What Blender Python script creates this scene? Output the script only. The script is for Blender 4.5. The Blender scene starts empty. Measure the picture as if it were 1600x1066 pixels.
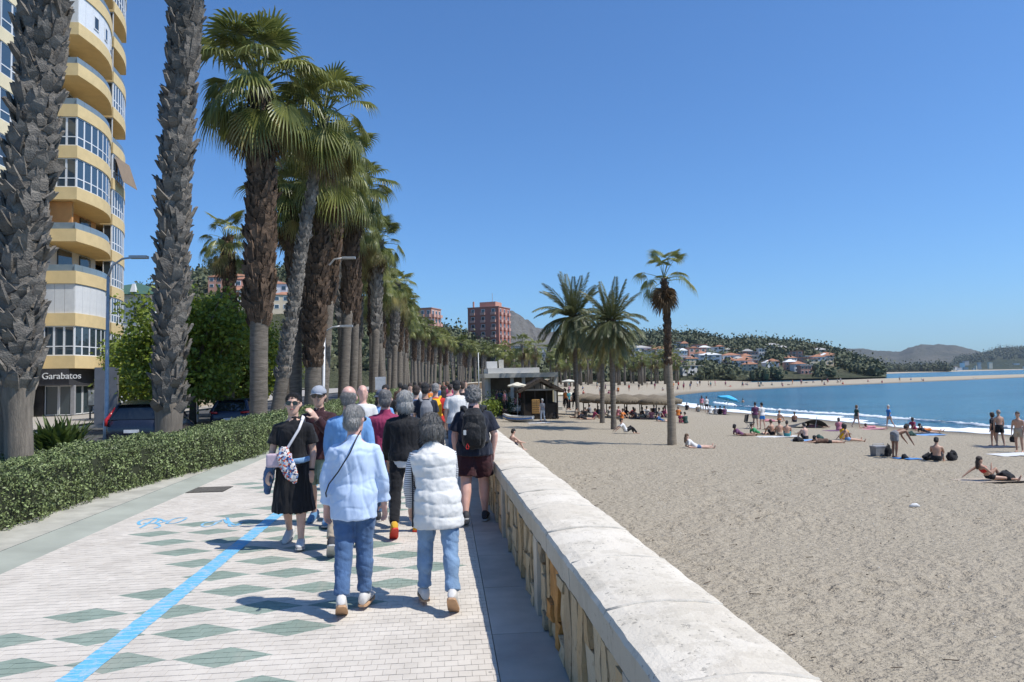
import bpy, bmesh, math, random, time
import numpy as np
from mathutils import Vector, Matrix, noise as mnoise
T0 = time.time()
SC = bpy.context.scene
COL = SC.collection
R = math.radians

# ------------------------------------------------------------------ camera
FPX, CAM_H = 1130.0, 1.87
PSI, PHI, RHO = R(5.3), R(2.87), R(1.05)
SEA = -2.5
_F = np.array([math.sin(PSI)*math.cos(PHI), math.cos(PSI)*math.cos(PHI), math.sin(PHI)])
_R0 = np.array([math.cos(PSI), -math.sin(PSI), 0.0]); _U0 = np.cross(_R0, _F)
_R = _R0*math.cos(RHO) - _U0*math.sin(RHO); _U = _U0*math.cos(RHO) + _R0*math.sin(RHO)
_C = np.array([0.0, 0.0, CAM_H])
cam = bpy.data.cameras.new('camera'); camo = bpy.data.objects.new('camera', cam); COL.objects.link(camo)
cam.sensor_width = 36.0; cam.lens = FPX/1600*36.0; cam.clip_start = 0.05; cam.clip_end = 20000
m = Matrix(((_R[0], _U[0], -_F[0], 0), (_R[1], _U[1], -_F[1], 0), (_R[2], _U[2], -_F[2], CAM_H), (0, 0, 0, 1)))
camo.matrix_world = m
SC.camera = camo

# ------------------------------------------------------------------ sky, sun, exposure
SUN_EL, SUN_BACK = R(57), R(22)          # sun to the right of the promenade, a little behind the viewer
sd = Vector((math.cos(SUN_BACK)*math.cos(SUN_EL), -math.sin(SUN_BACK)*math.cos(SUN_EL), math.sin(SUN_EL)))
W = bpy.data.worlds.new('World'); SC.world = W; W.use_nodes = True
nt = W.node_tree; bg = nt.nodes['Background']
sky = nt.nodes.new('ShaderNodeTexSky'); sky.sky_type = 'NISHITA'; sky.sun_disc = False
sky.sun_elevation = SUN_EL; sky.sun_rotation = math.atan2(sd.x, sd.y)
sky.altitude = 0; sky.air_density = 1.0; sky.dust_density = 0.6; sky.ozone_density = 5.0
tint = nt.nodes.new('ShaderNodeMix'); tint.data_type = 'RGBA'; tint.blend_type = 'MULTIPLY'; tint.inputs[0].default_value = 1.0; tint.inputs[7].default_value = (.50, .76, 1.0, 1)
nt.links.new(sky.outputs[0], tint.inputs[6]); nt.links.new(tint.outputs[2], bg.inputs[0]); bg.inputs[1].default_value = 0.15
sl = bpy.data.lights.new('sun', 'SUN'); sl.energy = 4.6; sl.angle = R(0.53); sl.color = (1.0, 0.955, 0.89)
so = bpy.data.objects.new('sun', sl); COL.objects.link(so); so.rotation_euler = sd.to_track_quat('Z', 'Y').to_euler()
SC.view_settings.view_transform = 'Standard'; SC.view_settings.look = 'None'
SC.view_settings.exposure = 0.12; SC.view_settings.gamma = 1.0; SC.view_settings.use_curve_mapping = False
SC.render.engine = 'CYCLES'
SC.cycles.use_denoising = True
SC.cycles.max_bounces = 5; SC.cycles.diffuse_bounces = 3; SC.cycles.glossy_bounces = 3
SC.cycles.transmission_bounces = 3; SC.cycles.transparent_max_bounces = 6; SC.cycles.volume_bounces = 0
SC.cycles.caustics_reflective = False; SC.cycles.caustics_refractive = False

# ------------------------------------------------------------------ where a line of sight meets the ground
def ray(x, y): return _F + _R*(x-800)/FPX - _U*(y-533)/FPX
def at(x, y, z=0.0):
    d = ray(x, y); return _C + d*((z-CAM_H)/d[2])
def atY(x, y, Y):
    d = ray(x, y); return _C + d*(Y/d[1])
def atX(x, y, X):
    d = ray(x, y); return _C + d*(X/d[0])
def curve(Y):                               # the promenade bends to the right far away
    return 0.0009*max(0.0, Y-100.0)**2
# ------------------------------------------------------------------ helpers
def srgb(r, g, b):
    f = lambda c: (c/255/12.92) if c/255 <= .04045 else ((c/255+.055)/1.055)**2.4
    return (f(r), f(g), f(b))
MATS = {}
class NT:
    def __init__(s, name):
        s.m = bpy.data.materials.new(name); s.m.use_nodes = True
        s.t = s.m.node_tree; s.b = s.t.nodes['Principled BSDF']
    def n(s, kind, **kw):
        o = s.t.nodes.new('ShaderNode'+kind)
        for k, v in kw.items(): setattr(o, k, v)
        return o
    def l(s, a, b): s.t.links.new(a, b)
    def val(s, sock, v):
        if isinstance(v, (int, float, tuple)): sock.default_value = v
        else: s.l(v, sock)
    def math(s, op, a, b=0.0, c=None):
        o = s.n('Math', operation=op); s.val(o.inputs[0], a); s.val(o.inputs[1], b)
        if c is not None: s.val(o.inputs[2], c)
        return o.outputs[0]
    def noise(s, vec, scale, detail=3, rough=.55):
        o = s.n('TexNoise'); o.inputs['Scale'].default_value = scale; o.inputs['Detail'].default_value = detail
        o.inputs['Roughness'].default_value = rough
        if vec is not None: s.l(vec, o.inputs['Vector'])
        return o.outputs['Fac']
    def mapped(s, vec, scale):
        o = s.n('Mapping'); o.inputs['Scale'].default_value = scale; s.l(vec, o.inputs['Vector']); return o.outputs[0]
    def ramp(s, fac, stops):
        o = s.n('ValToRGB'); e = o.color_ramp.elements
        while len(e) < len(stops): e.new(.5)
        for q, (p, c) in zip(e, stops): q.position = p; q.color = (c[0], c[1], c[2], 1)
        s.l(fac, o.inputs[0]); return o.outputs[0]
    def mix(s, fac, a, b, blend='MIX'):
        o = s.n('Mix', data_type='RGBA', blend_type=blend)
        s.val(o.inputs[0], fac)
        for i, v in ((6, a), (7, b)):
            if isinstance(v, tuple): o.inputs[i].default_value = (v[0], v[1], v[2], 1)
            else: s.l(v, o.inputs[i])
        return o.outputs[2]
    def bump(s, h, strength=.5, dist=.02, prev=None):
        o = s.n('Bump'); o.inputs['Strength'].default_value = strength; o.inputs['Distance'].default_value = dist
        s.l(h, o.inputs['Height'])
        if prev is not None: s.l(prev, o.inputs['Normal'])
        s.l(o.outputs[0], s.b.inputs['Normal']); return o.outputs[0]
    def color(s, c):
        if isinstance(c, tuple): s.b.inputs['Base Color'].default_value = (c[0], c[1], c[2], 1)
        else: s.l(c, s.b.inputs['Base Color'])

def sc3(c, k): return (min(c[0]*k, .95), min(c[1]*k, .95), min(c[2]*k, .95))
def M(name, col, rough=.8, var=.18, scale=6.0, bump=0.0, bscale=60.0, bdist=.01, spec=.4, metal=0.0, island=0.0, objvar=0.0, stretch=None):
    """plain material: base colour varied by noise, fine relief"""
    if name in MATS: return MATS[name]
    q = NT(name); tc = q.n('TexCoord'); vec = tc.outputs['Object']
    if stretch: vec = q.mapped(vec, stretch)
    c = q.ramp(q.noise(vec, scale, 4), [(.3, sc3(col, 1-var)), (.7, sc3(col, 1+var))])
    if island:
        g = q.n('NewGeometry'); k = q.math('MULTIPLY_ADD', g.outputs['Random Per Island'], island, 1-island/2)
        h = q.n('HueSaturation'); q.l(k, h.inputs['Value']); q.l(c, h.inputs['Color']); c = h.outputs[0]
    if objvar:
        g = q.n('ObjectInfo'); k = q.math('MULTIPLY_ADD', g.outputs['Random'], objvar, 1-objvar/2)
        h = q.n('HueSaturation'); q.l(k, h.inputs['Value']); q.l(c, h.inputs['Color']); c = h.outputs[0]
    q.color(c); q.b.inputs['Roughness'].default_value = rough
    q.b.inputs['Specular IOR Level'].default_value = spec; q.b.inputs['Metallic'].default_value = metal
    if bump: q.bump(q.noise(vec, bscale, 3), bump, bdist)
    MATS[name] = q.m; return q.m
def glass_mat(name, col=(.02, .035, .05), rough=.06):
    if name in MATS: return MATS[name]
    q = NT(name); q.color(col); q.b.inputs['Roughness'].default_value = rough
    q.b.inputs['Specular IOR Level'].default_value = .9
    MATS[name] = q.m; return q.m

def mesh_np(name, verts, faces, smooth=False):
    me = bpy.data.meshes.new(name)
    me.from_pydata(np.asarray(verts, float).tolist() if not isinstance(verts, list) else verts, [], faces if isinstance(faces, list) else faces.tolist())
    if smooth: me.polygons.foreach_set('use_smooth', [True]*len(me.polygons))
    me.update(); return me
def ob(name, me, mat=None, parent=None, loc=(0, 0, 0), rot=(0, 0, 0), scale=(1, 1, 1)):
    o = bpy.data.objects.new(name, me); COL.objects.link(o)
    if mat is not None and me is not None:
        ms = mat if isinstance(mat, (list, tuple)) else [mat]
        if len(me.materials) == 0:
            for k in ms: me.materials.append(k)
        elif me.materials[0] != ms[0]:
            o.material_slots[0].link = 'OBJECT'; o.material_slots[0].material = ms[0]
    o.location = loc; o.rotation_euler = rot; o.scale = (scale,)*3 if isinstance(scale, (int, float)) else scale
    if parent is not None: o.parent = parent
    return o
def tag(o, label=None, cat=None, group=None, kind=None):
    if label: o['label'] = label
    if cat: o['category'] = cat
    if group: o['group'] = group
    if kind: o['kind'] = kind
    return o
def thing(name, label, cat, loc=(0, 0, 0), rotz=0.0, group=None):
    o = bpy.data.objects.new(name, None); COL.objects.link(o); o.empty_display_size = .2
    o.location = loc; o.rotation_euler = (0, 0, rotz); return tag(o, label, cat, group)
class MB:
    def __init__(s): s.v = []; s.f = []
    def add(s, v, f):
        o = len(s.v); s.v += [tuple(p) for p in v]; s.f += [tuple(i+o for i in q) for q in f]; return s
    def box(s, c, d, rz=0.0, rx=0.0, taper=1.0):
        x, y, z = d[0]/2, d[1]/2, d[2]/2
        P = [Vector((a*x*(taper if e > 0 else 1), b*y*(taper if e > 0 else 1), e*z)) for e in (-1, 1) for a, b in ((-1, -1), (1, -1), (1, 1), (-1, 1))]
        if rx or rz:
            Q = Matrix.Rotation(rz, 3, 'Z') @ Matrix.Rotation(rx, 3, 'X'); P = [Q @ p for p in P]
        return s.add([(p.x+c[0], p.y+c[1], p.z+c[2]) for p in P], [(3, 2, 1, 0), (4, 5, 6, 7), (0, 1, 5, 4), (1, 2, 6, 5), (2, 3, 7, 6), (3, 0, 4, 7)])
    def prism(s, poly, z0, z1):
        n = len(poly)
        return s.add([(p[0], p[1], z0) for p in poly]+[(p[0], p[1], z1) for p in poly],
              [tuple(range(n-1, -1, -1)), tuple(range(n, 2*n))]+[(i, (i+1) % n, n+(i+1) % n, n+i) for i in range(n)])
    def tube(s, pts, rad, n=8, cap=True, flat=None):
        """tube through points; rad a number, a list, or list of (a,b) half axes; flat: the direction of the a axis"""
        P = [Vector(p) for p in pts]; k = len(P)
        if isinstance(rad, (int, float)): rad = [rad]*k
        side = None; V = []
        for i in range(k):
            t = (P[min(i+1, k-1)]-P[max(i-1, 0)])
            if t.length < 1e-9: t = Vector((0, 0, 1))
            t.normalize()
            if side is None:
                side = Vector(flat) if flat is not None else (Vector((0, 0, 1)) if abs(t.z) < .9 else Vector((1, 0, 0)))
            side = side-t*side.dot(t); side.normalize(); up = t.cross(side)
            a, b = rad[i] if isinstance(rad[i], (tuple, list)) else (rad[i], rad[i])
            for j in range(n):
                q = 2*math.pi*j/n; V.append(P[i]+side*(a*math.cos(q))+up*(b*math.sin(q)))
        F = [(i*n+j, i*n+(j+1) % n, (i+1)*n+(j+1) % n, (i+1)*n+j) for i in range(k-1) for j in range(n)]
        if cap: F += [tuple(range(n-1, -1, -1)), tuple((k-1)*n+j for j in range(n))]
        return s.add(V, F)
    def ball(s, c, r, n=8, k=5):
        """closed ellipsoid"""
        r = (r, r, r) if isinstance(r, (int, float)) else r
        V = [(c[0], c[1], c[2]-r[2])]; F = []
        for i in range(1, k):
            p = -math.pi/2+math.pi*i/k
            for j in range(n):
                q = 2*math.pi*j/n; V.append((c[0]+r[0]*math.cos(p)*math.cos(q), c[1]+r[1]*math.cos(p)*math.sin(q), c[2]+r[2]*math.sin(p)))
        V.append((c[0], c[1], c[2]+r[2])); top = len(V)-1
        F += [(0, 1+(j+1) % n, 1+j) for j in range(n)]
        F += [(1+i*n+j, 1+i*n+(j+1) % n, 1+(i+1)*n+(j+1) % n, 1+(i+1)*n+j) for i in range(k-2) for j in range(n)]
        F += [(1+(k-2)*n+j, 1+(k-2)*n+(j+1) % n, top) for j in range(n)]
        return s.add(V, F)
    def grid(s, fn, nu, nv):
        V = [fn(i/nu, j/nv) for i in range(nu+1) for j in range(nv+1)]
        return s.add(V, [(i*(nv+1)+j, (i+1)*(nv+1)+j, (i+1)*(nv+1)+j+1, i*(nv+1)+j+1) for i in range(nu) for j in range(nv)])
    def mesh(s, name='mesh', smooth=False): return mesh_np(name, s.v, s.f, smooth)
    def build(s, name, mat, parent=None, smooth=False, loc=(0, 0, 0), rot=(0, 0, 0)):
        return ob(name, s.mesh(name, smooth), mat, parent, loc, rot)
_ORD = 'first second third fourth fifth sixth seventh eighth ninth tenth eleventh twelfth thirteenth fourteenth fifteenth sixteenth seventeenth eighteenth nineteenth twentieth'.split()
def ordinal(i):
    if i < 20: return _ORD[i]
    n = i+1; tens = {2: 'twenty', 3: 'thirty', 4: 'forty', 5: 'fifty', 6: 'sixty', 7: 'seventy', 8: 'eighty', 9: 'ninety'}[n//10]
    return tens+'-'+_ORD[n % 10-1] if n % 10 else tens[:-1]+'ieth'
def leaf_cloud(P, size, rng, asp=.55, flatten=0.0, updir=0.0):
    """one rhombic leaf at each point, random direction -> verts, quads"""
    n = len(P); a = rng.normal(size=(n, 3)); a[:, 2] *= (1-flatten); a[:, 2] += updir
    a /= np.linalg.norm(a, axis=1)[:, None]
    b = rng.normal(size=(n, 3)); b -= a*(a*b).sum(1)[:, None]; b /= np.linalg.norm(b, axis=1)[:, None]
    s = (size*rng.uniform(.7, 1.3, n))[:, None]
    V = np.empty((n, 4, 3)); V[:, 0] = P-a*s*.5; V[:, 1] = P+b*s*asp*.5; V[:, 2] = P+a*s*.5; V[:, 3] = P-b*s*asp*.5
    return V.reshape(-1, 3), np.arange(n*4).reshape(-1, 4)
# ------------------------------------------------------------------ SETTING: sea, beach, promenade, wall, road
rng = np.random.default_rng(7); random.seed(7)
shore_px = [(1600, 681), (1480, 674.5), (1380, 665.5), (1280, 656), (1247, 653), (1135, 643.5), (1075, 637), (1050, 630), (1047, 624), (1060, 617.5), (1100, 613.5), (1130, 611.5),
            (1215, 607), (1300, 603), (1440, 597), (1600, 590), (1800, 581.5), (1790, 579.3), (1600, 585.7), (1440, 590.6), (1280, 595.7), (1200, 598.6), (1160, 600),
            (1190, 592.5), (1280, 587.0), (1370, 585.0), (1420, 583.0), (1520, 580.2), (1600, 577.9)]
shore = [(62., -400.), (55., -40.), (49., 12.)]+[tuple(at(x, y, SEA)[:2]) for x, y in shore_px]+[(3300., 1500.), (6000., 600.), (6000., -400.)]
_S = np.array(shore)
def sea_dist(P):
    """signed distance to the waterline, positive on land"""
    P = np.atleast_2d(np.asarray(P, float)); A = _S; B = np.roll(_S, -1, axis=0)
    best = np.full(len(P), 1e18); ins = np.zeros(len(P), bool)
    for a, b in zip(A, B):
        e = b-a; w = P-a; t = np.clip((w@e)/(e@e), 0, 1); d = ((w-t[:, None]*e)**2).sum(1); best = np.minimum(best, d)
        c = (a[1] > P[:, 1]) != (b[1] > P[:, 1])
        if a[1] != b[1]:
            ins ^= c & (P[:, 0] < (b[0]-a[0])*(P[:, 1]-a[1])/(b[1]-a[1])+a[0])
    d = np.sqrt(best); return np.where(ins, -d, d)
def sand_z(P):
    d = sea_dist(P)
    return SEA+np.where(d > 0, 1.55*(1-np.exp(-np.maximum(d, 0)/30.0)), np.maximum(d*.07, -1.6))
def on_sand(x, y):
    z = -1.4
    for _ in range(25):
        p = at(x, y, z); z = .5*z+.5*float(sand_z(p[None, :2])[0])
    p[2] = z; return p

# beach: one sheet of sand in rings round the viewpoint, finer close by
na, nr = 330, 600
ang = np.radians(np.linspace(-14, 64, na)); rad = np.concatenate([2.0*np.exp(np.linspace(0, math.log(22), 420, endpoint=False)), 44*np.exp(np.linspace(0, math.log(50), 180))])
AA, RR = np.meshgrid(ang, rad, indexing='ij'); XY = np.stack([np.sin(AA)*RR, np.cos(AA)*RR], -1).reshape(-1, 2)
ZZ = sand_z(XY)
for i, (p, z) in enumerate(zip(XY, ZZ)):
    r = math.hypot(p[0], p[1])
    if r < 60 and z > -2.45:
        k = min(1.0, (z+2.45)/.5)*(1.0 if r < 25 else max(0.0, (60-r)/35))
        n1 = mnoise.noise((p[0]*1.9, p[1]*2.6, 0)); n2 = mnoise.noise((p[0]*4.6, p[1]*6.0, 3.1)); n3 = mnoise.noise((p[0]*.5, p[1]*.5, 9))
        wx = p[0]+.12*mnoise.noise((p[0]*2.1, p[1]*2.1, 5)); wy = p[1]+.12*mnoise.noise((p[0]*2.1, p[1]*2.1, 8))
        v1 = mnoise.voronoi((wx*2.3, wy*3.1, 0))[0]; v2 = mnoise.voronoi((wx*4.7, wy*5.6, 7))[0]
        pit = -.055*max(0.0, 1-(v1[0]/.55)**2)+.02*max(0.0, 1-abs(v1[0]-.62)/.25)-.022*max(0.0, 1-(v2[0]/.5)**2)
        ZZ[i] += k*(.02*n1+.012*n2+.05*n3+pit*(.55+.9*mnoise.noise((p[0]*.35, p[1]*.35, 2))))
V = np.column_stack([XY, ZZ]); idx = np.arange(na*nr).reshape(na, nr)
Q = np.stack([idx[:-1, :-1], idx[:-1, 1:], idx[1:, 1:], idx[1:, :-1]], -1).reshape(-1, 4)
q = NT('sand'); g = q.n('NewGeometry'); pos = g.outputs['Position']; sep = q.n('SeparateXYZ'); q.l(pos, sep.inputs[0])
n1 = q.noise(pos, .35, 4); n2 = q.noise(pos, 9, 5); n3 = q.noise(pos, 160, 2)
c = q.ramp(n2, [(.25, (.355, .302, .222)), (.75, (.472, .407, .313))])
c = q.mix(q.math('MULTIPLY', n1, .5), c, (.40, .35, .262))
c = q.mix(q.math('MULTIPLY', q.math('GREATER_THAN', n3, .66), .45), c, (.6, .56, .5))
pit = q.noise(q.mapped(pos, (1, 1.6, 1)), 6.5, 4, .6)
c = q.mix(q.math('MULTIPLY', q.math('LESS_THAN', q.noise(pos, 75, 2), .27), .4), c, (.13, .11, .085))
wet = q.n('MapRange'); q.l(sep.outputs[2], wet.inputs[0]); wet.inputs[1].default_value = SEA+.02; wet.inputs[2].default_value = SEA+.30; wet.inputs[3].default_value = .72; wet.inputs[4].default_value = 0
c = q.mix(wet.outputs[0], c, (.12, .098, .072)); q.color(c); q.b.inputs['Roughness'].default_value = .95; q.b.inputs['Specular IOR Level'].default_value = .15
b1 = q.bump(pit, 1.0, .16); b2 = q.bump(q.noise(pos, 26, 4), .4, .018, b1); q.bump(q.noise(pos, 90, 3), .35, .006, b2)
SAND = q.m
tag(ob('beach', mesh_np('beach', V, Q, True), SAND), kind='structure')

# sea
q = NT('sea_water'); g = q.n('NewGeometry'); pos = g.outputs['Position']
w1 = q.noise(q.mapped(pos, (.22, .75, 1)), 1.0, 5, .62); w2 = q.noise(q.mapped(pos, (1.2, 3.2, 1)), 1.0, 4, .6); w3 = q.noise(q.mapped(pos, (.025, .16, 1)), 1.0, 5, .65)
c = q.ramp(w3, [(.42, (.006, .066, .125)), (.58, (.024, .145, .22))]); c = q.mix(q.math('MULTIPLY', w1, .75), c, (.016, .12, .175))
q.color(c); q.b.inputs['Roughness'].default_value = .16; q.b.inputs['Specular IOR Level'].default_value = .45
b = q.bump(w1, 1.0, .8); q.bump(w2, .55, .12, b)
tag(ob('sea', mesh_np('sea', [(8, -400, SEA), (6800, -400, SEA), (6800, 6800, SEA), (8, 6800, SEA)], [(0, 1, 2, 3)]), q.m), kind='structure')
# surf: low ragged ridges of white water along the near waterline
FOAM = M('foam', (.82, .85, .86), .7, .12, 3, .8, 9, .06)
def surf(px, width, off, seed, h):
    pts = [Vector((*at(x, y, SEA)[:2], 0)) for x, y in px]; L = [0]
    for a, b in zip(pts, pts[1:]): L.append(L[-1]+(b-a).length)
    n = int(L[-1]/.35); mb = MB(); rows = []
    for i in range(n+1):
        s = L[-1]*i/n; k = max(j for j in range(len(L)) if L[j] <= s+1e-6); k = min(k, len(pts)-2)
        t = (s-L[k])/max(1e-6, L[k+1]-L[k]); p = pts[k].lerp(pts[k+1], t); d = (pts[k+1]-pts[k]).normalized(); nrm = Vector((d.y, -d.x, 0))
        if float(sea_dist((p+nrm)[:2])[0]) > float(sea_dist((p-nrm)[:2])[0]): nrm = -nrm
        w = width*max(0.0, .55+1.1*mnoise.noise((s*.09, seed, 0))+.35*mnoise.noise((s*.6, seed, 5)))
        o0 = off+1.1*mnoise.noise((s*.13, seed+9, 0))+.5*mnoise.noise((s*.7, seed+2, 1))
        rows.append([p+nrm*(o0+w*u)+Vector((0, 0, SEA+.02+h*math.sin(math.pi*u)*(.6+.8*mnoise.noise((s*1.7, u*4, seed))))) for u in (0, .25, .5, .75, 1)])
    for r in rows: mb.v += [tuple(p) for p in r]
    for i in range(n):
        for j in range(4): mb.f.append((i*5+j, (i+1)*5+j, (i+1)*5+j+1, i*5+j+1))
    return mb
sf = [(1700, 688), (1600, 681), (1480, 674.5), (1380, 665.5), (1280, 656), (1247, 653), (1135, 643.5), (1075, 637), (1050, 630)]
tag(surf(sf, 4.2, .1, 1.0, .16).build('surf_foam', FOAM, None, True), 'white foam of breaking surf along the waterline', 'foam', kind='stuff')
tag(surf(sf, 1.0, 6.2, 4.0, .25).build('wave_crest_foam', FOAM, None, True), 'broken white crests just off the waterline', 'foam', kind='stuff')

# promenade ---------------------------------------------------------------
def strip(name, x0, x1, z0, z1, y0, y1, mat, kind='structure', follow=True, n=None):
    """ground sheet from lateral x0 to x1 along the promenade"""
    n = n or max(2, int((y1-y0)/6)); mb = MB()
    fx = (lambda v, Y: v(Y)) 
    X0 = x0 if callable(x0) else (lambda Y: x0); X1 = x1 if callable(x1) else (lambda Y: x1)
    def fn(u, v):
        Y = y0+(y1-y0)*u; return ((X0(Y)+(X1(Y)-X0(Y))*v+(curve(Y) if follow else 0)), Y, z0+(z1-z0)*v)
    mb.grid(fn, n, 1); mb.f = [tuple(reversed(f)) for f in mb.f]
    return tag(mb.build(name, mat), kind=kind)
PX, PY, DX, DY = .0875, .09, .70, .54       # paver size, diamond lattice
def paver_material():
    q = NT('concrete_paver'); g = q.n('NewGeometry'); sep = q.n('SeparateXYZ'); q.l(g.outputs['Position'], sep.inputs[0])
    x, y = sep.outputs[0], sep.outputs[1]; m = q.math
    v = m('DIVIDE', m('SUBTRACT', y, 5.2), DY); row = m('ROUND', v); dv = m('ABSOLUTE', m('MULTIPLY', m('SUBTRACT', v, row), DY))
    par = m('FLOORED_MODULO', row, 2.0)
    u = m('SUBTRACT', m('DIVIDE', m('ADD', x, 1.54), DX), m('MULTIPLY', par, .5)); colx = m('ROUND', u)
    du = m('ABSOLUTE', m('MULTIPLY', m('SUBTRACT', u, colx), DX))
    ins = m('LESS_THAN', m('ADD', m('DIVIDE', du, .335), m('DIVIDE', dv, .188)), 1.0)
    xc = m('ADD', m('MULTIPLY', m('ADD', colx, m('MULTIPLY', par, .5)), DX), -1.54)
    tri = m('SUBTRACT', 4.0, m('ABSOLUTE', m('SUBTRACT', m('FLOORED_MODULO', row, 8.0), 4.0)))
    L = m('ADD', -3.66, m('MULTIPLY', tri, .35))
    ok = m('MULTIPLY', m('GREATER_THAN', xc, m('SUBTRACT', L, .12)), m('LESS_THAN', xc, m('ADD', L, 2.24)))
    mask = m('MULTIPLY', ins, ok)
    n = q.noise(g.outputs['Position'], 2.2, 5, .6); n2 = q.noise(g.outputs['Position'], 70, 3)
    beige = q.ramp(n, [(.25, (.53, .482, .415)), (.75, (.675, .62, .54))]); green = q.ramp(n, [(.25, (.205, .262, .215)), (.75, (.29, .355, .30))])
    c = q.mix(mask, beige, green)
    oi = q.n('ObjectInfo')
    k = m('ADD', m('MULTIPLY', g.outputs['Random Per Island'], .10), m('ADD', .90, m('MULTIPLY', oi.outputs['Random'], .05)))
    h = q.n('HueSaturation'); q.l(k, h.inputs['Value']); q.l(c, h.inputs['Color'])
    c = q.mix(m('MULTIPLY', m('GREATER_THAN', n2, .68), .25), h.outputs[0], (.2, .19, .17))
    st = q.noise(g.outputs['Position'], .7, 5, .65); st2 = q.noise(q.mapped(g.outputs['Position'], (1.5, .5, 1)), 2.5, 4, .6)
    rs_ = q.n('MapRange'); q.l(st, rs_.inputs[0]); rs_.inputs[1].default_value = .52; rs_.inputs[2].default_value = .72; rs_.inputs[4].default_value = .30
    c = q.mix(rs_.outputs[0], c, (.34, .30, .25)); rs2 = q.n('MapRange'); q.l(st2, rs2.inputs[0]); rs2.inputs[1].default_value = .58; rs2.inputs[2].default_value = .75; rs2.inputs[4].default_value = .28
    c = q.mix(rs2.outputs[0], c, (.46, .40, .32)); vo = q.n('TexVoronoi'); vo.inputs['Scale'].default_value = 3.3; q.l(g.outputs['Position'], vo.inputs['Vector'])
    c = q.mix(m('MULTIPLY', m('LESS_THAN', vo.outputs['Distance'], .045), .6), c, (.16, .15, .135))
    q.color(c); q.b.inputs['Roughness'].default_value = .85; q.b.inputs['Specular IOR Level'].default_value = .25
    q.bump(n2, .25, .003); return q.m
PAVER = paver_material()
JOINT = M('paving_joint', (.34, .315, .275), .95, .25, 9, .4, 120)
strip('promenade', -4.45, .31, -.012, -.012, -8, 330, JOINT)
strip('promenade_far_paving', -4.45, .31, -.004, -.004, 26, 330, PAVER)
pv = [(-.5, -.5, 0), (.5, -.5, 0), (.5, .5, 0), (-.5, .5, 0), (-.5, -.5, -.03), (.5, -.5, -.03), (.5, .5, -.03), (-.5, .5, -.03)]
pf = [(0, 1, 2, 3), (0, 4, 5, 1), (1, 5, 6, 2), (2, 6, 7, 3), (3, 7, 4, 0)]
spots = []
for j in range(int((26-4.2)/PY)):
    Y = 4.2+PY*(j+.5); o = (PX/2 if j % 2 else 0)
    for i in range(int(4.76/PX)+1):
        X0 = -4.45+PX*i-o; a, b = max(X0, -4.45), min(X0+PX, .31)
        if b-a > .015: spots.append((Y, (a+b)/2, b-a))
def in_view(X, Y):
    d = np.array([X, Y, -CAM_H]); D = d@_F; return 0 < 800+FPX*(d@_R)/D < 1600 and 533-FPX*(d@_U)/D < 1066
vis = sorted([s for s in spots if in_view(s[1], s[0])], key=lambda s: s[0])[:300]; visset = set(vis)
prom = bpy.data.objects['promenade']
pm = mesh_np('paver', pv, pf)
for Y, X, w in vis:
    ob('paver', pm, PAVER, prom, (X, Y, random.uniform(-.0012, .0008)), (random.gauss(0, .004), random.gauss(0, .004), 0), (w-.002, PY-.0065, 1))
Vp, Fp = [], []
pva = np.array(pv); pfa = np.array(pf)
for k, (Y, X, w) in enumerate([s for s in spots if s not in visset]):
    gp = .0065 if Y < 14 else .005
    Vp.append(pva*[w-.002, PY-gp, 1]+[X, Y, random.uniform(-.0012, .0008)]); Fp.append(pfa+k*8)
tag(ob('paver_field', mesh_np('paver_field', np.concatenate(Vp), np.concatenate(Fp)), PAVER, prom), kind='stuff')
# blue paint: line and handwritten marks
q = NT('blue_paint'); g = q.n('NewGeometry'); n = q.noise(g.outputs['Position'], 38, 4); n2 = q.noise(q.mapped(g.outputs['Position'], (3, 11, 1)), 2.0, 3)
c = q.ramp(n, [(.3, (.10, .38, .60)), (.7, (.155, .47, .68))]); sep = q.n('SeparateXYZ'); q.l(g.outputs['Position'], sep.inputs[0])
jr = q.math('ABSOLUTE', q.math('SUBTRACT', q.math('FRACT', q.math('DIVIDE', q.math('SUBTRACT', sep.outputs[1], 4.2), PY)), .5))
c = q.mix(q.math('MULTIPLY', q.math('GREATER_THAN', jr, .46), .75), c, (.55, .60, .60))
c = q.mix(q.math('MULTIPLY', q.math('GREATER_THAN', n2, .56), .5), c, (.50, .52, .51))
c = q.mix(q.math('MULTIPLY', q.math('GREATER_THAN', q.noise(g.outputs['Position'], 5, 5, .7), .56), .35), c, (.52, .54, .53))
q.color(c); q.b.inputs['Roughness'].default_value = .7; PAINT = q.m
mb = MB(); N = 420
for i in range(N+1):
    Y = 3.6+22.4*i/N
    mb.v += [(-2.475+.012*mnoise.noise((Y*9, 1, 0))+.006*mnoise.noise((Y*40, 1, 0)), Y, .0032), (-2.305+.012*mnoise.noise((Y*9, 5, 0))+.006*mnoise.noise((Y*40, 5, 0)), Y, .0032)]
mb.f = [(2*i, 2*i+1, 2*i+3, 2*i+2) for i in range(N)]
tag(mb.build('painted_blue_line', PAINT), kind='structure')
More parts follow.
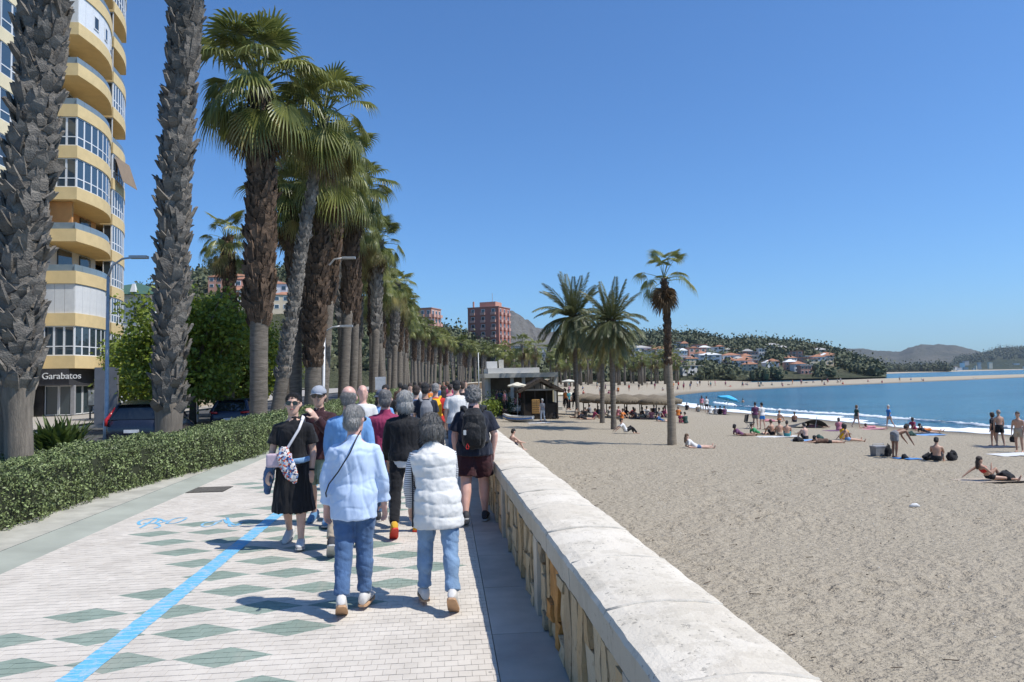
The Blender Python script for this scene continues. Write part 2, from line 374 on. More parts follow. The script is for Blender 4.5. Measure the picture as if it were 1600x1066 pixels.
def paint_stroke(px, w):
    pts = [Vector((*at(x, y)[:2], 0)) for x, y in px]; out = []
    for i in range(len(pts)-1):                 # smooth the polyline
        p0, p1, p2, p3 = pts[max(i-1, 0)], pts[i], pts[i+1], pts[min(i+2, len(pts)-1)]
        for k in range(6):
            t = k/6; out.append(.5*((2*p1)+(p2-p0)*t+(2*p0-5*p1+4*p2-p3)*t*t+(3*p1-p0-3*p2+p3)*t**3))
    out.append(pts[-1]); mb = MB()
    for i, p in enumerate(out):
        t = (out[min(i+1, len(out)-1)]-out[max(i-1, 0)]).normalized(); nrm = Vector((-t.y, t.x, 0))*w*(.8+.5*mnoise.noise((p.x*5, p.y*5, 0)))/2
        mb.v += [tuple(p+nrm+Vector((0, 0, .0034))), tuple(p-nrm+Vector((0, 0, .0034)))]
    mb.f = [(2*i, 2*i+1, 2*i+3, 2*i+2) for i in range(len(out)-1)]; return mb
c4 = lambda L: [(180+x/5.333, 780+y/5.333) for x, y in L]
S1 = [c4([(205, 215), (195, 195), (240, 172), (330, 160), (362, 170), (340, 195), (280, 205), (240, 200)]), c4([(330, 165), (270, 205), (225, 232), (205, 242)]),
      c4([(280, 205), (340, 205), (372, 222), (350, 240), (320, 245)]), c4([(365, 165), (400, 178), (420, 192)]), c4([(355, 205), (410, 190), (435, 180)]),
      c4([(425, 205), (470, 175), (520, 160), (590, 155)]), c4([(425, 205), (480, 205), (540, 190), (585, 168), (597, 156)])]
S2 = [c4([(720, 228), (765, 232), (820, 215), (850, 195), (890, 185)]), c4([(722, 226), (735, 205), (800, 190), (880, 180)]), c4([(880, 180), (905, 172), (935, 205)]),
      c4([(920, 152), (945, 155)]), c4([(935, 160), (950, 195), (955, 225), (990, 228), (1050, 212)]), c4([(955, 195), (1000, 215), (1060, 195)])]
for nm, S, lb in (('painted_scrawl', S1, 'b'), ('painted_scrawl', S2, 'a')):
    mb = MB()
    for k, s in enumerate(S):
        b_ = paint_stroke(s, .045); mb.add([(x, y, z+.0003*k) for x, y, z in b_.v], b_.f)
    tag(mb.build(nm, PAINT), kind='structure')
# kerb band, earth strip, planting bed, road, far pavement
KERB = M('kerb_concrete', (.34, .355, .30), .9, .14, 1.3, .3, 90, .004)
EARTH = M('dry_earth', (.33, .285, .22), .95, .3, 7, .8, 60, .02)
strip('kerb_band', -4.98, -4.45, .03, -.004, -8, 330, KERB)
strip('kerb_dirt_band', -5.62, -4.98, .065, .034, -8, 330, M('dusty_concrete', (.40, .385, .325), .95, .2, 3, .5, 50, .006))
strip('planting_bed', -9.6, -5.62, -.12, .06, -8, 330, EARTH)
strip('road', -20.0, -9.6, -.40, -.40, -8, 330, M('asphalt', (.075, .075, .075), .9, .2, 12, .4, 150, .004))
strip('road_kerb', -9.75, -9.6, -.25, -.13, -8, 330, M('kerb_stone', (.36, .35, .33), .9, .15, 4))
strip('far_pavement', -40, -20.0, -.26, -.26, -8, 330, M('far_paving', (.36, .33, .29), .9, .12, 3))
strip('far_pavement_kerb', -20.1, -20.0, -.40, -.258, -8, 330, KERB)
strip('ground', -900, -39.9, -.5, -.3, -60, 900, M('town_ground', (.22, .21, .16), .95, .3, .05), follow=False)
strip('inland_ground', -39.9, 700, -.9, -.9, 330, 900, M('park_ground', (.16, .17, .09), .95, .3, .05), follow=False, n=6) if False else None
# drain grate
d0 = at(328, 765.5); dg = thing('drain_grate', 'dark rectangular drain grate set in the pale paving near the hedge', 'drain', (d0[0], d0[1], 0))
GR = M('cast_iron', (.17, .155, .13), .7, .3, 30, .3, 90)
MB().box((0, 0, .001), (.62, .62, .012)).build('frame', M('grate_recess', (.07, .065, .055), .9), dg)
for i in range(9): MB().box((0, -.26+.065*i, .008), (.58, .034, .014)).build('bar', GR, dg)

# sea wall ------------------------------------------------------------------
def wall_x(Y): return (.83-.019*min(Y, 36))+curve(Y)
WALLC = None
q = NT('coping_concrete'); tc = q.n('TexCoord'); g = q.n('NewGeometry'); pos = g.outputs['Position']
n1 = q.noise(pos, 1.6, 5, .6); n2 = q.noise(pos, 34, 4, .65); n3 = q.noise(pos, 4.5, 3)
c = q.ramp(n1, [(.25, (.56, .505, .41)), (.75, (.72, .66, .56))])
pits = q.math('MULTIPLY', q.math('LESS_THAN', n2, q.math('MULTIPLY_ADD', n3, .34, .175)), 1.0)
c = q.mix(q.math('MULTIPLY', pits, .62), c, (.20, .185, .16))
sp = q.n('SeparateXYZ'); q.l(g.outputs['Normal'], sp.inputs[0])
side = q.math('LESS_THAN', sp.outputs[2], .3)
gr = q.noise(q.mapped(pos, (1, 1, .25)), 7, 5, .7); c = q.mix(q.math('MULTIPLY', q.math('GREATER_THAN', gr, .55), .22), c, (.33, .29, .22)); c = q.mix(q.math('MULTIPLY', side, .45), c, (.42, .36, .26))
c = q.mix(q.math('MULTIPLY', q.math('GREATER_THAN', q.noise(pos, .9, 4, .6), .55), .25), c, (.48, .42, .33))
q.color(c); q.b.inputs['Roughness'].default_value = .92; q.b.inputs['Specular IOR Level'].default_value = .2
hb = q.math('SUBTRACT', n2, q.math('MULTIPLY', pits, .5)); q.bump(hb, .55, .012); COPE = q.m
PLASTER = M('wall_plaster', (.52, .46, .36), .93, .22, 3, .6, 26, .01)
MORTAR = M('wall_mortar', (.15, .10, .055), .97, .3, 10, .8, 40, .02)
q = NT('rubble_stone'); tc = q.n('TexCoord'); g = q.n('NewGeometry'); oi = q.n('ObjectInfo'); n1 = q.noise(g.outputs['Position'], 5, 5, .65); n2 = q.noise(q.mapped(g.outputs['Position'], (1, 1, .4)), 26, 4, .65)
rr = q.math('FRACT', q.math('ADD', oi.outputs['Random'], g.outputs['Random Per Island'])); c = q.ramp(rr, [(.0, (.66, .55, .38)), (.35, (.62, .45, .24)), (.6, (.54, .41, .25)), (.8, (.60, .36, .13)), (1.0, (.36, .27, .17))])
c = q.mix(q.math('MULTIPLY', n1, .7), c, (.56, .47, .33)); c = q.mix(q.math('MULTIPLY', q.math('LESS_THAN', n2, .40), .45), c, (.24, .15, .075)); q.color(c); q.b.inputs['Roughness'].default_value = .95; q.b.inputs['Specular IOR Level'].default_value = .15
q.bump(n2, .9, .03); STONE = q.m
RUST = M('rust_stone', (.52, .25, .07), .92, .3, 8, .8, 22, .02)
wall = thing('sea_wall', 'low pale sea wall with rounded concrete coping and rubble stone face beside the promenade', 'wall')
ys = [-3.0, 4, 12, 20, 28, 36, 60, 100]+list(range(115, 331, 15))
mb = MB()
for i, (a, b) in enumerate(zip(ys, ys[1:])):
    A0, A1 = wall_x(a), wall_x(b); V = []
    for (X, Y) in ((A0, a), (A1, b)):
        V += [(X+.055, Y, -2.0), (X+.50, Y, -2.0), (X+.50, Y, .60), (X+.055, Y, .60)]
    mb.add(V, [(0, 1, 5, 4), (1, 2, 6, 5), (2, 3, 7, 6), (3, 0, 4, 7)])
mb.build('core', MORTAR, wall)
def coping(mb, y0, y1, seed, ny=3):
    prof = [(-.02, .585), (-.025, .72), (-.01, .745)]+[(-.01+.575*k/8, .745+.034*math.sin(math.pi*k/8)**.7 if 0 < k < 8 else .745) for k in range(1, 9)]+[(.575, .72), (.575, .585)]
    n = len(prof); V = []
    for j in range(ny+1):
        Y = y0+(y1-y0)*j/ny
        for i, (x, z) in enumerate(prof):
            w = 1 if 2 < i < n-2 else .5
            V.append((wall_x(Y)+x+.010*w*mnoise.noise((x*9, Y*7, seed))+(.006*mnoise.noise((Y*21, x*5, seed)) if i < 4 else 0), Y, z+.009*w*mnoise.noise((x*6, Y*6, seed+4))+.004*math.sin(seed*7)))
    F = [(j*n+i, j*n+(i+1) % n, (j+1)*n+(i+1) % n, (j+1)*n+i) for j in range(ny) for i in range(n)]
    F += [tuple(range(n-1, -1, -1)), tuple(ny*n+i for i in range(n))]; F = [tuple(reversed(f)) for f in F]
    return mb.add(V, F)
Y = 3.48-4*.885
for k in range(60):
    coping(MB(), Y+.001, Y+.885-.001, k*1.37, 14 if Y < 9 else (6 if Y < 16 else 2)).build('coping_slab', COPE, wall, False); Y += .885
mb = MB(); k = 0
while Y < 328: coping(mb, Y+.004, Y+4-.004, k, 2); Y += 4; k += 1
mb.build('far_coping', COPE, wall)
bpy.data.objects['far_coping']['kind'] = 'stuff'
# mortar fillets on the coping joints
FILL = M('joint_mortar', (.50, .46, .39), .95, .2, 12, .6, 40)
Y = 3.48-3*.885
for k in range(14):
    mb = MB(); V = []
    for j in range(9):
        x = -.006+.57*j/8; z = .745+.034*math.sin(math.pi*min(max(j, .02), 7.98)/8)**.7+.007
        w = .017+.012*mnoise.noise((j*.9, k, 0)); V += [(wall_x(Y)+x, Y-w, z), (wall_x(Y)+x, Y+w, z)]
    mb.tube([((V[2*j][0]), Y+.012*mnoise.noise((j*.7, k, 3)), V[2*j][2]-.0125) for j in range(9)], [(.011, .013+.012*mnoise.noise((j*.9, k, 0))) for j in range(9)], 8, True, (0, 0, 1)); mb.build('joint_mortar', FILL, wall, True); Y += .885
# stone face: pilasters and rubble panels
PIL = [3.05+2.78*i-2.78 for i in range(14)]
mbs = MB()
for i, y in enumerate(PIL):
    p = MB(); p.box((wall_x(y)+.02, y, .292), (.09, .21, .584)); p.build('pilaster', PLASTER, wall)
rs = random.Random(5)
for i in range(len(PIL)-1):
    y = PIL[i]+.11; ye = PIL[i+1]-.11; first = True; sl1 = 0.0
    while y < ye-.03:
        w = min(rs.uniform(.10, .30), ye-y)
        if ye-(y+w) < .06: w = ye-y
        z = .0; cuts = sorted(rs.uniform(.10, .50) for _ in range(rs.choice([0, 1, 2, 2, 3]))); cuts = [0]+[c_ for k_, c_ in enumerate(cuts) if k_ == 0 or c_-cuts[k_-1] > .12]+[.578]
        sl0 = sl1 if not first else 0.0; sl1 = rs.uniform(-.16, .16); first = False
        for z0, z1 in zip(cuts, cuts[1:]):
            d = rs.uniform(.0, .040); g_ = .011
            hole = (i == 1 and .72 < (y-PIL[i])/2.78 < .86 and z0 > .2)
            j = lambda a: rs.uniform(-a, a)
            ya0, ya1 = y+g_+sl0*(z0-.3), y+w-g_+sl1*(z0-.3); yb0, yb1 = y+g_+sl0*(z1-.3), y+w-g_+sl1*(z1-.3)
            X = wall_x(y)
            fr = [(X+.055-.045-d+j(.012), ya0+j(.012), z0+g_), (X+.055-.045-d+j(.012), ya1+j(.012), z0+g_+j(.01)), (X+.055-.045-d+j(.012), (ya1+yb1)/2+j(.018), (z0+z1)/2+j(.03)),
                  (X+.055-.045-d+j(.012), yb1+j(.012), z1-g_+j(.01)), (X+.055-.045-d+j(.012), yb0+j(.012), z1-g_), (X+.055-.045-d+j(.012), (ya0+yb0)/2+j(.018), (z0+z1)/2+j(.03))]
            bk = [(X+.075, p[1]+(.006 if p[1] < y+w/2 else -.006), p[2]) for p in fr]
            cx_ = (X+.055-.050-d, y+w/2+j(.02), (z0+z1)/2+j(.02)); V = fr+bk+[cx_]
            F = [(a, 12, (a+1) % 6) for a in range(6)]+[((a+1) % 6, a+6, a)[::1] for a in range(6)]+[((a+1) % 6, (a+1) % 6+6, a+6) for a in range(6)]
            rusty = (i == 1 and .6 < (y-PIL[i])/2.78 < .8 and rs.random() < .6)
            if hole and rs.random() < .7: continue
            if PIL[i] < 14: MB().add(V, F).build('stone', RUST if rusty else STONE, wall)
            else: mbs.add(V, F)
        y += w
o = mbs.build('stone_face', STONE, wall); o['kind'] = 'stuff'
strip('wall_far_footing', lambda Y: wall_x(Y)-curve(Y)-.0, lambda Y: wall_x(Y)-curve(Y)+.05, .0, .58, 40, 330, PLASTER)
# slabs along the wall foot
SLAB = M('kerb_slab', (.43, .40, .355), .85, .16, 2.5, .35, 60, .004, objvar=.14)
mb = MB(); Y = 3.0; slabs = 0
while Y < 30:
    L_ = 1.18; x0 = .315; x1 = wall_x(Y)+.04
    b_ = MB().box(((x0+x1)/2, Y+L_/2, -.048), (x1-x0, L_-.008, .1)); b_.build('edge_slab', SLAB, prom); Y += L_
strip('edge_slab_far', .315, lambda Y: wall_x(Y)-curve(Y)+.04, .001, .001, Y, 330, SLAB)
strip('edge_bed', .31, .9, -.09, -.09, -8, 30, JOINT)

# hedge ----------------------------------------------------------------------
HEDGE = M('hedge_leaf', (.155, .195, .072), .55, .35, 1.6, island=1.25, spec=.5)
q = MATS['hedge_leaf']
def hedge_front(Y): return -5.5 if Y < 12.5 else (-5.5+.85*min(1, (Y-12.5)/6))
hedge = thing('hedge', 'long clipped grey-green hedge running beside the promenade under the palms', 'hedge')
Pn = []; rg = np.random.default_rng(3)
def hedge_pts(y0, y1, per_m, deep=.10):
    n = int((y1-y0)*per_m); out = np.empty((n, 3)); k = 0
    Y = rg.uniform(y0, y1, n); s = rg.uniform(0, 1, n)
    for yy, t in zip(Y, s):
        x0 = hedge_front(yy); lump = .14*mnoise.noise((yy*1.5, t*3, 0))+.13*mnoise.noise((yy*4.2, t*9, 4)); top = .80+.05*mnoise.noise((yy*.8, 2, 0)); W_ = 1.35
        u = t*(top+W_)
        if u < top*.93: x, z = x0-lump*.9+.10*(u/top)**2*-1, u+.02
        else:
            a = min(1, (u-top*.93)/.25); x, z = x0-.10-(u-top), top-.05*(1-a)+lump*.9
        out[k] = (x-abs(rg.normal(0, deep))*(1 if u < top*.93 else .2), yy, z-abs(rg.normal(0, deep))*(0 if u < top*.93 else .8)); k += 1
    return out
for (y0, y1, per, size) in ((2.5, 8, 1600, .05), (8, 14, 5200, .042), (14, 22, 3600, .05), (22, 45, 1500, .075), (45, 120, 300, .16)):
    P = hedge_pts(y0, y1, per); P[:, 0] += np.array([curve(y) for y in P[:, 1]])
    Pn.append(leaf_cloud(P, size, rg, .5, 0, .25))
off = 0; VV = []; FF = []
for v, f in Pn: VV.append(v); FF.append(f+off); off += len(v)
o = ob('foliage', mesh_np('foliage', np.concatenate(VV), np.concatenate(FF)), HEDGE, hedge); o['kind'] = 'stuff'
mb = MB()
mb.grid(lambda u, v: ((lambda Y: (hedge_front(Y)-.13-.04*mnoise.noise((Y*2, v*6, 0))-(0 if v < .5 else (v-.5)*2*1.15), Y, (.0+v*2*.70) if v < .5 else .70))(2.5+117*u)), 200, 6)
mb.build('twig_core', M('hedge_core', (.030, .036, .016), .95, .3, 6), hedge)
# ------------------------------------------------------------------ PALMS
def leaf_material(name, a, b, rough=.45, trans=.18):
    q = NT(name); tc = q.n('TexCoord'); n = q.noise(tc.outputs['Object'], 2.0, 3); g = q.n('NewGeometry'); oi = q.n('ObjectInfo')
    f = q.math('ADD', q.math('MULTIPLY', n, .55), q.math('ADD', q.math('MULTIPLY', g.outputs['Random Per Island'], .35), q.math('MULTIPLY', oi.outputs['Random'], .25)))
    c = q.ramp(f, [(.25, a), (.85, b)]); q.color(c); q.b.inputs['Roughness'].default_value = rough; q.b.inputs['Specular IOR Level'].default_value = .5
    if trans:
        tr = q.n('BsdfTranslucent'); q.l(c, tr.inputs[0]); mx = q.n('MixShader'); mx.inputs[0].default_value = trans
        out = q.t.nodes['Material Output']; q.l(q.b.outputs[0], mx.inputs[1]); q.l(tr.outputs[0], mx.inputs[2]); q.l(mx.outputs[0], out.inputs[0])
    return q.m
FROND = leaf_material('fan_frond', (.055, .085, .018), (.31, .32, .09), .42, .28)
FROND_OLD = leaf_material('old_fan_frond', (.15, .14, .04), (.36, .30, .11))
FROND_DEAD = leaf_material('dead_frond', (.085, .05, .025), (.23, .15, .075), .8)
DATE = leaf_material('date_frond', (.055, .075, .022), (.16, .165, .06))
BARK_GREY = M('palm_bark_grey', (.185, .165, .14), .95, .3, 5, .9, 30, .03, island=.7, objvar=.5)
BARK_BASE = M('palm_bark_smooth', (.20, .17, .135), .95, .25, 2, .8, 9, .02, stretch=(14, 14, 1.2))
BARK_RING = M('palm_bark_ringed', (.165, .14, .112), .95, .35, 2, .9, 7, .03, stretch=(1.5, 1.5, 9))
BARK_BROWN = M('palm_bark_brown', (.10, .065, .042), .95, .4, 5, .9, 28, .03, island=.9, objvar=.4)
def fan_leaf(el, seed, pet=1.0, rad=1.0, nseg=22, droop=.5, fold=.0):
    """petiole and pleated fan, growing along +X at elevation el, hanging tips"""
    r = random.Random(seed); v = []; f = []
    d = Vector((math.cos(el), 0, math.sin(el))); s = Vector((0, 1, 0)); p = Vector((.06, 0, 0)); pts = [p.copy()]; e = el
    for k in range(4):
        e -= R(1.0+8*max(0, math.cos(el))); d = Vector((math.cos(e), 0, math.sin(e))); p = p+d*(pet/4); pts.append(p.copy())
    mb = MB(); mb.tube(pts, [.028, .022, .017, .014, .012], 4, False)
    e2 = e-R(20*max(0, math.cos(el))+r.uniform(-8, 12)); d = Vector((math.cos(e2), 0, math.sin(e2))); n = s.cross(d)
    tw = r.uniform(-.35, .35); s2 = s*math.cos(tw)+n*math.sin(tw); n2 = n*math.cos(tw)-s*math.sin(tw)
    span = R(r.uniform(88, 122))
    for i in range(nseg):
        a = -span+2*span*(i+.5)/nseg; da = span/nseg*.98; L = rad*(.62+.38*math.cos(a*.62))*r.uniform(.9, 1.08)
        def pt(aa, rr, lift):
            w = d*math.cos(aa)+s2*math.sin(aa)+n2*(.25*math.cos(aa)*fold+.05)
            k = rr/max(L, .01); q_ = p+w*rr+n2*lift
            return q_+Vector((0, 0, -1))*(droop*L*max(0, k-.38)**1.7)+Vector((0, 0, -1))*.12*abs(math.sin(aa))*rr
        rm = .55*L; b = len(mb.v); sag = r.uniform(.7, 1.5)
        tip = pt(a+r.uniform(-.05, .05), L, 0)+Vector((0, 0, -1))*droop*.22*L*sag; t2a = pt(a-da*.32, .82*L, 0); t2b = pt(a+da*.32, .82*L, 0)
        mb.v += [tuple(pt(a, .05, 0)), tuple(pt(a-da, rm, -.012)), tuple(pt(a, rm, .025)), tuple(pt(a+da, rm, -.012)), tuple(t2a), tuple(t2b), tuple(tip)]
        mb.f += [(b, b+1, b+2), (b, b+2, b+3), (b+1, b+4, b+2), (b+2, b+4, b+5), (b+2, b+5, b+3), (b+4, b+6, b+5)]
    return mb
LEAFS = {}
for ci, el in enumerate((82, 62, 42, 22, 2, -22, -48)):
    LEAFS[ci] = [fan_leaf(R(el), 100*ci+k, pet=(1.0, 1.25, 1.3, 1.25, 1.15, 1.05, .95)[ci], rad=(.85, .85, .82, .80, .78, .76, .74)[ci], droop=(.2, .45, .7, .95, 1.05, .9, .7)[ci], fold=(1.4, 1.0, .7, .5, .4, .6, 1.0)[ci]) for k in range(3)]
LEAFM = {c: [b.mesh('fan_leaf') for b in L] for c, L in LEAFS.items()}
DEADL = [fan_leaf(R(-66-6*k), 900+k, pet=.55, rad=.95, droop=.5, fold=1.6, nseg=16) for k in range(3)]
DEADM = [b.mesh('dead_fan_leaf') for b in DEADL]
def crown_layout(seed, n, spread=1.0):
    r = random.Random(seed); out = []
    for i in range(n):
        t = (i+.5)/n; el = 86-124*t**1.15*spread+r.uniform(-18, 18); c = int(np.argmin([abs(el-k) for k in (82, 62, 42, 22, 2, -22, -48)]))
        out.append((c, r.randrange(3), i*2.39996+r.uniform(-.3, .3), -.75*t*spread, r.uniform(.75, 1.15)))
    return out
def crown_mesh(seed, n, dead=6, keep=1.0):
    V = []; F = []; F2 = []; off = 0
    lay = [(LEAFS[c][k], az, dz, s) for c, k, az, dz, s in crown_layout(seed, n)]; r = random.Random(seed+1)
    nl = len(lay); lay += [(DEADL[i % 3], r.uniform(0, 6.28), -.7-r.uniform(0, .5), r.uniform(.8, 1.1)) for i in range(dead)]
    mi = []
    for i, (b, az, dz, s) in enumerate(lay):
        A = np.array(b.v)*s; ca, sa = math.cos(az), math.sin(az)
        V.append(np.column_stack([A[:, 0]*ca-A[:, 1]*sa, A[:, 0]*sa+A[:, 1]*ca, A[:, 2]+dz])); F += [tuple(x+off for x in q_) for q_ in b.f]; off += len(A)
        mi += [2 if i >= nl else (1 if i > nl*.80 else 0)]*len(b.f)
    me = mesh_np('crown', np.concatenate(V), F); 
    for k in (FROND, FROND_OLD, FROND_DEAD): me.materials.append(k)
    me.polygons.foreach_set('material_index', mi); me.update(); return me
CROWNS = [crown_mesh(40+k, 58, 10) for k in range(5)]
# leaf base (boot): a curved tapering wedge, broad foot, torn top
def boot_verts(r, L=.33, w=.21, flare=.065):
    k = r.uniform(.8, 1.2); t1 = r.uniform(.35, .7)
    a, b_, c_ = r.uniform(.85, 1.12), r.uniform(.68, .98), r.uniform(.8, 1.1); sk = r.uniform(-.25, .25)*w
    return [(-w*.5, .0, 0), (w*.5, .0, 0), (w*.44+sk*.5, .04+flare*.4, L*.5*k), (-w*.44+sk*.5, .04+flare*.4, L*.5*k), (-w*.36*t1-.02+sk, .04+flare*a, L*k*a), (sk, .035+flare*.7, L*k*b_), (w*.36*t1+.02+sk, .04+flare*c_, L*k*c_),
            (-w*.5, -.06, 0), (w*.5, -.06, 0), (w*.42+sk*.5, .005+flare*.15, L*.5*k), (-w*.42+sk*.5, .005+flare*.15, L*.5*k), (-w*.34*t1-.01+sk, flare*a*.9, L*k*a*.97), (sk, flare*.55, L*k*b_), (w*.34*t1+.01+sk, flare*c_*.9, L*k*c_*.97)]
BF = [(0, 1, 2, 3), (3, 5, 4), (3, 2, 5), (2, 6, 5), (8, 7, 10, 9), (10, 11, 12), (9, 10, 12), (9, 12, 13), (0, 3, 10, 7), (3, 4, 11, 10), (2, 1, 8, 9), (6, 2, 9, 13), (4, 5, 12, 11), (5, 6, 13, 12), (1, 0, 7, 8)]
NB = 14
_rb = random.Random(11); BOOTS = [boot_verts(_rb) for _ in range(9)]
BOOTM = [mesh_np('leaf_base', b, BF) for b in BOOTS]
def trunk_path(pts):
    """smooth (lean) path: function z -> (x, y)"""
    zs = [p[2] for p in pts]; xs = [p[0] for p in pts]; ys_ = [p[1] for p in pts]
    return lambda z: (float(np.interp(z, zs, xs)), float(np.interp(z, zs, ys_)))
def boots_at(path, rfun, z0, z1, dz, size, r, lean=0.0, per=None):
    out = []; z = z0; row = 0
    while z < z1:
        rad = rfun(z); n = per or max(6, int(2*math.pi*rad/(.19*size)))
        for i in range(n):
            a = 2*math.pi*(i+.5*(row % 2))/n+r.uniform(-.1, .1); zz = z+r.uniform(-.4, .4)*dz; x, y = path(zz)
            out.append((x+rad*math.cos(a), y+rad*math.sin(a), zz, a, size*r.uniform(.65, 1.3), r.randrange(9), r.gauss(0, .36)))
        z += dz; row += 1
    return out
def boots_mesh(L):
    V = []; F = []
    for k, (x, y, z, a, s, b, tw) in enumerate(L):
        A = np.array(BOOTS[b])*s; ct, st = math.cos(tw), math.sin(tw); A = np.column_stack([A[:, 0]*ct-A[:, 2]*st, A[:, 1], A[:, 0]*st+A[:, 2]*ct])
        q_ = a-math.pi/2; ca, sa = math.cos(q_), math.sin(q_)
        V.append(np.column_stack([A[:, 0]*ca-A[:, 1]*sa+x, A[:, 0]*sa+A[:, 1]*ca+y, A[:, 2]+z])); F += [tuple(i+NB*k for i in q2) for q2 in BF]
    return mesh_np('leaf_bases', np.concatenate(V), F)
def trunk_mb(path, rfun, z0, z1, n=14, dz=.25, rough=.02, seed=0):
    mb = MB(); k = int((z1-z0)/dz)+1; V = []
    for i in range(k+1):
        z = z0+(z1-z0)*i/k; x, y = path(z); r_ = rfun(z)
        for j in range(n):
            a = 2*math.pi*j/n; q_ = r_*(1+rough*mnoise.noise((math.cos(a)*1.5, math.sin(a)*1.5, z*3+seed))+rough*.6*math.sin(z*24+seed))
            V.append((x+q_*math.cos(a), y+q_*math.sin(a), z))
    F = [(i*n+j, i*n+(j+1) % n, (i+1)*n+(j+1) % n, (i+1)*n+j) for i in range(k) for j in range(n)]+[tuple(k*n+j for j in range(n))]
    return mb.add(V, F)
def to_cam_angle(x, y): return math.atan2(-y, -x)
def fan_palm(label, base, pts, rfun, bare_to, h, boots=(.17, 1.0), boot_mat=BARK_GREY, single_boots=0, leaves=40, dead=8, fronds=True, seed=0, group='fan palms of the promenade row', lower=BARK_RING, crown_scale=1.0, spread=1.0, crown_var=0):
    r = random.Random(seed); t = thing('fan_palm', label, 'palm tree', base, 0, group)
    path = trunk_path(pts); trunk_mb(path, rfun, -.3, min(bare_to+.3, h), 16, .2, .03, seed).build('trunk_foot', lower, t, True)
    if h > bare_to:
        trunk_mb(path, lambda z: rfun(z)*.96, bare_to, h, 12, .4, .03, seed).build('trunk', boot_mat, t, True)
        L = boots_at(path, rfun, bare_to-.05, h-.1, boots[0], boots[1], r)
        if single_boots:
            ca = to_cam_angle(base[0], base[1])
            L.sort(key=lambda b: (b[2] > 9.2)*10+abs((b[3]-ca+math.pi) % (2*math.pi)-math.pi)); S, L = L[:single_boots], L[single_boots:]
            for (x, y, z, a, s, b, tw) in S: ob('leaf_base', BOOTM[b], boot_mat, t, (x, y, z), (r.gauss(-.05, .2), tw, a-math.pi/2), s)
        if L:
            o = ob('leaf_bases', boots_mesh(L), boot_mat, t); o['kind'] = 'stuff'
    x, y = path(h)
    if fronds:
        for (c, k, az, dz, s) in crown_layout(seed+5, leaves, spread):
            mat = FROND if c < 5 or r.random() < .45 else FROND_OLD
            ob('frond', LEAFM[c][k], mat, t, (x, y, h+.25+dz), (r.uniform(-.1, .1), r.uniform(-.1, .1), az), s*crown_scale*r.uniform(.85, 1.12))
        for i in range(dead):
            ob('dead_frond', DEADM[i % 3], FROND_DEAD, t, (x, y, h-.35-r.uniform(0, .6)), (0, 0, r.uniform(0, 6.28)), crown_scale*r.uniform(.8, 1.05))
    else:
        ob('crown', CROWNS[crown_var % 5], None, t, (x, y, h+.25), (0, 0, r.uniform(0, 6.28)), crown_scale)
    return t
def px_path(px, Y):
    """trunk line from picture points at depth Y -> base, local points"""
    P = [atY(x, y, Y) for x, y in px]; b = P[0].copy(); return b, P
# A: thick shaggy trunk at the left edge, leaning right
def lean(base, P): return [(p[0]-base[0], p[1]-base[1], p[2]-base[2]) for p in P]
def place(px, Y, zg, top):
    P = [atY(x, y, Y) for x, y in px]; P.sort(key=lambda p: p[2]); s0 = (P[1]-P[0])/(P[1][2]-P[0][2]); base = P[0]+s0*(zg-P[0][2])
    s1 = (P[-1]-P[-2])/(P[-1][2]-P[-2][2]); end = P[-1]+s1*(top+zg-P[-1][2]) if P[-1][2] < top+zg else None
    Q = [base]+[p for p in P if p[2] > zg+.2]+([end] if end is not None else []); return tuple(base), lean(base, Q)
b, L = place([(30, 715), (27, 600), (30, 430), (44, 300), (58, 180), (72, 0)], 11.5, -.1, 13.5)
fan_palm('thick grey shaggy palm trunk at the left edge leaning right', b, L, lambda z: .185 if z < 1.5 else .185+.085*min(1, (z-1.5)/.9), 1.95, 13.5, (.13, .76), BARK_GREY, 290, leaves=30, dead=4, fronds=False, seed=1, lower=BARK_BASE)
b, L = place([(-8, 715), (2, 600), (12, 480), (22, 300)], 11.9, -.1, 6.3)
fan_palm('slimmer bare palm stem close beside the thick trunk at the left edge', b, [q_ for q_ in L], lambda z: .17, 2.0, 4.3, (.15, .7), BARK_GREY, 0, leaves=8, dead=0, fronds=False, seed=2, lower=BARK_BASE, crown_scale=.01)
b, L = place([(264, 660), (268, 500), (275, 250), (292, 0)], 17.6, -.1, 14.5)
fan_palm('tall grey shaggy palm trunk with torn fibre collar behind the parked dark cars', b, L, lambda z: .30 if z < 1.4 else .29, 1.35, 14.5, (.165, .92), BARK_GREY, 290, leaves=30, dead=4, fronds=False, seed=3, lower=BARK_BASE)
b, L = place([(404, 655), (405, 500), (409, 300), (405, 140)], 25.6, -.1, 13.2)
fan_palm('tall palm with thick dark brown shaggy trunk, leftmost of the big green crowns', b, L, lambda z: .30 if z < 3.8 else .30+.12*min(1, (z-3.8)/1.0)-.16*max(0, (z-8)/4.3), 4.0, 12.3, (.20, 1.15), BARK_BROWN, 0, leaves=72, dead=14, seed=4, crown_scale=1.30)
b, L = place([(432, 650), (446, 560), (470, 400), (494, 260), (510, 165)], 27.6, -.1, 12.3)
fan_palm('slender grey palm leaning strongly to the right among the shaggy trunks', b, L, lambda z: .26-.009*z, 2.2, 12.0, (.20, .62), BARK_GREY, 0, leaves=56, dead=6, seed=5, crown_scale=1.12)
b, L = place([(488, 640), (492, 480), (497, 330), (507, 240)], 33, -.1, 11.6)
fan_palm('shaggy brown palm just behind the leaning grey one', b, L, lambda z: .36+.10*min(1, max(0, z-3)/2), 2.6, 11.5, (.23, 1.15), BARK_BROWN, 0, leaves=62, dead=12, seed=6, crown_scale=1.22)
b, L = place([(462, 640), (462, 480), (458, 300)], 33.5, -.1, 10.3)
